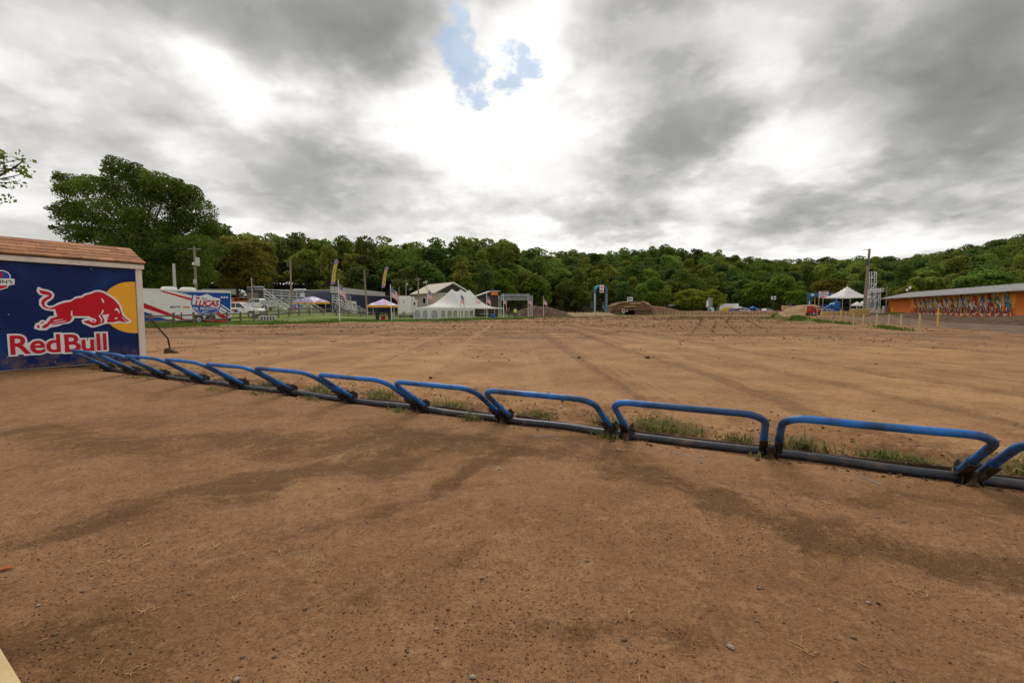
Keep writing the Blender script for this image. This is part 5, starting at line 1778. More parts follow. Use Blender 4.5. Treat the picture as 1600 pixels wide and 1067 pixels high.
# ------------------------------------------------------------------ bleachers
def bleacher(label, origin, L, rz, rows=6):
    t = thing('bleacher', label, 'bleacher', origin, rz, 'metal bleachers behind the fence')
    run, rise = 0.64, 0.42
    n = int(L / 2) + 1
    for k in range(n + 1):
        y = L * k / n
        m = MB()
        m.beam((0.05, y, 0.0), (0.05, y, rise * rows + 1.0), 0.06, 0.06, up=Vector((0, 1, 0)))
        m.beam((0.0, y, rise * rows), (run * rows, y, 0.30), 0.06, 0.10)
        m.beam((0.0, y, 0.05), (run * rows, y, 0.05), 0.05, 0.05)
        for j in range(1, rows):
            m.beam((run * j, y, 0.05), (run * j, y, rise * (rows - j) + 0.2), 0.05, 0.05, up=Vector((0, 1, 0)))
        if k < n:
            m.beam((0.05, y, 0.1), (0.05, y + L / n, rise * rows), 0.035, 0.035)
            m.beam((0.05, y + L / n, 0.1), (0.05, y, rise * rows), 0.035, 0.035)
        m.build('frame', 'galv', t)
    for j in range(rows):
        x, z = run * (j + 0.5), rise * (rows - j) + 0.10
        MB().box(x - 0.14, x + 0.14, -0.1, L + 0.1, z, z + 0.05).build('seat_plank', 'alu', t)
        MB().box(x + 0.18, x + 0.46, -0.1, L + 0.1, z - 0.42, z - 0.38).build('foot_plank', 'alu', t)
    for h_ in (0.25, 0.6, 0.98):
        MB().cyl((0.05, -0.05, rise * rows + h_), (0.05, L + 0.05, rise * rows + h_), 0.03, 8).build('guard_rail', 'galv', t)
    for h_ in (0.55, 1.0):
        MB().cyl((0.05, -0.06, rise * rows + h_), (run * rows, -0.06, h_), 0.032, 8).build('side_rail', 'galv', t)
    return t


bleacher('left metal bleacher with side rails, beside the service truck', gpos(413, 66), 9.5, R(-9))
bleacher('right metal bleacher with side rails, before the navy building', gpos(519, 73), 6.5, R(-6), 5)


# ------------------------------------------------------------------ canopies
def canopy(name, label, px0, px1, Y, ypeak, yeave, mats, rz=0.0, legs=True, valance=0.28, cat='canopy', group=None, dep=None, concave=1.0, rise_curve=1.0):
    w = xat(px1, Y) - xat(px0, Y)
    dep = dep or w
    c = gpos((px0 + px1) / 2, Y + dep / 2)
    t = thing(name, label, cat, c, rz, group)
    ze, zp = zat(yeave, Y) - c[2], zat(ypeak, Y + dep / 2) - c[2]
    n = 16
    us = np.linspace(-1, 1, n + 1)
    v, f = [], []
    for a in us:
        for b in us:
            e = 1 - max(abs(a), abs(b))
            z = ze + (zp - ze) * e ** concave - 0.05 * (1 - max(abs(a), abs(b))) * 0 - 0.06 * (1 - min(1, abs(abs(a) - abs(b)) * 1.0)) * 0
            v.append((a * w / 2, b * dep / 2, z))
    for i in range(n):
        for j in range(n):
            k = i * (n + 1) + j
            f.append((k, k + n + 1, k + n + 2, k + 1))
    MB().add(v, f).build('roof_cloth', mats[0], t, smooth=50)
    m = MB()
    for (x0, y0, x1, y1) in ((-1, -1, 1, -1), (1, -1, 1, 1), (1, 1, -1, 1), (-1, 1, -1, -1)):
        a, b = Vector((x0 * w / 2, y0 * dep / 2, 0)), Vector((x1 * w / 2, y1 * dep / 2, 0))
        k = 12
        for i in range(k):
            p, q_ = a.lerp(b, i / k), a.lerp(b, (i + 1) / k)
            d1, d2 = (0.05 if i % 2 else 0.0), (0.05 if (i + 1) % 2 else 0.0)
            m.add([p + Vector((0, 0, ze + 0.01)), q_ + Vector((0, 0, ze + 0.01)), q_ + Vector((0, 0, ze - valance + d2)), p + Vector((0, 0, ze - valance + d1))], [(0, 1, 2, 3)])
    m.build('valance', mats[1], t)
    if legs:
        for a in (-1, 1):
            for b in (-1, 1):
                MB().tube([(a * (w / 2 - .04), b * (dep / 2 - .04), -0.1), (a * (w / 2 - .04), b * (dep / 2 - .04), ze - 0.02)], 0.035, 8).build('leg', 'alu', t)
    return t, w, dep, ze, zp


def canopy_print():
    m, N, L, B = new_mat('canopy_print')
    t = N.new('ShaderNodeTexCoord').outputs['Object']
    n = tex(N, L, 'ShaderNodeTexNoise', t, 0.9, Detail=2.0).outputs['Fac']
    c = mixc(N, L, mrange(N, L, n, 0.44, 0.47), (0.62, 0.60, 0.64), (0.26, 0.19, 0.44))
    n2 = tex(N, L, 'ShaderNodeTexNoise', t, 1.3, Detail=2.0).outputs['Fac']
    c = mixc(N, L, mrange(N, L, n2, 0.60, 0.63), c, (0.52, 0.03, 0.05))
    L.new(c, B.inputs['Base Color'])
    B.inputs['Roughness'].default_value = 0.6
    return m


MAT['canopy_print'] = canopy_print()
t, w, dep, ze, zp = canopy('pop_up_canopy', 'purple and white pop-up canopy with yellow valance before the navy building', 578, 620, 62, 467, 477, ('canopy_print', 'print_yellow'), 0.08, valance=0.30)
MB().box(-0.3, 0.25, -0.3, 0.1, 0.0, 0.5).build('cooler', 'print_red', t, bevel=0.03)
for k, (x_, mt) in enumerate(((-0.9, 'print_dark'), (0.75, 'dark_grey'), (1.2, 'corrug'))):
    MB().box(x_ - 0.2, x_ + 0.2, 0.3, 0.7, 0, 1.1).build('crate', mt, t, bevel=0.02)
t, w, dep, ze, zp = canopy('booth_canopy', 'wide printed canopy with yellow edge behind the left bleacher', 461, 517, 80, 463, 472, ('canopy_print', 'print_yellow'), 0.0, dep=4.0, valance=0.35, concave=0.8)
MB().box(-w / 2, -w / 2 + 2.2, -dep / 2 - 0.1, -dep / 2 - 0.05, 0.2, ze - 0.4).build('side_banner', 'print_blue', t)
MB().prism([(0.45 * math.cos(a), 0.35 * math.sin(a)) for a in np.linspace(0, 6.283, 15)[:-1]], -dep / 2 - 0.12, -dep / 2 - 0.10, lambda u, v, a: Vector((-w / 2 + 1.15 + u, a, ze - 1.2 + v))).build('banner_print', 'print_red', t)
MB().box(-w / 2 + 2.3, w / 2, dep / 2 - 0.1, dep / 2, 0.0, ze - 0.3).build('back_wall', 'beige', t)
canopy('peak_tent', 'white peaked tent standing by the tall utility pole', 1299, 1345, 78, 447, 464, ('tent_white', 'tent_white'), 0.0, valance=0.12, concave=1.45, cat='tent')
canopy('small_tent', 'small white tent top behind the hay bales', 1333, 1344, 100, 471, 476, ('tent_white', 'tent_white'), 0.1, valance=0.3, concave=1.2, cat='tent')
canopy('small_tent', 'small white dome tent right of the tall utility pole', 1345, 1352, 102, 470, 474, ('tent_white', 'tent_white'), 0.2, valance=0.6, concave=0.6, cat='tent')
canopy('blue_canopy', 'small blue canopy at the far wood left of the dirt jump', 1172, 1181, 170, 478, 481, ('blue_plastic', 'blue_plastic'), 0.1, valance=0.3)
canopy('dark_canopy', 'dark flat canopy right of the dirt bridge ramp', 1044, 1056, 170, 475.5, 477.5, ('dark_grey', 'dark_grey'), 0.1, valance=0.3)

# ------------------------------------------------------------------ white marquee
Am = Vector((xat(686, 73), 73, 0))
am, bm_ = Vector((0.56, 0.83, 0)).normalized(), Vector((-0.83, 0.56, 0)).normalized()
Lm, Wm = 18.0, 5.8
mq = thing('marquee', 'large white three-peaked marquee with arched windows on the grass', 'tent', (Am.x, Am.y, gz(Am.x, Am.y) - 0.1), math.atan2(am.y, am.x))
# local x along am, local y along bm_
ZE = 1.95
HP = zat(451, 79) - mq.location.z - ZE
nt, nw = 60, 22
v, f = [], []
pk_t = [6.4, 8.8, 11.2]


def marquee_z(t, u):
    if t < pk_t[0]:
        rg = (t / pk_t[0]) ** 1.35
    elif t > pk_t[2]:
        rg = ((Lm - t) / (Lm - pk_t[2])) ** 1.45
    else:
        k = 0 if t < pk_t[1] else 1
        x = (t - pk_t[k]) / (pk_t[k + 1] - pk_t[k])
        rg = 1 - 0.15 * (1 - abs(2 * x - 1) ** 1.3)
    return ZE + HP * rg * (1 - abs(u)) ** 1.25


ts = sorted(set(list(np.linspace(0, Lm, nt)) + pk_t))
for t in ts:
    for u in np.linspace(-1, 1, nw + 1):
        v.append((t, Wm / 2 + u * Wm / 2, marquee_z(t, u)))
for i in range(len(ts) - 1):
    for j in range(nw):
        k = i * (nw + 1) + j
        f.append((k, k + nw + 1, k + nw + 2, k + 1))
MB().add(v, f).build('roof_cloth', 'tent_white', mq, smooth=25)
m = MB()
per = [(0, 0), (Lm, 0), (Lm, Wm), (0, Wm), (0, 0)]
for (x0, y0), (x1, y1) in zip(per[:-1], per[1:]):
    k = max(4, int(math.hypot(x1 - x0, y1 - y0) / 0.5))
    for i in range(k):
        p, q_ = Vector((x0, y0, 0)).lerp(Vector((x1, y1, 0)), i / k), Vector((x0, y0, 0)).lerp(Vector((x1, y1, 0)), (i + 1) / k)
        m.add([p + Vector((0, 0, ZE)), q_ + Vector((0, 0, ZE)), q_ - Vector((0, 0, 0.16 - ZE - 0.03 * (i % 2))), p - Vector((0, 0, 0.16 - ZE - 0.03 * ((i + 1) % 2)))], [(0, 1, 2, 3)])
m.build('valance', 'tent_white', mq)
MB().box(-0.02, 0.0, 0.05, Wm - 0.05, 0.0, ZE - 0.17).build('end_wall', 'tent_white', mq)
LW = Lm * 0.9
comb = [(0.0, ZE - 0.17), (0.0, 0.24)]
for k in range(10):
    xc = LW * (k + 0.5) / 10
    comb += [(xc - 0.55, 0.24), (xc - 0.55, 1.05)] + [(xc - 0.55 * math.cos(a), 1.05 + 0.45 * math.sin(a)) for a in np.linspace(0.3, math.pi - 0.3, 7)] + [(xc + 0.55, 1.05), (xc + 0.55, 0.24)]
comb += [(LW, 0.24), (LW, ZE - 0.17)]
bw = MB().prism(comb, Wm - 0.02, Wm, lambda u, v, a: Vector((u, a, v)))
bw.box(0, LW, Wm - 0.02, Wm, 0.0, 0.239)
bw.build('back_wall', 'tent_white', mq)
arch = [(-0.42, 0.25), (0.42, 0.25), (0.42, 1.05)] + [(0.42 * math.cos(a), 1.05 + 0.42 * math.sin(a)) for a in np.linspace(0.3, math.pi - 0.3, 7)] + [(-0.42, 1.05)]
for k in range(3):
    yc = Wm * (k + 0.5) / 3
    w_ = MB().prism([(p[0] * 1.5, p[1]) for p in arch], -0.045, -0.022, lambda u, v, a: Vector((a, yc + u, v))).build('window', 'grey_print', mq)
    mm = MB()
    for d_ in (-0.3, 0.0, 0.3):
        mm.box(-0.06, -0.047, yc + d_ - 0.025, yc + d_ + 0.025, 0.25, 1.4)
    for z_ in (0.6, 1.0):
        mm.box(-0.075, -0.062, yc - 0.6, yc + 0.6, z_ - 0.025, z_ + 0.025)
    mm.build('glazing_bar', 'tent_white', w_)
for k in range(10):
    xc = LW * (k + 0.5) / 10
    MB().prism([(p[0] * 1.34, p[1] * 1.03) for p in arch], Wm - 0.034, Wm - 0.026, lambda u, v, a: Vector((xc + u, a, v))).build('window', 'pane_vinyl', mq)
for k in range(7):
    xc = Lm * k / 6
    MB().tube([(xc, 0.02, -0.1), (xc, 0.02, ZE - 0.02)], 0.035, 8).build('side_pole', 'alu', mq)
for x_ in pk_t:
    MB().tube([(x_, Wm / 2, -0.1), (x_, Wm / 2, ZE + HP - 0.1)], 0.06, 8).build('centre_pole', 'alu', mq)
for i, (x_, z_, mt, ln) in enumerate(((11.6, 0.60, 'print_red', 1.2), (12.2, 0.40, 'grey_print', 2.2), (12.9, 0.22, 'grey_print', 1.6))):
    zz = ZE + HP * 0
    u = -z_
    yl = Wm / 2 + u * Wm / 2
    mm = MB()
    a, b = x_ - ln / 2, x_ + ln / 2
    vv_ = []
    for (tt, uu) in ((a, u - 0.03), (b, u - 0.03), (b, u + 0.03), (a, u + 0.03)):
        vv_.append((tt, Wm / 2 + uu * Wm / 2 - 0.03, marquee_z(tt, uu) + 0.04))
    mm.add(vv_, [(0, 1, 2, 3)])
    mm.build('roof_lettering', mt, mq)
tb = thing('folding_table', 'white folding table under the right end of the marquee', 'table', gpos(757, 82), 0.3)
MB().box(-0.9, 0.9, -0.38, 0.38, 0.72, 0.76).build('tabletop', 'white', tb)
for a in (-0.8, 0.8):
    for b in (-0.3, 0.3):
        MB().cyl((a, b, -0.05), (a, b, 0.72), 0.02, 6).build('leg', 'dark_grey', tb)


def barrel(label, px, Y, mat, h=0.9, r=0.3):
    p = gpos(px, Y)
    n = 20
    prof = [(0.0, 0.0), (r * .94, 0.0), (r, 0.03), (r * .97, h * .32), (r * 1.03, h * .34), (r * .97, h * .36), (r * .97, h * .64), (r * 1.03, h * .66), (r * .97, h * .68), (r, h - .03), (r * .92, h), (0.0, h - .02)]
    v = [(a * math.cos(6.28319 * k / n), a * math.sin(6.28319 * k / n), b) for a, b in prof for k in range(n)]
    f = [(i * n + k, i * n + (k + 1) % n, (i + 1) * n + (k + 1) % n, (i + 1) * n + k) for i in range(len(prof) - 1) for k in range(n)]
    o = MB().add(v, f).build('barrel', mat, smooth=40)
    o.location = p
    tag(o, label, 'barrel')


barrel('blue plastic barrel right of the marquee', 770, 76, 'blue_plastic', 0.75, 0.36)
barrel('bright yellow barrel by the far stakes behind the last flagpole', 857, 112, 'yellow_plastic', 1.0, 0.42)


# ------------------------------------------------------------------ flags
def flag_mat():
    m, N, L, B = new_mat('striped_flag')
    uv = N.new('ShaderNodeTexCoord').outputs['UV']
    sp = N.new('ShaderNodeSeparateXYZ')
    L.new(uv, sp.inputs[0])
    st = fmath(N, L, 'GREATER_THAN', fmath(N, L, 'FRACT', fmath(N, L, 'MULTIPLY', sp.outputs[1], 6.5)), 0.5)
    c = mixc(N, L, st, (0.50, 0.025, 0.035), (0.74, 0.73, 0.72))
    can = fmath(N, L, 'MULTIPLY', fmath(N, L, 'LESS_THAN', sp.outputs[0], 0.4), fmath(N, L, 'GREATER_THAN', sp.outputs[1], 6 / 13))
    fx = fmath(N, L, 'SUBTRACT', fmath(N, L, 'FRACT', fmath(N, L, 'MULTIPLY', sp.outputs[0], 15)), 0.5)
    fy = fmath(N, L, 'SUBTRACT', fmath(N, L, 'FRACT', fmath(N, L, 'MULTIPLY', sp.outputs[1], 9.3)), 0.5)
    rr2 = fmath(N, L, 'ADD', fmath(N, L, 'MULTIPLY', fx, fx), fmath(N, L, 'MULTIPLY', fy, fy))
    cc = mixc(N, L, fmath(N, L, 'LESS_THAN', rr2, 0.06), (0.03, 0.04, 0.16), (0.7, 0.7, 0.7))
    c = mixc(N, L, can, c, cc)
    L.new(c, B.inputs['Base Color'])
    B.inputs['Roughness'].default_value = 0.7
    tr_ = N.new('ShaderNodeBsdfTranslucent')
    L.new(c, tr_.inputs[0])
    mx = N.new('ShaderNodeMixShader')
    mx.inputs[0].default_value = 0.3
    L.new(B.outputs[0], mx.inputs[1])
    L.new(tr_.outputs[0], mx.inputs[2])
    L.new(mx.outputs[0], N['Material Output'].inputs[0])
    return m


MAT['flag'] = flag_mat()


def flag_cloth(parent, ztop, hoist, fly, droop, name='flag', mat='flag', seed=0):
    nu, nv_ = 16, 14
    v, uvs, f = [], [], []
    for i in range(nu + 1):
        u = i / nu
        for j in range(nv_ + 1):
            w_ = j / nv_
            a = droop * (0.35 + 0.65 * u)
            x = fly * u * math.cos(a) * (0.9 - 0.1 * w_)
            z = -hoist * (1 - w_) - fly * u * math.sin(a)
            y = 0.13 * math.sin(u * 7 + w_ * 2.5 + seed) * u ** 0.6 + 0.06 * math.sin(u * 15 + seed * 2 - w_ * 3) * u
            v.append((0.05 + x, y, ztop + z))
            uvs.append((u, w_))
    for i in range(nu):
        for j in range(nv_):
            k = i * (nv_ + 1) + j
            f.append((k, k + nv_ + 1, k + nv_ + 2, k + 1))
    me = bpy.data.meshes.new(name)
    me.from_pydata(v, [], f)
    ul = me.uv_layers.new(name='UVMap')
    for lp in me.loops:
        ul.data[lp.index].uv = uvs[lp.vertex_index]
    me.polygons.foreach_set('use_smooth', [True] * len(me.polygons))
    me.materials.append(MAT[mat])
    return link(name, me, parent)


FL = [(531, 504, 437, 'nearest striped flag on a white pole before the right bleacher', 1.05), (612, 502, 444, 'striped flag on a white pole beside the pop-up canopy', 0.8), (669, 500, 448, 'striped flag on a pole before the marquee left slope', 0.95),
      (720, 499, 455, 'striped flag on a pole before the marquee middle', 1.2), (761, 498, 457, 'striped flag on a pole at the marquee right slope', 1.1), (787, 497.5, 459, 'striped flag on a pole left of the person in yellow', 1.3),
      (825.5, 496, 461, 'striped flag on a pole at the right leg of the gantry', 1.0), (849.5, 495.5, 462.5, 'rightmost striped flag pole, right of the truss gantry', 1.05)]
for i, (px, yb, yt, lb, dr) in enumerate(FL):
    p = gp(px, yb)
    z0 = gz(p.x, p.y)
    t = thing('flag_pole', lb, 'flagpole', (p.x, p.y, z0), 0.0, 'flagpoles along the grass verge')
    h = zat(yt, p.y) - z0
    MB().tube([(0, 0, -0.2), (-0.06, 0, h)], [0.055, 0.04], 8).build('pole', 'white', t, smooth=40)
    flag_cloth(t, h - 0.45 if i < 3 else h - 0.5, 1.15, 1.55, dr, seed=i * 1.3)


def feather_mat():
    m, N, L, B = new_mat('feather_print')
    uv = N.new('ShaderNodeTexCoord').outputs['UV']
    sp = N.new('ShaderNodeSeparateXYZ')
    L.new(uv, sp.inputs[0])
    edge = fmath(N, L, 'LESS_THAN', sp.outputs[0], 0.2)
    ends = fmath(N, L, 'ADD', fmath(N, L, 'LESS_THAN', sp.outputs[1], 0.13), fmath(N, L, 'GREATER_THAN', sp.outputs[1], 0.84))
    c = mixc(N, L, edge, (0.76, 0.50, 0.05), (0.13, 0.05, 0.12))
    c = mixc(N, L, fmath(N, L, 'MINIMUM', ends, 1.0), c, (0.36, 0.22, 0.42))
    n = tex(N, L, 'ShaderNodeTexNoise', uv, 9, Detail=2.0).outputs['Fac']
    inner = fmath(N, L, 'MULTIPLY', fmath(N, L, 'GREATER_THAN', sp.outputs[0], 0.38), fmath(N, L, 'LESS_THAN', sp.outputs[0], 0.82))
    c = mixc(N, L, fmath(N, L, 'MULTIPLY', inner, mrange(N, L, n, 0.5, 0.53)), c, (0.16, 0.08, 0.10))
    L.new(c, B.inputs['Base Color'])
    B.inputs['Roughness'].default_value = 0.65
    return m


MAT['feather'] = feather_mat()


def feather(label, px, Y, ytop, ybot, lean):
    b = gpos(px, Y)
    t = thing('feather_flag', label, 'feather flag', b, 0.0, 'yellow feather flags above the navy building')
    z0, z1_ = zat(ybot, Y) - b[2], zat(ytop, Y) - b[2]
    n = 16
    v, uvs, f, polep = [], [], [], [Vector((0, 0, -0.2)), Vector((0, 0, z0 * 0.6))]
    for i in range(n + 1):
        s = i / n
        z = z0 + (z1_ - z0) * s
        xo = lean * s ** 2
        wd_ = 0.85 if s < 0.85 else 0.85 * math.sqrt(max(0, 1 - ((s - 0.85) / 0.16) ** 2)) + 0.15
        v += [(xo, 0, z), (xo + wd_ * 0.5, 0.05 * math.sin(s * 5), z + 0.10 * s), (xo + wd_, 0.1 * math.sin(s * 6), z + 0.25 * s + 0.25 * (1 - s) * (1 if i == 0 else 0))]
        uvs += [(0, s), (0.5, s), (1, s)]
        polep.append(Vector((xo - 0.02, 0, z)))
    for i in range(n):
        for j in range(2):
            k = i * 3 + j
            f.append((k, k + 1, k + 4, k + 3))
    me = bpy.data.meshes.new('banner')
    me.from_pydata(v, [], f)
    ul = me.uv_layers.new(name='UVMap')
    for lp in me.loops:
        ul.data[lp.index].uv = uvs[lp.vertex_index]
    me.materials.append(MAT['feather'])
    link('banner', me, t)
    MB().tube(polep, 0.04, 8).build('pole', 'dark_grey', t, smooth=50)


feather('tall yellow feather flag at the left end of the navy building roof', 518, 92, 407, 445, 0.9)
feather('yellow feather flag at the right end of the navy building roof', 597, 107, 418, 450, 0.9)

# ------------------------------------------------------------------ navy building with corrugated parapet
n0, n1 = (xat(517, 82), 82), (xat(613, 104), 104)
NF = Face(n0, n1)
nz = gz(*n0) - 0.5
nb_ = thing('navy_building', 'long glossy navy building with pale corrugated parapet behind the bleachers', 'building', (n1[0], n1[1], nz), NF.rz)
wt = zat(457, 82) - nz
MB().box(-NF.len, 0, 0, 3.0, 0.0, wt).build('wall', 'navy_wall', nb_)
m = MB()
nrib = 46
for k in range(nrib):
    x0 = -NF.len + (NF.len * 0.86) * k / nrib
    x1 = -NF.len + (NF.len * 0.86) * (k + 0.62) / nrib
    hh = 1.12 - 0.35 * k / nrib
    m.box(x0, x1, -0.06, 0.02, wt - 0.02, wt + hh)
m.box(-NF.len, -NF.len * 0.14, -0.03, 0.03, wt - 0.03, wt + 0.74)
m.build('parapet', 'corrug', nb_)
MB().box(-NF.len - 0.05, 0.03, -0.08, -0.062, wt - 0.10, wt - 0.022).build('trim', 'corrug', nb_)
xd = NF.uv(553, 480)[0]
dr_ = MB().box(xd - 0.75, xd + 0.75, -0.05, -0.01, 0.15, 2.6).build('door', 'white', nb_)
MB().box(xd - 0.35, xd + 0.35, -0.07, -0.052, 1.5, 2.3).build('pane', 'glass', dr_)
MB().box(xd - 2.6, xd - 0.85, -0.05, -0.01, 0.9, 2.6).build('notice_board', 'beige', nb_)
for k in range(9):
    xk = -NF.len + NF.len * (k + 0.5) / 9
    MB().box(xk - 0.03, xk + 0.03, -0.02, -0.005, 0.02, wt - 0.11).build('seam', 'navy_wall', nb_)

# white box trailers left of the marquee
for lb, pxa, pxb, Yc, yt in (('white box trailer with rear door left of the beige house', 621.5, 641.5, 88, 463), ('small white box trailer tucked beside the marquee', 642.5, 651, 92, 468)):
    b = gpos((pxa + pxb) / 2, Yc)
    w = xat(pxb, Yc) - xat(pxa, Yc)
    t = thing('box_trailer', lb, 'trailer', b, 0.06)
    h = zat(yt, Yc) - b[2]
    MB().box(-w / 2, w / 2, 0, 5, 0.55, h).build('box_body', 'white', t, bevel=0.05)
    if w > 2:
        d_ = MB().box(-0.4, 0.35, -0.04, -0.005, 0.65, h - 0.4).build('door', 'white', t)
        MB().box(-0.15, 0.12, -0.06, -0.042, h - 1.3, h - 0.8).build('pane', 'corrug', d_)
        MB().box(-0.3, 0.25, -0.06, -0.042, 0.75, 1.2).build('vent', 'corrug', d_)
        for x_ in (-0.75, 0.0, 0.8):
            MB().box(x_ - 0.22, x_ + 0.22, 1, 1.6, h + 0.001, h + 0.14).build('roof_vent', 'corrug', t)
    else:
        MB().box(-0.3, 0.3, -0.03, -0.005, h - 1.1, h - 0.6).build('window', 'glass', t)
    for s in (-1, 1):
        wheel(t, s * (w / 2 - 0.15), 1.2, 0.36, 0.36, 0.2)

# ------------------------------------------------------------------ beige house
hc = gpos(678, 96)
side, frnt = Vector((-0.6, 0.8, 0)), Vector((0.8, 0.6, 0))
hs_ = thing('house', 'beige house with dark gable and satellite dish behind the marquee', 'house', (hc[0], hc[1], hc[2] - 0.3), math.atan2(frnt.y, frnt.x))
ze = zat(457, 96) - hs_.location.z
zp = zat(442.5, 99) - hs_.location.z
Wf, Ls = 8.6, 10.5
MB().prism([(0, 0), (Wf, 0), (Wf, ze), (Wf / 2, zp), (0, ze)], 0.0, Ls, lambda u, v, a: Vector((u, a, v))).build('wall', 'beige', hs_)
MB().prism([(0.25, ze + 0.02), (Wf - 0.25, ze + 0.02), (Wf / 2, zp - 0.25)], -0.06, -0.005, lambda u, v, a: Vector((u, a, v))).build('gable_panel', 'dark_board', hs_)
rf = MB()
for s in (-1, 1):
    xe, xm = (Wf / 2 + s * (Wf / 2 + 0.5)), Wf / 2
    ee = ze - (zp - ze) * 0.5 / (Wf / 2)
    rf.prism([(xe, ee + 0.02), (xm, zp + 0.03), (xm, zp + 0.17), (xe, ee + 0.16)], -0.7, Ls + 0.4, lambda u, v, a: Vector((u, a, v)))
rfo = rf.build('roof', 'beige', hs_)
tr2 = MB()
for s in (-1, 1):
    xe = (Wf / 2 + s * (Wf / 2 + 0.52))
    ee = ze - (zp - ze) * 0.52 / (Wf / 2)
    tr2.beam((xe, -0.74, ee + 0.06), (Wf / 2, -0.74, zp + 0.08), 0.06, 0.26)
tr2.build('rake_trim', 'white', rfo)
for xk in (2.6, 3.6, 4.6):
    w_ = MB().box(xk - 0.35, xk + 0.35, -0.05, -0.004, ze - 1.5, ze - 0.2).build('window', 'white', hs_)
    MB().box(xk - 0.26, xk + 0.26, -0.07, -0.052, ze - 1.4, ze - 0.3).build('pane', 'glass', w_)
w_ = MB().box(-0.05, -0.004, 3.5, 5.2, ze - 2.4, ze - 0.9).build('window', 'white', hs_)
MB().box(-0.07, -0.052, 3.7, 5.0, ze - 2.25, ze - 1.05).build('pane', 'glass', w_)
p = gpos(680, 94)
dish = MB()
ds = Vector((0.6, 4.5, zp - 0.4))
prof = [(0.02, 0.0), (0.25, 0.05), (0.45, 0.16), (0.55, 0.28)]
n = 16
vv_ = [Vector((ds.x + a * math.cos(6.283 * k / n) * 0.9 - b, ds.y + a * math.sin(6.283 * k / n), ds.z + 0.5 + a * math.cos(6.283 * k / n) * 0.5 + b)) for a, b in prof for k in range(n)]
dish.add(vv_, [(i * n + k, i * n + (k + 1) % n, (i + 1) * n + (k + 1) % n, (i + 1) * n + k) for i in range(3) for k in range(n)])
dish.tube([ds + Vector((0, 0, -0.9)), ds + Vector((0, 0, 0.5))], 0.05, 6)
dish.build('satellite_dish', 'corrug', hs_, smooth=50)

# second low building with dark roof and yellow sign
b2 = gpos(747, 104)
lo2 = thing('low_building', 'low dark-roofed stand with yellow sign right of the marquee peaks', 'building', b2, 0.25)
w2 = 4.6
h2 = zat(463, 104) - b2[2]
h3 = zat(456, 105) - b2[2]
MB().prism([(0, 0), (w2, 0), (w2, h3), (w2 * 0.65, h3), (0, h2)], 0, 5, lambda u, v, a: Vector((u, a, v))).build('wall', 'dark_board', lo2)
MB().prism([(-0.4, h2 - 0.1), (w2 * 0.66, h3 + 0.06), (w2 + 0.5, h3 + 0.06), (w2 + 0.5, h3 + 0.24), (w2 * 0.64, h3 + 0.24), (-0.4, h2 + 0.08)], -0.6, 5.2, lambda u, v, a: Vector((u, a, v))).build('roof', 'corrug', lo2)
MB().box(w2 * 0.62, w2 - 0.1, -0.66, -0.61, h3 - 0.75, h3 - 0.05).build('sign', 'print_orange', lo2)
MB().box(0.4, 2.2, -0.05, -0.004, h2 - 1.6, h2 - 0.5).build('window', 'glass', lo2)
for k in range(4):
    MB().box(0.3 + k * 1.05, 1.1 + k * 1.05, -1.9, -1.2, 0.0, 1.4 + 0.25 * (k % 2)).build('stacked_seat', 'rust_block' if k % 2 else 'dark_board', lo2, bevel=0.04)


# ------------------------------------------------------------------ trusses
def truss(m, a, b, w=0.4, step=0.5, r=0.028, up=Vector((0, 1, 0))):
    a, b = Vector(a), Vector(b)
    d = (b - a).normalized()
    s = d.cross(up).normalized()
    u = s.cross(d).normalized()
    cs = [(s * i + u * j) * w / 2 for i, j in ((-1, -1), (1, -1), (1, 1), (-1, 1))]
    for c in cs:
        m.beam(a + c, b + c, r * 2, r * 2)
    n = max(1, int((b - a).length / step))
    for k in range(n):
        p, q_ = a.lerp(b, k / n), a.lerp(b, (k + 1) / n)
        for i in range(4):
            c0, c1 = cs[i], cs[(i + 1) % 4]
            m.beam(p + c0, (q_ if k % 2 else q_) + c1, r * 1.3, r * 1.3)
            m.beam(p + c0, p + c1, r * 1.3, r * 1.3)


Yg = 96
gl_, gr_ = gpos(781, Yg), gpos(830, Yg)
gan = thing('truss_gantry', 'silver truss gantry spanning the track right of the marquee', 'gantry', gl_)
dx = gr_[0] - gl_[0]
zt, zb = zat(461.5, Yg) - gl_[2], zat(467, Yg) - gl_[2]
for nm, a, b in (('upright', (0, 0, 0), (0, 0, zt)), ('upright', (dx, 0, 0), (dx, 0, zt))):
    m = MB()
    truss(m, a, b, 0.5, 0.55, 0.03)
    m.build(nm, 'alu', gan)
for z in (zt, zb):
    m = MB()
    truss(m, (0.3, 0, z), (dx - 0.3, 0, z), 0.42, 0.5, 0.03, Vector((0, 0, 1)))
    m.build('cross_truss', 'alu', gan)

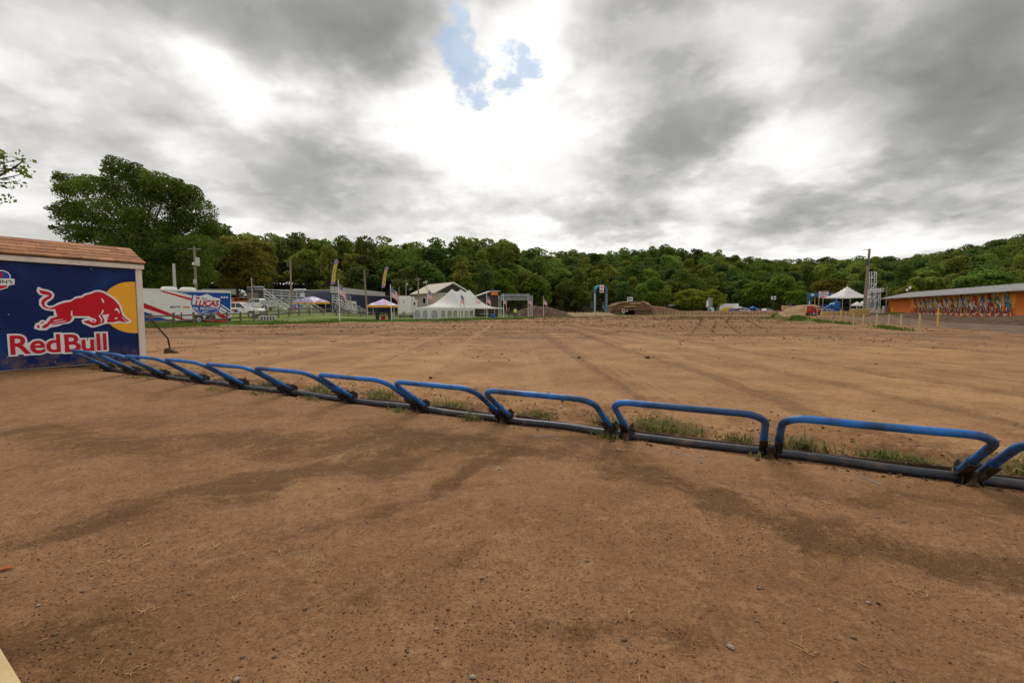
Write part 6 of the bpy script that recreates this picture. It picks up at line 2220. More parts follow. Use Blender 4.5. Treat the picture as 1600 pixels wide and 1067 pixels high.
Ys = 84
for nm, lb, pxs, ytop in (('scaffold_tower', 'tall slim scaffold tower beside the utility pole', (1357, 1365.5), 425), ('scaffold_tower', 'short scaffold tower left of the mural barn', (1366.5, 1373.5), 452)):
    b = gpos(sum(pxs) / 2, Ys)
    w = xat(pxs[1], Ys) - xat(pxs[0], Ys)
    t = thing(nm, lb, 'scaffold', b, 0.12, 'scaffold towers by the barn')
    h = zat(ytop, Ys) - b[2]
    nlev = int(h / 0.95)
    for a in (-1, 1):
        for c in (-1, 1):
            MB().beam((a * w / 2, c * w / 5, -0.1), (a * w / 2, c * w / 5, h), 0.08, 0.08, up=Vector((0, 1, 0))).build('standard', 'alu', t)
    for k in range(nlev + 1):
        m = MB()
        z = h * k / nlev
        for a in (-1, 1):
            m.beam((a * w / 2, -w / 5, z), (a * w / 2, w / 5, z), 0.06, 0.07)
            m.beam((-w / 2, a * w / 5, z), (w / 2, a * w / 5, z), 0.06, 0.08)
        if k < nlev and k % 2 == 0:
            m.beam((-w / 2, -w / 5, z), (w / 2, -w / 5, z + h / nlev), 0.035, 0.035)
        m.build('lift', 'alu', t)
b = gpos(1346.5, Ys)
gan2 = thing('truss_beam', 'silver truss beam bridging from the utility pole to the short scaffold', 'truss', (b[0], b[1] - 0.9, b[2]))
m = MB()
zt = zat(456, Ys) - b[2]
truss(m, (0, 0, zt), (xat(1372, Ys) - b[0], 0, zt + 0.35), 0.55, 0.55, 0.04, Vector((0, 0, 1)))
m.build('cross_truss', 'alu', gan2)
m = MB()
truss(m, (0.2, 0, -0.1), (0.2, 0, zt - 0.3), 0.4, 0.6, 0.03)
m.build('upright', 'alu', gan2)

# small far scaffold with white flag and blue cabin
b = gpos(1109, 160)
t = thing('far_scaffold', 'small grey scaffold before the lime-green trees', 'scaffold', b)
m = MB()
h = zat(465, 160) - b[2]
truss(m, (0, 0, 0), (0, 0, h), 1.0, 1.0, 0.05)
m.build('tower', 'alu', t)
MB().prism([(0, 0), (0.9, 0.4), (0.8, 2.0), (0.2, 2.6)], -0.6, -0.55, lambda u, v, a: Vector((-1.6 + u, a, h - 3.4 + v))).build('white_banner', 'print_white', t)
b = gpos(1112.5, 157)
t = thing('toilet_cabin', 'light blue toilet cabin at the foot of the far scaffold', 'cabin', b)
MB().box(-0.55, 0.55, -0.55, 0.55, 0.0, 2.1).build('cabin', 'teal', t, bevel=0.04)
MB().prism([(-0.6, 2.11), (0.6, 2.11), (0.35, 2.35), (-0.35, 2.35)], -0.6, 0.6, lambda u, v, a: Vector((u, a, v))).build('roof', 'print_white', t)
MB().box(-0.4, 0.4, -0.575, -0.555, 0.1, 1.9).build('door', 'print_white', t)
b = gpos(1207.5, 150)
t = thing('floodlight_pole', 'dark pole with four white floodlights before the broad tree', 'floodlight', b)
h = zat(466, 150) - b[2]
MB().tube([(0, 0, -0.2), (0, 0, h + 0.6)], 0.09, 8).build('pole', 'dark_grey', t)
for (x_, z_) in ((-0.5, 0.35), (0.45, 0.4), (-0.45, -0.2), (0.5, -0.25)):
    MB().box(x_ - 0.28, x_ + 0.28, -0.3, 0.0, h + z_ - 0.22, h + z_ + 0.22).build('lamp', 'print_white', t, bevel=0.05)
b = gpos(1416, 100)
t = thing('floodlight_pole', 'pole with two white floodlights above the barn roof end', 'floodlight', b)
h = zat(452, 100) - b[2]
MB().tube([(0, 0, -0.2), (0, 0, h + 0.3)], 0.07, 8).build('pole', 'dark_grey', t)
for (x_, z_) in ((-0.3, -0.15), (0.3, 0.35)):
    MB().tube([(x_, -0.28, h + z_), (x_, 0.0, h + z_)], [0.30, 0.14], 14).build('lamp', 'print_white', t, smooth=40)


# ------------------------------------------------------------------ blue arch
Ya = 146
al, ar = gpos(929, Ya), gpos(947, Ya)
arc = thing('start_arch', 'tall blue arch with red and white plate left of the dirt bridge', 'arch', al)
dx = ar[0] - al[0]
h = zat(446, Ya) - al[2]
hs2 = h - 1.9
for x_ in (0, dx):
    m = MB()
    m.box(x_ - 0.40, x_ + 0.40, -0.4, 0.4, -0.2, hs2)
    lg = m.build('upright', 'arch_blue', arc, bevel=0.1)
    for k in range(7):
        z_ = 1.2 + k * (hs2 - 1.8) / 7
        MB().box(x_ - 0.2, x_ + 0.2, -0.425, -0.405, z_, z_ + 0.5).build('letter_print', 'print_white' if x_ == 0 else 'grey_print', lg)
m = MB()
pth = [Vector((0, 0, hs2))] + [Vector((dx * 0.5 - dx * 0.5 * math.cos(t), 0, hs2 + 1.6 * math.sin(t) ** 0.8)) for t in np.linspace(0.15, math.pi - 0.15, 14)] + [Vector((dx, 0, hs2))]
m.tube(pth, 0.48, 10)
m.build('curved_top', 'arch_blue', arc, smooth=50)
MB().tube([p + Vector((0, -0.15, 0.12)) for p in pth[1:6]], 0.46, 10).build('teal_cover', 'teal', arc, smooth=50)
pl = MB().box(dx * 0.58 - 0.75, dx * 0.58 + 0.55, -0.85, -0.70, h - 2.3, h + 0.05).build('plate', 'print_white', arc, bevel=0.05)
MB().prism([(-0.5, -0.9), (0.4, -0.9), (0.4, -0.3), (0.1, -0.5), (-0.5, -0.35)], -0.875, -0.855, lambda u, v, a: Vector((dx * 0.55 + u, a, h - 1.1 + v))).build('plate_print', 'print_red', pl)
MB().prism([(-0.3, 0.1), (0.2, 0.0), (0.42, 0.5), (0.1, 0.9), (-0.4, 0.6)], -0.875, -0.855, lambda u, v, a: Vector((dx * 0.55 + u, a, h - 1.1 + v))).build('plate_print', 'print_orange', pl)
for px in (924.5, 943):
    b = gpos(px, Ya - 1)
    t = thing('speaker_stack', 'dark loudspeaker box left of the blue arch' if px < 930 else 'dark loudspeaker box on a stand under the blue arch', 'loudspeaker', b)
    MB().box(-0.35, 0.35, -0.3, 0.3, 2.0, 4.0).build('cabinet', 'dark_grey', t, bevel=0.05)
    MB().cyl((0, 0, -0.1), (0, 0, 2.0), 0.06, 8).build('stand', 'dark_grey', t)
b = gpos(947.5, 138)
t = thing('leaning_banner', 'slanting teal banner pole left of the dirt bridge', 'banner', b)
m = MB()
m.add([(0, 0, 0.2), (0.22, 0, 0.25), (-1.0, 0, 3.0), (-1.3, 0, 2.95), (0, .05, 0.2), (0.22, .05, 0.25), (-1.0, .05, 3.0), (-1.3, .05, 2.95)], [(0, 1, 2, 3), (7, 6, 5, 4), (0, 4, 5, 1), (1, 5, 6, 2), (2, 6, 7, 3), (3, 7, 4, 0)])
m.build('cloth', 'teal', t)
MB().cyl((0.1, 0.03, -0.1), (-1.2, 0.03, 3.1), 0.04, 6).build('pole', 'dark_grey', t)

# ------------------------------------------------------------------ earth-covered bridge with tunnel
Yq = 146
BF = Face((xat(950, Yq), Yq), (xat(1022, Yq), Yq))
bz = gz(xat(985, Yq), Yq)
br = thing('dirt_bridge', 'earth-covered bridge with dark tunnel and white sign on top', 'bridge', (BF.b.x, BF.b.y, 0), 0.0)
BQ = lambda a, b: BF.uv(a, b)
outl = [(950, 494), (955, 484), (957, 478), (966, 473.5), (976, 471.5), (988, 470.5), (1000, 470), (1010, 472.5), (1015, 476), (1018, 482), (1021, 494), (992.5, 494), (992.5, 484.5), (990, 482), (983, 481.5), (979, 484), (977, 489), (976.5, 494)]
MB().prism([BQ(*p) for p in outl], 0.0, 9.0, lambda u, v, a: Vector((u, a, v))).build('earth_body', 'berm_red', br, bevel=0.12)
gr_b = ridge('bridge_cap', [tuple(BF.b + Vector((BQ(956, 480)[0], 4.2, 0)))[:2], tuple(BF.b + Vector((BQ(1018, 480)[0], 4.2, 0)))[:2]], 9.4, [2.6, 3.55, 3.65, 3.6, 2.4], 'berm_pale', 33, lump=0.22, sink=-1.6)
for i, (p0, p1) in enumerate([((958, 477.5), (968, 473)), ((968, 473), (984, 471)), ((984, 474.5), (1002, 474)), ((1003, 471), (1014, 474.5)), ((1009, 474), (1016, 477)), ((974, 479.5), (993, 478.8))]):
    (u0, w0), (u1, w1) = BQ(*p0), BQ(*p1)
    MB().cyl((u0, -0.12, w0), (u1, -0.12, w1), 0.16, 8).build('edge_log', 'stake_wood' if i in (3, 4) else 'rafter', br)
(u0, w0), (u1, w1) = BQ(980.3, 471), BQ(988.8, 464.2)
sg2 = MB().box(u0, u1, 0.1, 0.2, w0, w1).build('sign_board', 'print_white', br)
for (a, b_, c, d_) in ((981.5, 468.5, 983, 465.5), (983.5, 468.8, 985.2, 465), (986, 468, 987.5, 465.8), (981.5, 470, 987.5, 469.3)):
    (ua, wa), (ub, wb) = BQ(a, b_), BQ(c, d_)
    MB().box(ua, ub, 0.08, 0.097, wa, wb).build('sign_print', 'print_dark', sg2)
for k in (0.15, 0.85):
    xk = u0 + (u1 - u0) * k
    MB().box(xk - 0.06, xk + 0.06, 0.205, 0.3, w0 - 1.2, w1).build('sign_post', 'fence_wood', br)
decal([(971.5, 483), (976.2, 483), (976.2, 487), (974, 489.2), (971.5, 487)], 'print_white', 'badge', 0.14, br, uv=BQ)
decal([(972.6, 484), (975.2, 484), (975.2, 486.5), (974, 487.6), (972.6, 486.5)], 'print_red', 'badge_print', 0.146, br, uv=BQ)
p = gpos(986, 162)
car('utility_cart', 'pale vehicle glimpsed through the bridge tunnel', 'vehicle', 'suv', p, R(15), 'beige')


# ------------------------------------------------------------------ stakes
stake_me = {}
for nm, mt in (('stake', 'stake_wood'), ('stake_y', 'stake_yellow')):
    m = MB()
    m.prism([(-0.045, -0.25), (0.045, -0.25), (0.045, 1.16), (0.02, 1.22), (-0.045, 1.18)], -0.02, 0.02, lambda u, v, a: Vector((u, a, v)))
    o = m.build('wooden_stake', mt)
    stake_me[nm] = o.data
    bpy.data.objects.remove(o)


def stake(label, x, y, kind='stake', h=1.0, w=1.0, group='wooden course stakes'):
    o = link('wooden_stake' if kind == 'stake' else 'yellow_stake', stake_me[kind])
    o.location = (x, y, gz(x, y))
    o.rotation_euler = (random.uniform(-.04, .04), random.uniform(-.05, .05), random.uniform(-.5, .5))
    o.scale = (w, w, h)
    return tag(o, label, 'stake', group)


near_st = [(1333, 508, 491), (1348.5, 509.7, 491), (1369, 511, 490.5), (1387, 512, 491), (1407, 514.4, 491), (1435.5, 517, 491)]
nl = ['wooden stake sixth from the right in the near right row', 'wooden stake fifth from the right in the near right row', 'wooden stake fourth from the right in the near right row',
      'leaning wooden stake third from the right in the near right row', 'wooden stake second from the right in the near right row', 'nearest wooden stake, the last at right before the mural barn']
for (px, yb, yt), lb in zip(near_st, nl):
    p = gp(px, yb, gz(*gp(px, yb)[:2]))
    hgt = zat(yt, p.y) - gz(p.x, p.y)
    o = stake(lb, p.x, p.y, 'stake', hgt / 1.2, 1.1)
    if 'leaning' in lb:
        o.rotation_euler[1] = 0.13
for px, Y0, lb in ((1466, 33, 'yellow stake standing on the berm before the barn mural'), (1314, 58, 'yellow stake right of the blue machine'), (1284, 66, 'yellow stake in front of the blue machine'), (1258, 80, 'yellow stake left of the red machine'), (1116, 150, 'yellow stake at the far bank below the lime trees'), (1394, 74, 'yellow stake at the left foot of the barn')):
    x = xat(px, Y0)
    stake(lb, x, Y0, 'stake_y', 0.9, 2.2 if px != 1466 else 1.4, 'yellow course stakes').location.z += 0.35 if px in (1466,) else 0.0
s_ = [1322, 1314, 1307, 1300, 1292, 1285, 1277, 1268, 1259, 1250, 1243, 1236, 1229]
for k, px in enumerate(s_):
    Yk = 43 + k * 4.6
    stake('thin wooden stake along the right edge of the start straight', xat(px, Yk), Yk, 'stake', 0.9, 0.8, 'stakes along the right edge of the straight')
for k in range(38):
    px = 1022 + k * 5.7
    Yk = 147 - 0.15 * k if px < 1180 else 141 - 0.9 * (k - 28)
    stake('small far stake before the long dirt bank', xat(px, Yk), Yk, 'stake', 1.0, 1.3, 'far stakes before the dirt bank')
for k in range(22):
    px = 812 + k * 6.4
    Yk = 102 + k * 1.6
    stake('small far stake between the person in yellow and the blue arch', xat(px, Yk), Yk, 'stake', 0.95, 1.1, 'far stakes left of the arch')


# ------------------------------------------------------------------ right infield things
Yb2 = 122
bl, brr = gpos(1263, Yb2), gpos(1305, Yb2)
t = thing('start_banner', 'blue banner gantry with white lettering left of the peaked tent', 'gantry', bl)
dx = brr[0] - bl[0]
z1b, z0b = zat(457.5, Yb2) - bl[2], zat(464.5, Yb2) - bl[2]
MB().box(-0.3, dx + 0.3, -0.3, 0.3, z0b, z1b).build('cross_banner', 'banner_blue', t, bevel=0.08)
for x_ in (0, dx):
    MB().box(x_ - 0.3, x_ + 0.3, -0.32, 0.32, -0.2, z0b + 0.02).build('upright', 'banner_blue', t, bevel=0.06)
    MB().box(x_ - 0.12, x_ + 0.12, -0.345, -0.325, 2.4, 3.4).build('upright_print', 'print_white', t)
zc = (z0b + z1b) / 2
pl = MB().box(dx * 0.33, dx * 0.68, -0.42, -0.31, zc - 0.80, zc + 0.95).build('plate', 'print_white', t, bevel=0.05)
MB().box(dx * 0.37, dx * 0.64, -0.435, -0.422, zc - 0.72, zc - 0.42).build('plate_print', 'print_red', pl)
MB().box(dx * 0.37, dx * 0.64, -0.435, -0.422, zc + 0.55, zc + 0.85).build('plate_print', 'print_red', pl)
MB().box(dx * 0.35, dx * 0.66, -0.435, -0.422, zc - 0.15, zc + 0.3).build('plate_print', 'grey_print', pl)
for fx in (0.1, 0.86):
    MB().box(dx * fx - 0.4, dx * fx + 0.45, -0.33, -0.302, zc - 0.25, zc + 0.25).build('banner_print', 'print_white', t)
for fx in (0.28, 0.43):
    MB().cyl((dx * fx, 0.6, -0.1), (dx * fx, 0.6, z0b), 0.12, 8).build('mast', 'rafter', t)

b = gpos(1227, 128, 1.5)
t = thing('timber_container', 'brown timber box on top of the dirt jump', 'box', b)
MB().box(-0.8, 0.8, -0.6, 0.6, 0, 1.25).build('box_body', 'rafter', t, bevel=0.04)
b = gpos(1234, 124, 1.8)
t = thing('course_flag', 'blue red and yellow pennant on the dirt jump', 'flag', b)
m = MB()
m.add([(0, 0, 0.0), (1.1, 0, 0.0), (0, 0, 1.9), (0, .04, 0.0), (1.1, .04, 0.0), (0, .04, 1.9)], [(0, 1, 2), (5, 4, 3), (0, 3, 4, 1), (1, 4, 5, 2), (2, 5, 3, 0)])
m.build('cloth', 'print_blue', t)
MB().box(0.15, 0.7, -0.03, -0.004, 0.05, 0.75).build('yellow_patch', 'print_orange', t)
MB().box(-0.2, -0.002, -0.02, 0.02, 0.0, 1.5).build('red_edge', 'print_red', t)

# red loader
b = gpos(1272, 74)
t = thing('red_loader', 'small red utility vehicle with big black tyres by the pallets', 'utility vehicle', b, R(10))
MB().prism([(-0.85, 0.45), (0.85, 0.5), (0.95, 0.85), (0.4, 1.0), (-0.1, 0.8), (-0.55, 0.85), (-0.95, 0.95)], -0.5, 0.5, lambda u, v, a: Vector((u, a, v))).build('body', 'red_machine', t, bevel=0.05)
MB().box(-0.95, -0.35, -0.45, 0.45, 1.0, 1.55).build('cargo_bin', 'red_machine', t, bevel=0.04)
MB().box(-0.25, 0.15, -0.3, 0.3, 0.9, 1.1).build('seat', 'rubber', t, bevel=0.05)
MB().tube([(0.4, 0, 0.95), (0.25, 0, 1.35)], 0.03, 6).build('steering_column', 'dark_grey', t)
MB().tube([(0.2, -0.3, 1.34), (0.2, 0.3, 1.34)], 0.025, 6).build('handlebar', 'dark_grey', t)
for xw in (-0.62, 0.68):
    for s in (-0.5, 0.5):
        wheel(t, xw, s, 0.34, 0.34, 0.26)
# blue lift
b = gpos(1298, 80)
t = thing('blue_lift', 'blue boom lift machine with round drum under the peaked tent', 'lift', b, R(4))
MB().box(-1.45, 1.45, -0.6, 0.6, 0.35, 0.62).build('chassis', 'blue_lift', t, bevel=0.04)
MB().tube([(0.55, -0.55, 1.35), (0.55, 0.55, 1.35)], 0.55, 20).build('drum', 'blue_lift', t, smooth=40)
MB().beam((-1.4, 0, 0.7), (0.6, 0, 1.9), 0.22, 0.25).build('boom', 'blue_lift', t)
m = MB()
for x_ in (-1.45, -0.9, -0.35):
    m.beam((x_, -0.55, 0.62), (x_, -0.55, 1.55), 0.06, 0.06, up=Vector((0, 1, 0)))
    m.beam((x_, 0.55, 0.62), (x_, 0.55, 1.55), 0.06, 0.06, up=Vector((0, 1, 0)))
for z_ in (1.05, 1.55):
    for y_ in (-0.55, 0.55):
        m.beam((-1.45, y_, z_), (-0.35, y_, z_), 0.06, 0.06)
m.build('basket', 'blue_lift', t)
MB().box(1.0, 1.4, -0.4, 0.4, 0.62, 2.1).build('control_tower', 'blue_lift', t, bevel=0.03)
for xw in (-1.1, 1.1):
    for s in (-0.6, 0.6):
        wheel(t, xw, s, 0.33, 0.33, 0.24)
b = gpos(1280, 86)
t = thing('pallet_stack', 'brown pallet stack behind the red utility vehicle', 'pallets', b)
for k in range(9):
    MB().box(-0.75 + 0.05 * (k % 2), 0.75, -0.6, 0.6, 0.16 * k, 0.16 * k + 0.13).build('pallet', 'berm_red' if k % 2 else 'rafter', t)
b = gpos(1322, 84)
t = thing('stage_speaker', 'black loudspeaker pair behind the hay right of the blue lift', 'loudspeaker', b)
for x_ in (-0.4, 0.4):
    c_ = MB().box(x_ - 0.36, x_ + 0.36, -0.3, 0.3, 0.0, 1.15).build('cabinet', 'rubber', t, bevel=0.03)
    MB().cyl((x_, -0.31, 0.4), (x_, -0.301, 0.4), 0.2, 16).build('cone', 'dark_grey', c_)
MB().box(-2.0, 2.0, 0.2, 1.6, -0.2, 0.9).build('deck', 'corrug', t)


def bale(label, px, Y, w, d, h, rz, z=0.0, group='hay bales by the tall pole'):
    x = xat(px, Y)
    o = MB().box(-w / 2, w / 2, -d / 2, d / 2, 0, h).build('hay_bale', 'straw', bevel=0.07)
    o.location, o.rotation_euler = (x, Y, gz(x, Y) + z), (0, 0, rz)
    tag(o, label, 'hay bale', group)


bale('large hay bale left of the tall utility pole foot', 1337, 66, 1.15, 1.0, 1.05, 0.1)
bale('large hay bale right against the tall utility pole foot', 1349.5, 66.5, 1.1, 1.0, 1.0, -0.1)
for i, (px, ln) in enumerate(((1293, 1.3), (1306, 1.4), (1319, 1.2))):
    bale(['low hay bale before the blue lift, left of its row', 'low hay bale in the middle of its row before the blue lift', 'low hay bale at the right end of the row before the loudspeakers'][i], px, 70, ln, 0.7, 0.55, 0.04 * i, group='low hay bales in a row')

# ------------------------------------------------------------------ mural barn
B0, B1 = (xat(1388, 80), 80.0), (xat(1600, 48), 48.0)
MF = Face(B0, B1)
dirn = MF.d
ext = 9.0
b_or = MF.b + dirn * ext
barn = thing('mural_barn', 'long orange barn painted with a row of motorcycle riders under a grey metal roof', 'barn', (b_or.x, b_or.y, 0), MF.rz)
Z0, ZT = 0.55, 3.42
LB = MF.len + ext
MB().box(-LB, 0, 0, 6.0, Z0, ZT).build('wall', 'orange_board', barn)


def uvb(px, py):
    u, w = MF.uv(px, py)
    return u - ext, w


def mural_mat():
    m, N, L, B = new_mat('sunset_mural_paint')
    t = N.new('ShaderNodeTexCoord').outputs['Object']
    sp = N.new('ShaderNodeSeparateXYZ')
    L.new(t, sp.inputs[0])
    n = tex(N, L, 'ShaderNodeTexNoise', t, 1.2, Detail=5.0).outputs['Fac']
    z = fmath(N, L, 'ADD', sp.outputs[2], fmath(N, L, 'MULTIPLY', fmath(N, L, 'SUBTRACT', n, 0.5), 0.5))
    c = mixc(N, L, mrange(N, L, z, 1.1, 1.5), (0.22, 0.012, 0.010), (0.58, 0.075, 0.012))
    c = mixc(N, L, mrange(N, L, z, 1.5, 2.1), c, (0.74, 0.30, 0.020))
    n9 = tex(N, L, 'ShaderNodeTexNoise', t, 2.2, Detail=6.0).outputs['Fac']
    c = mixc(N, L, mrange(N, L, n9, 0.5, 0.62, 0, 0.6), c, (0.80, 0.42, 0.03))
    c = mixc(N, L, mrange(N, L, n9, 0.44, 0.34, 0, 0.6), c, (0.40, 0.035, 0.012))
    c = mixc(N, L, mrange(N, L, z, 2.6, 3.4, 0, 0.6), c, (0.62, 0.24, 0.03))
    L.new(c, B.inputs['Base Color'])
    B.inputs['Roughness'].default_value = 0.7
    return m


MAT['mural'] = mural_mat()
ua, ub = uvb(1424, 470)[0], uvb(1588, 470)[0]
mur = MB().box(ua, ub, -0.03, -0.004, Z0 + 0.02, ZT - 0.05).build('mural_panel', 'mural', barn)
for k in range(1, 7):
    xk = ua + (ub - ua) * k / 7
    MB().box(xk - 0.012, xk + 0.012, -0.034, -0.031, Z0 + 0.03, ZT - 0.06).build('panel_seam', 'dark_board', mur)
for xa_, xb_ in ((-LB, ua), (ub, 0)):
    n = max(2, int((xb_ - xa_) / 1.22))
    for k in range(n):
        MB().box(xa_ + (xb_ - xa_) * k / n + 0.008, xa_ + (xb_ - xa_) * (k + 1) / n - 0.008, -0.022, -0.003, Z0 + 0.01, ZT - 0.02).build('board_panel', 'orange_board', barn)
paint = {}
for nm, c in (('paint_white', (.62, .60, .56)), ('paint_black', (.025, .025, .03)), ('paint_blue', (.03, .12, .36)), ('paint_teal', (.05, .22, .30)), ('paint_green', (.08, .22, .06)), ('paint_red', (.42, .03, .03)), ('paint_grey', (.22, .21, .20)), ('paint_yellow', (.66, .42, .04)), ('paint_dark', (.07, .05, .045))):
    MAT[nm] = pm(nm, c, 0.7, 0.35, 6)
xs = [1431, 1438, 1445, 1451.5, 1457, 1464.5, 1471, 1479, 1487.5, 1496, 1504, 1513, 1524, 1535.5, 1547, 1559, 1573]
pal = [('paint_red', 'paint_white'), ('paint_red', 'paint_white'), ('paint_dark', 'paint_yellow'), ('paint_grey', 'paint_white'), ('paint_grey', 'paint_white'), ('paint_green', 'paint_yellow'), ('paint_red', 'paint_white'), ('paint_blue', 'paint_white'),
       ('paint_dark', 'paint_red'), ('paint_green', 'paint_yellow'), ('paint_teal', 'paint_blue'), ('paint_grey', 'paint_white'), ('paint_red', 'paint_white'), ('paint_blue', 'paint_white'), ('paint_dark', 'paint_red'), ('paint_green', 'paint_white'), ('paint_teal', 'paint_blue')]
rr_ = np.random.default_rng(9)
for i, px in enumerate(xs):
    u0 = uvb(px, 470)[0]
    zb = 0.98 + 0.1 * rr_.random()
    s = 1.18 if i < 16 else 1.26
    sw = 1.1 if i < 11 else 1.3
    tilt = rr_.uniform(0.35, 1.15)
    pc_, sc_ = pal[i]

    def shape(pts, mt, y0, nm):
        MB().prism([(u0 + p[0] * sw + tilt * (1.1 - p[1]) * 0.35, zb + p[1] * s) for p in pts], -y0 - 0.004, -y0, lambda u, v, a: Vector((u, a, v))).build(nm, mt, mur)
    j = lambda: rr_.uniform(-0.05, 0.05)
    ell = lambda cx_, cz_, a_, b_, n_=12: [(cx_ + a_ * math.cos(q), cz_ + b_ * math.sin(q)) for q in np.linspace(0, 6.283, n_ + 1)[:-1]]
    shape(ell(0.42 + j(), 0.38, 0.22, 0.36), 'paint_black', 0.036, 'rear_wheel')
    shape(ell(0.42, 0.38, 0.13, 0.24), 'paint_grey', 0.041, 'rear_wheel_rim')
    shape([(-0.10, 0.75), (0.30, 0.45), (0.52, 0.55), (0.45, 0.95), (0.10, 1.15)], 'paint_dark' if i % 2 else sc_, 0.046, 'engine')
    shape(ell(-0.12, 0.30, 0.10, 0.40), 'paint_black', 0.051, 'front_wheel')
    shape([(-0.22, 0.62), (-0.02, 0.60), (0.06, 1.05), (-0.05, 1.20), (-0.22, 1.12)], sc_, 0.056, 'front_fender')
    shape([(-0.22, 1.10), (-0.06, 0.92), (0.20, 0.95), (0.36, 1.25), (0.22, 1.62), (-0.10, 1.66), (-0.30, 1.40)], pc_, 0.061, 'rider_torso')
    shape([(-0.25, 1.55), (-0.48, 1.25), (-0.44, 1.10), (-0.34, 1.15), (-0.12, 1.45)], 'paint_white' if i % 3 else pc_, 0.066, 'rider_arm')
    shape([(0.20, 1.55), (0.50, 1.30), (0.46, 1.15), (0.34, 1.18), (0.12, 1.42)], pc_, 0.066, 'rider_arm')
    shape([(0.18, 1.0), (0.52, 0.95), (0.62, 0.62), (0.48, 0.42), (0.38, 0.60), (0.15, 0.78)], 'paint_white' if i % 2 else pc_, 0.071, 'rider_leg')
    shape(ell(-0.04, 1.80, 0.17, 0.20), sc_ if i % 4 else 'paint_white', 0.071, 'helmet')
    shape([(-0.20, 1.74), (0.06, 1.74), (0.06, 1.86), (-0.20, 1.86)], 'paint_black', 0.0755, 'goggles')
    shape([(-0.14, 1.02), (0.10, 1.02), (0.08, 1.28), (-0.12, 1.28)], 'paint_white', 0.0765, 'number_plate')
    for q_ in range(9):
        cx_, cz_ = rr_.normal() * 0.24 + 0.1, rr_.uniform(0.1, 1.75)
        shape([(cx_ + rr_.uniform(0.04, 0.16) * math.cos(a_), cz_ + rr_.uniform(0.05, 0.24) * math.sin(a_)) for a_ in np.linspace(0, 6.283, 6)[:-1]], rr_.choice(['paint_dark', 'paint_black', 'paint_grey', 'paint_white', pc_, sc_]), 0.0815 + 0.0045 * q_, 'brush_patch')
    MB().box(u0 - 0.32, u0 + 0.38, -0.040, -0.036, 0.86, 0.95).build('name_print', 'paint_white', mur)
    MB().box(u0 - 0.22, u0 + 0.28, -0.040, -0.036, 0.74, 0.81).build('name_print', 'paint_white', mur)
# roof
m = MB()
EY, EZ, RY, RZ_ = -1.15, ZT - 0.05, 3.0, ZT + 0.98
nsh = 44
roof_o = MB().prism([(EY, EZ), (RY, RZ_), (7.1, EZ), (7.1, EZ - 0.05), (RY, RZ_ - 0.07), (EY, EZ - 0.06)], -LB - 1.1, 0.6, lambda u, v, a: Vector((a, u, v))).build('roof', 'metal_roof', barn)
for k in range(nsh):
    x0 = -LB - 1.1 + (LB + 1.7) * k / nsh
    x1 = -LB - 1.1 + (LB + 1.7) * (k + 1) / nsh - 0.012
    m = MB()
    dz = 0.006 + 0.006 * (k % 2)
    m.prism([(EY - 0.03, EZ + dz), (RY, RZ_ + dz + 0.01), (RY, RZ_ + dz + 0.022), (EY - 0.03, EZ + dz + 0.014)], x0, x1, lambda u, v, a: Vector((a, u, v)))
    for q_ in range(3):
        xr = x0 + (x1 - x0) * (q_ + 0.5) / 3
        m.beam((xr, EY - 0.03, EZ + dz + 0.025), (xr, RY, RZ_ + dz + 0.033), 0.05, 0.024)
    m.build('roof_sheet', 'metal_roof', roof_o)
for k in range(10):
    x0 = -LB + 1.0 + (LB - 1) * k / 10
    MB().box(x0, x0 + 2.0, -0.95, -0.75, ZT - 0.20, ZT - 0.105).build('eave_board', 'rafter', barn)
for k in range(10):
    x0 = -LB + LB * k / 9.5
    MB().box(x0, x0 + 0.3, 0.1, 0.4, 0.0, Z0).build('pier', 'dark_board', barn)
for px in (1432.5, 1480, 1553):
    u, w = uvb(px, 485)
    MB().box(u - 0.07, u + 0.07, -0.30, -0.24, 0.5, 1.25).build('orange_post', 'print_orange', barn)
b = gpos(1383.5, 80)
t = thing('grey_cabinet', 'grey metal cabinet at the left end of the mural barn', 'cabinet', b)
MB().box(-0.4, 0.4, -0.3, 0.3, 0.0, 1.3).build('case', 'corrug', t, bevel=0.03)
MB().box(-0.35, 0.35, -0.325, -0.305, 0.1, 1.2).build('door', 'galv', t)


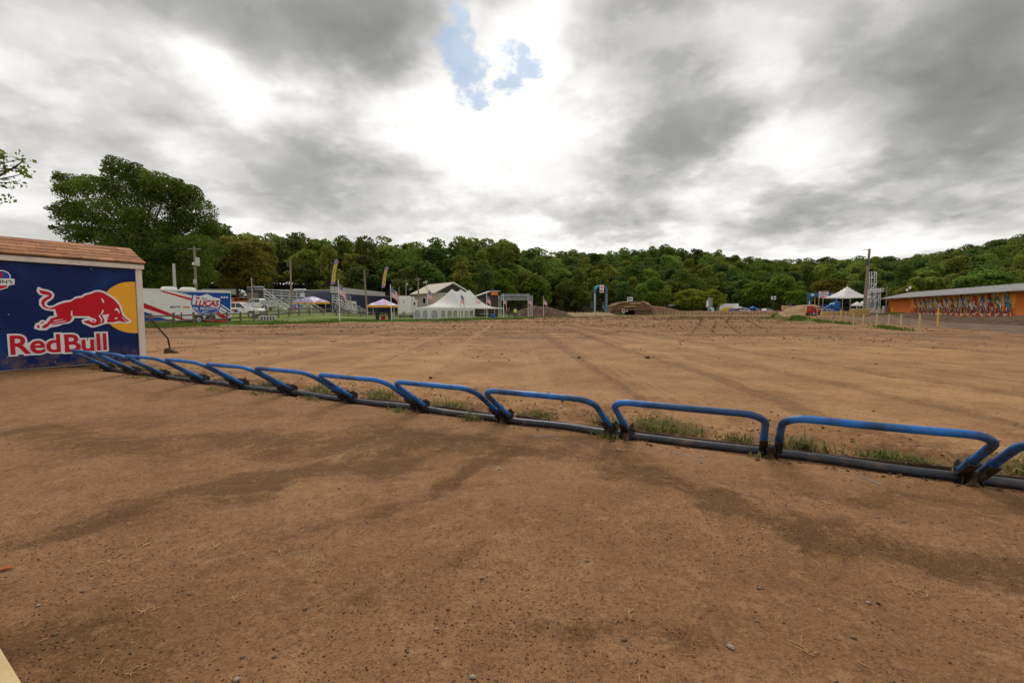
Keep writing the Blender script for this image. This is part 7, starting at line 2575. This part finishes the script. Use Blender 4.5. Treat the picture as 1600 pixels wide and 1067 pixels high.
# ------------------------------------------------------------------ people
def person(label, px, Y, rz, top_m, leg_m, pose=0):
    loc = gpos(px, Y)
    V_ = {'pel': (0, 0, .95), 'spi': (0, 0.01, 1.15), 'che': (0, 0.0, 1.36), 'nec': (0, -0.01, 1.50), 'hd0': (0, -0.02, 1.60), 'hd1': (0, -0.02, 1.70)}
    for s, n_ in ((-1, 'l'), (1, 'r')):
        st = 0.13 if (s < 0) == (pose == 0) else -0.10
        V_['hip' + n_] = (s * .10, 0, .90)
        V_['kne' + n_] = (s * .12, -0.03 + st * 0.5, .50)
        V_['ank' + n_] = (s * .12, st * 0.5 + 0.04, .09)
        V_['toe' + n_] = (s * .14, st * 0.5 - 0.12, .05)
        V_['sho' + n_] = (s * .19, 0, 1.42)
        V_['elb' + n_] = (s * .27, 0.02, 1.15) if pose == 0 else (s * .26, -0.05, 1.16)
        V_['wri' + n_] = (s * .22, -0.16, 1.02) if pose == 0 else (s * .12, -0.25, 1.22)
        V_['han' + n_] = (s * .20, -0.23, 0.97) if pose == 0 else (s * .06, -0.30, 1.25)
    rad = {'pel': .15, 'spi': .145, 'che': .165, 'nec': .06, 'hd0': .09, 'hd1': .10, 'hip': .095, 'kne': .065, 'ank': .045, 'toe': .04, 'sho': .075, 'elb': .05, 'wri': .038, 'han': .042}
    keys = list(V_)
    E = [('pel', 'spi'), ('spi', 'che'), ('che', 'nec'), ('nec', 'hd0'), ('hd0', 'hd1')]
    for n_ in 'lr':
        E += [('pel', 'hip' + n_), ('hip' + n_, 'kne' + n_), ('kne' + n_, 'ank' + n_), ('ank' + n_, 'toe' + n_), ('che', 'sho' + n_), ('sho' + n_, 'elb' + n_), ('elb' + n_, 'wri' + n_), ('wri' + n_, 'han' + n_)]
    me = bpy.data.meshes.new('body')
    me.from_pydata([V_[k] for k in keys], [(keys.index(a), keys.index(b)) for a, b in E], [])
    o = bpy.data.objects.new('body', me)
    COL.objects.link(o)
    md = o.modifiers.new('skin', 'SKIN')
    for k, sv in zip(keys, me.skin_vertices[0].data):
        rr2 = rad[k[:3]]
        sv.radius = (rr2, rr2 * 0.82 if k[:3] in ('pel', 'spi', 'che') else rr2)
        sv.use_root = (k == 'pel')
    o.modifiers.new('sub', 'SUBSURF').levels = 2
    bpy.context.view_layer.update()
    me2 = bpy.data.meshes.new_from_object(o.evaluated_get(bpy.context.evaluated_depsgraph_get()))
    bpy.data.objects.remove(o)
    for nm in (leg_m, top_m, 'skin', 'rubber', 'hair'):
        me2.materials.append(MAT[nm])
    for p_ in me2.polygons:
        c = p_.center
        p_.material_index = 3 if c.z < 0.1 else 0 if c.z < 0.96 and abs(c.x) < 0.19 and c.y > -0.15 else 4 if c.z > 1.72 or (c.z > 1.58 and c.y > 0.02) else 2 if c.z > 1.5 or (abs(c.y) > 0.19 and c.z > 0.9) else 1
        p_.use_smooth = True
    t = thing('person', label, 'person', loc, rz)
    link('body', me2, t)
    return t


MAT['skin'] = pm('skin', (0.40, 0.23, 0.16), 0.6, 0.1, 8)
MAT['hair'] = pm('hair', (0.04, 0.03, 0.02), 0.8, 0.2, 20)
MAT['hivis'] = pm('yellow_hi_vis_cloth', (0.62, 0.72, 0.02), 0.6, 0.12, 8)
MAT['jeans'] = pm('dark_jeans', (0.035, 0.045, 0.075), 0.8, 0.2, 12)
pp = person('person in a bright yellow top and dark trousers on the grass right of the marquee', 805, 74, R(20), 'hivis', 'jeans', 0)
pp = person('person in dark clothes standing left of the flagpole by the barrel', 795, 80, R(-40), 'rubber', 'jeans', 1)

# ------------------------------------------------------------------ grass, weeds, clods, stones, straw
def blades(name, pts, h, w, mat, r, lean=0.5, nper=1):
    """pts (N,3): one bent blade (two quads) each"""
    pts = np.repeat(np.asarray(pts, float), nper, 0)
    n = len(pts)
    if nper > 1:
        pts[:, :2] += r.normal(size=(n, 2)) * 0.03
    a = r.random(n) * 6.283
    d = np.stack([np.cos(a), np.sin(a), np.zeros(n)], 1)
    sd_ = np.stack([-np.sin(a), np.cos(a), np.zeros(n)], 1)
    hh = h * (0.45 + 0.8 * r.random(n))[:, None]
    ww = w * (0.6 + 0.8 * r.random(n))[:, None]
    ln = lean * r.random(n)[:, None] * hh
    up = np.array([[0, 0, 1.0]])
    p0, p1, p2 = pts - up * 0.01, pts + up * hh * 0.6 + d * ln * 0.4, pts + up * hh * (1 - 0.25 * lean * r.random(n)[:, None]) + d * ln
    V = np.stack([p0 - sd_ * ww / 2, p0 + sd_ * ww / 2, p1 + sd_ * ww * 0.4, p1 - sd_ * ww * 0.4, p2 + sd_ * ww * 0.08, p2 - sd_ * ww * 0.08], 1).reshape(-1, 3)
    i0 = np.arange(n) * 6
    Fq = np.concatenate([np.stack([i0, i0 + 1, i0 + 2, i0 + 3], 1), np.stack([i0 + 3, i0 + 2, i0 + 4, i0 + 5], 1)], 0)
    return np_mesh(name, V, Fq, mat, False, {'tint': ('POINT', np.repeat(np.clip(0.5 + 0.25 * r.normal(size=n), 0, 1), 6))})


r = np.random.default_rng(77)
ex, ey = np.array([e[0] for e in EDGE]), np.array([e[1] for e in EDGE])
N_ = 60000
gx_ = r.uniform(-42, 14, N_)
gy_ = np.interp(gx_, ex, ey) + 1.0 + 16 * r.random(N_) ** 1.8
kk = (fbm(gx_ * 0.35, gy_ * 0.35, 3, 9) > -0.12)
gx_, gy_ = gx_[kk], gy_[kk]
me = blades('verge_grass', np.stack([gx_, gy_, ground_z(gx_, gy_)], 1), 0.14, 0.05, 'grass', r, 0.8)
tag(link('verge_grass', me), 'short green grass of the verge along the dirt', 'grass', kind='stuff')
# grass on the right-hand mounds
N_ = 5000
pts = []
for (cx_, cy_, a_, b_, n_) in ((xat(1213, 80), 80, 2.6, 1.3, 1400), (xat(1243, 62), 62, 2.2, 1.0, 1600), (xat(1256, 58), 58, 3.0, 0.8, 1200), (xat(1285, 51), 51, 4.5, 0.6, 1000), (xat(1400, 72), 70, 6, 1.0, 1500), (xat(1320, 44), 44, 3.5, 0.5, 700), (xat(1390, 33), 33, 4, 0.5, 500)):
    for k in range(n_):
        al_ = RD if cy_ < 66 else Vector((1, 0, 0))
        u, w = r.normal() * a_ * 0.5, r.normal() * b_ * 0.5
        x, y = cx_ + al_.x * u - al_.y * w, cy_ + al_.y * u + al_.x * w
        pts.append((x, y))
pts = np.array(pts)
dep_ = bpy.context.evaluated_depsgraph_get()
zz, keep_ = [], []
for x, y in pts:
    hit, loc_, _n, _i, ob_, _m = SC.ray_cast(dep_, Vector((x, y, 30)), Vector((0, 0, -1)))
    ok_ = bool(hit and ob_ and ob_.name.split('.')[0] in ('ground', 'grassy_mound', 'dirt_berm'))
    keep_.append(ok_)
    zz.append(loc_.z if ok_ else 0)
pts, zz = pts[keep_], np.array(zz)[keep_]
me = blades('mound_grass', np.column_stack([pts, zz]), 0.2, 0.07, 'grass', r, 0.7)
tag(link('mound_grass', me), 'bright green grass on the mounds along the right edge', 'grass', kind='stuff')

# weeds at the gate
gate_names = ['rightmost', 'nearest whole', 'third', 'fourth', 'fifth', 'sixth', 'seventh', 'fifth', 'fourth', 'third', 'second', 'leftmost']
W = [  # along gate, beyond it, spread, height, blades, label
    (-0.45, 0.30, 0.16, 0.20, 160, 'green weed tuft right of the nearest right bracket'), (0.42, 0.25, 0.17, 0.17, 150, 'green weed tuft left of the bracket at the nearest gate right end'), (0.22, 0.22, 0.10, 0.15, 70, 'small weed tuft behind the pipe beside the right-hand bracket'), (1.02, 0.28, 0.18, 0.19, 170, 'leafy weed tuft at the left end of the nearest gate'),
    (1.52, 0.27, 0.15, 0.13, 110, 'low weed tuft right of centre under the third gate'), (2.25, 0.34, 0.26, 0.22, 200, 'straggly weed clump under the left half of the third gate'), (2.78, 0.30, 0.12, 0.20, 110, 'weed tuft between the two brackets of the split station'),
    (3.66, 0.28, 0.20, 0.16, 150, 'weed tuft right of the bracket under the fourth gate'), (4.85, 0.27, 0.20, 0.19, 170, 'weed tuft under the left end of the fifth gate'), (6.05, 0.28, 0.24, 0.17, 190, 'weed clump behind the pipe under the sixth gate'), (7.30, 0.30, 0.25, 0.16, 190, 'weed clump under the seventh gate'),
    (8.50, 0.30, 0.22, 0.16, 170, 'weed clump under the fifth gate from the shed'), (9.60, 0.30, 0.24, 0.17, 160, 'weed clump under the fourth gate from the shed'), (10.85, 0.30, 0.25, 0.16, 160, 'weed clump under the third gate from the shed'), (11.9, 0.3, 0.22, 0.16, 130, 'weed clump under the second gate from the shed'),
    (13.0, 0.35, 0.22, 0.15, 130, 'weed clump at the mural foot by the leftmost gate'), (4.25, -0.15, 0.10, 0.16, 60, 'lone weed sprig on the rider side left of the fourth gate bracket'), (5.30, -0.16, 0.12, 0.10, 60, 'low weed patch on the rider side by the fifth gate bracket'), (6.9, -0.16, 0.14, 0.09, 60, 'low weed patch on the rider side before the seventh gate'),
    (8.1, -0.20, 0.24, 0.08, 80, 'thin weed patch on the rider side below the fifth gate from the shed'), (9.1, -0.30, 0.16, 0.07, 50, 'thin weed patch on the rider side below the fourth gate from the shed'), (11.6, -0.25, 0.22, 0.08, 80, 'thin weed patch on the rider side below the second gate from the shed'), (0.10, -0.02, 0.0, 0.0, 0, ''), (2.70, -0.12, 0.12, 0.10, 60, 'small weed patch at the rider side of the split station'), (1.35, -0.10, 0.08, 0.08, 40, 'small weed sprig at the rider side of the bracket by the third gate')]
for (s_, d_, spd, hh, nb2, lb) in W:
    if not nb2:
        continue
    c = G0 + GD * s_ + RD * d_
    px_ = r.normal(size=(nb2, 2)) * spd * np.array([[0.62, 0.30]])
    X_ = c.x + GD.x * px_[:, 0] + RD.x * px_[:, 1]
    Y_ = c.y + GD.y * px_[:, 0] + RD.y * px_[:, 1]
    z_ = ground_z(X_, Y_)
    c0 = np.array([c.x, c.y, gz(c.x, c.y)])
    me = blades('weed_tuft', np.column_stack([X_, Y_, z_])[:int(nb2 * 0.85)] - c0, hh * 0.6, 0.013, 'weed', r, 2.0)
    o = tag(link('weed_tuft', me), lb, 'weed', 'weeds along the starting gate')
    o.location = c0


def lumps(name, P, S_, mat, r, flat=0.6, sub=False):
    """many small irregular stones / clods as one mesh"""
    base = np.array([(0, 0, 1), (.9, 0, .2), (.28, .85, .15), (-.73, .53, .2), (-.73, -.53, .1), (.28, -.85, .2), (0, 0, -.5)], float)
    fcs = np.array([(0, 1, 2), (0, 2, 3), (0, 3, 4), (0, 4, 5), (0, 5, 1), (6, 2, 1), (6, 3, 2), (6, 4, 3), (6, 5, 4), (6, 1, 5)])
    n = len(P)
    V = np.repeat(base[None], n, 0) * (1 + 0.24 * r.normal(size=(n, 7, 1)).clip(-1.5, 1.5))
    a = r.random(n) * 6.283
    c, s = np.cos(a), np.sin(a)
    x = V[:, :, 0] * c[:, None] - V[:, :, 1] * s[:, None]
    y = (V[:, :, 0] * s[:, None] + V[:, :, 1] * c[:, None]) * (0.55 + 0.45 * r.random(n))[:, None]
    z = V[:, :, 2] * flat
    V = np.stack([x, y, z], -1) * np.asarray(S_)[:, None, None] + np.asarray(P)[:, None, :]
    Fq = (fcs[None] + (np.arange(n) * 7)[:, None, None]).reshape(-1, 3)
    return np_mesh(name, V.reshape(-1, 3), Fq, mat, False)


MAT['clod'] = dirt_mat('loose_clods', (0.115, 0.062, 0.032), (0.215, 0.124, 0.066), 9)
MAT['crumb'] = dirt_mat('soil_crumbs', (0.100, 0.052, 0.024), (0.26, 0.145, 0.070), 25)  # tone kept dark in place of the small shadows crumbs would cast
MAT['soil_lump'] = dirt_mat('broken_soil', (0.15, 0.075, 0.032), (0.36, 0.205, 0.098), 14)
MAT['pebble'] = dirt_mat('pebbles', (0.28, 0.19, 0.125), (0.50, 0.38, 0.27), 12)
# rough clods over the start straight, in graded rows and along wheel ruts
N_ = 150000
cs_, cd_ = r.uniform(-70, 40, N_), 1.2 + 118 * r.random(N_) ** 1.15
X_, Y_ = G0.x + GD.x * cs_ + RD.x * cd_, G0.y + GD.y * cs_ + RD.y * cd_
dens = 0.03 + 1.7 * np.clip(fbm(cs_ * 0.09, cd_ * 0.6, 5, 3, 0.6) - 0.06, 0, 1) * sstep(7, 18, Y_)
ok = (r.random(N_) < dens) & (Y_ > 3) & (Y_ < np.interp(X_, ex, ey) - 0.5) & (np.abs(X_) < Y_ * 1.35 + 3) & (X_ < np.interp(Y_, [p[1] for p in TRK], [p[0] for p in TRK]) + 1)
X_, Y_ = X_[ok], Y_[ok]
S_ = (0.010 + 0.0014 * Y_) * (0.3 + 1.3 * r.random(len(X_)) ** 2.4)
me = lumps('dirt_clods', np.column_stack([X_, Y_, ground_z(X_, Y_)]), S_, 'clod', r, 0.7)
tag(link('dirt_clods', me), 'loose brown clods scattered over the start straight', 'clods', kind='stuff')
print('clods', len(X_))
ruts = []
for pts in ([(1098, 497), (1092, 506), (1082, 520), (1060, 540)], [(1140, 497), (1135, 503), (1150, 518), (1180, 538)], [(1165, 500), (1180, 508), (1205, 518)], [(1060, 499), (1020, 508), (950, 522), (850, 540)], [(1050, 497), (985, 505), (900, 513)], [(1120, 502), (1113, 515), (1115, 522)], [(1240, 530), (1275, 537)],
            [(1280, 541), (1390, 540), (1480, 546), (1560, 552)], [(1300, 528), (1420, 536), (1590, 544)]):
    gpts = [gp(*p) for p in pts]
    for a_, b_ in zip(gpts[:-1], gpts[1:]):
        n_ = int(10 + (b_ - a_).length * 2.6)
        for k in range(n_):
            p = a_.lerp(b_, r.random())
            p = p + Vector((r.normal() * 0.09, r.normal() * 0.12, 0))
            ruts.append((p.x, p.y))
ruts = np.array(ruts)
me = lumps('rut_clods', np.column_stack([ruts, ground_z(ruts[:, 0], ruts[:, 1])]), (0.015 + 0.0009 * ruts[:, 1]) * (0.4 + 1.1 * r.random(len(ruts)) ** 1.5), 'clod', r, 0.75)
tag(link('rut_clods', me), 'dark turned-up clods along the wheel ruts', 'clods', kind='stuff')
# broken soil along the ground pipe
N_ = 5200
cs_ = r.uniform(-1.6, 14, N_)
cd_ = np.where(r.random(N_) < 0.3, -0.13 + 0.05 * r.normal(size=N_), 0.25 + np.abs(r.normal(size=N_)) * 0.75)
X_, Y_ = G0.x + GD.x * cs_ + RD.x * cd_, G0.y + GD.y * cs_ + RD.y * cd_
ok = r.random(N_) < np.clip(0.5 + 1.5 * fbm(cs_ * 1.2, cd_ * 1.2, 3, 23), 0.1, 1)
X_, Y_ = X_[ok], Y_[ok]
me = lumps('broken_soil', np.column_stack([X_, Y_, ground_z(X_, Y_)]), 0.004 + 0.022 * r.random(len(X_)) ** 3.5, 'soil_lump', r, 0.75)
tag(link('broken_soil', me), 'broken soil lumps along the starting gate pipe', 'clods', kind='stuff')
# crumbs, pebbles and straw of the rider side
N_ = 120000
cy_ = 0.85 + 8.5 * r.random(N_) ** 1.7
cx_ = r.uniform(-1.25, 1.25, N_) * (cy_ + 0.6)
dn = fbm(cx_ * 1.1, cy_ * 1.1, 4, 19)
ok = r.random(N_) < np.clip(0.5 + 1.6 * dn, 0.08, 1)
cx_, cy_ = cx_[ok], cy_[ok]
S_ = 0.0013 + 0.0050 * r.random(len(cx_)) ** 4
me = lumps('soil_crumbs', np.column_stack([cx_, cy_, ground_z(cx_, cy_)]), S_, 'crumb', r, 0.7)
tag(link('soil_crumbs', me), 'dark soil crumbs speckling the damp foreground', 'crumbs', kind='stuff')
N_ = 700
cy_ = 0.85 + 11 * r.random(N_) ** 1.5
cx_ = r.uniform(-1.3, 1.3, N_) * (cy_ + 0.6)
S_ = 0.004 + 0.013 * r.random(N_) ** 4
me = lumps('pebbles', np.column_stack([cx_, cy_, ground_z(cx_, cy_) + S_ * 0.15]), S_, 'pebble', r, 0.6)
tag(link('pebbles', me), 'small pale pebbles scattered on the foreground soil', 'pebbles', kind='stuff')
# straw
P0, P1 = [], []
for k in range(420):
    y = 0.9 + 7.5 * r.random() ** 1.5
    x = r.uniform(-1.2, 1.2) * (y + 0.5)
    a, ln = r.random() * 6.283, r.uniform(0.012, 0.05)
    P0.append((x, y, a, ln))
for (px, py) in [(490, 888), (340, 855), (165, 885), (225, 850), (230, 955), (505, 895), (995, 917), (1440, 922), (370, 940), (980, 955), (1260, 1012), (215, 1047), (60, 800), (680, 705), (1290, 790), (430, 870)]:
    p = gp(px, py)
    for k in range(6):
        P0.append((p.x + r.normal() * 0.015, p.y + r.normal() * 0.015, r.random() * 6.283, r.uniform(0.03, 0.075)))
m = MB()
for (x, y, a, ln) in P0:
    z = gz(x, y) + 0.003
    d = Vector((math.cos(a), math.sin(a), 0)) * ln / 2
    b = Vector((r.normal() * 0.2 * ln, r.normal() * 0.2 * ln, 0.004))
    c = Vector((x, y, z))
    m.tube([c - d, c + b, c + d + Vector((0, 0, 0.002))], 0.0011 + 0.0007 * r.random(), 4, cap=False)
MAT['straw_bit'] = pm('straw_bits', (0.44, 0.27, 0.11), 0.8, 0.35, 30)
tag(m.build('straw_bits', 'straw_bit'), 'dry straw bits scattered on the foreground soil', 'straw', kind='stuff')
# the larger stones one can pick out
for (px, py, s, mt, lb) in [(740, 1058, 0.018, 'stone', 'grey stone at the bottom edge left of the middle'), (370, 1060, 0.017, 'stone', 'pale stone at the bottom edge on the left'), (1141, 1005, 0.019, 'stone', 'pale flat stone in the right foreground'), (966, 706, 0.026, 'stone', 'grey stone on the rider side below the split bracket'),
                            (1356, 934, 0.013, 'stone', 'small pale stone at the right, left of its darker neighbour'), (1372, 934, 0.013, 'rust_block', 'small dark stone at the right beside a pale one'), (1536, 755 - 40, 0.03, 'stone', 'stone behind the pipe near the right bracket'), (876, 640, 0.04, 'stone', 'pale stone on the dirt right of the fourth gate bar'),
                            (842, 620, 0.05, 'stone', 'pale flat stone beyond the fourth gate bar'), (905, 560, 0.09, 'clod', 'dark clod lying out on the straight above the third gate'), (672, 589, 0.06, 'clod', 'dark clod just beyond the fifth gate bar'), (1013, 561, 0.09, 'clod', 'dark clod out on the straight right of the middle'),
                            (60, 1040 - 90, 0.012, 'stone', 'pale fragment near the timber plank'), (780, 739, 0.02, 'stone', 'small tan stone in the middle of the damp patch')]:
    p = gp(px, py)
    me = lumps('loose_stone' if mt != 'clod' else 'dirt_clod', [(0, 0, s * 0.2)], [s], mt, r, 0.6)
    o = link('loose_stone' if mt != 'clod' else 'dirt_clod', me)
    o.location = (p.x, p.y, gz(p.x, p.y))
    tag(o, lb, 'stone' if mt != 'clod' else 'clod', 'loose stones on the soil')
for i, pts in enumerate(([(835, 684), (850, 686), (862, 684), (872, 690)], [(1024, 700), (1050, 708), (1072, 711), (1100, 717)], [(1340, 745), (1362, 752), (1378, 760)])):
    P3 = [gp(*p_) for p_ in pts]
    o0 = P3[0]
    o = MB().tube([Vector((p_.x - o0.x, p_.y - o0.y, gz(p_.x, p_.y) + 0.003 + 0.006 * (j % 2))) for j, p_ in enumerate(P3)], 0.0028, 6).build('wire_scrap', 'grey_print', smooth=60)
    o.location = (o0.x, o0.y, 0)
    tag(o, ['short grey wire scrap before the fourth gate', 'long grey wire scrap before the third gate', 'grey wire scrap before the nearest gate'][i], 'wire', 'wire scraps on the soil')
p = gp(8, 897)
m = MB()
lf = [(-0.035, 0), (-0.015, 0.016), (0.01, 0.017), (0.038, 0.002), (0.012, -0.014), (-0.015, -0.013)]
m.add([(a, b, 0.006 + 0.012 * abs(b) / 0.017) for a, b in lf] + [(0, 0, 0.002)], [(0, 1, 6), (1, 2, 6), (2, 3, 6), (3, 4, 6), (4, 5, 6), (5, 0, 6)])
o = m.build('fallen_leaf', 'dead_leaf')
o.location, o.rotation_euler = (p.x, p.y, gz(p.x, p.y)), (0, 0, 0.5)
tag(o, 'orange dead leaf on the soil at the left edge', 'leaf')
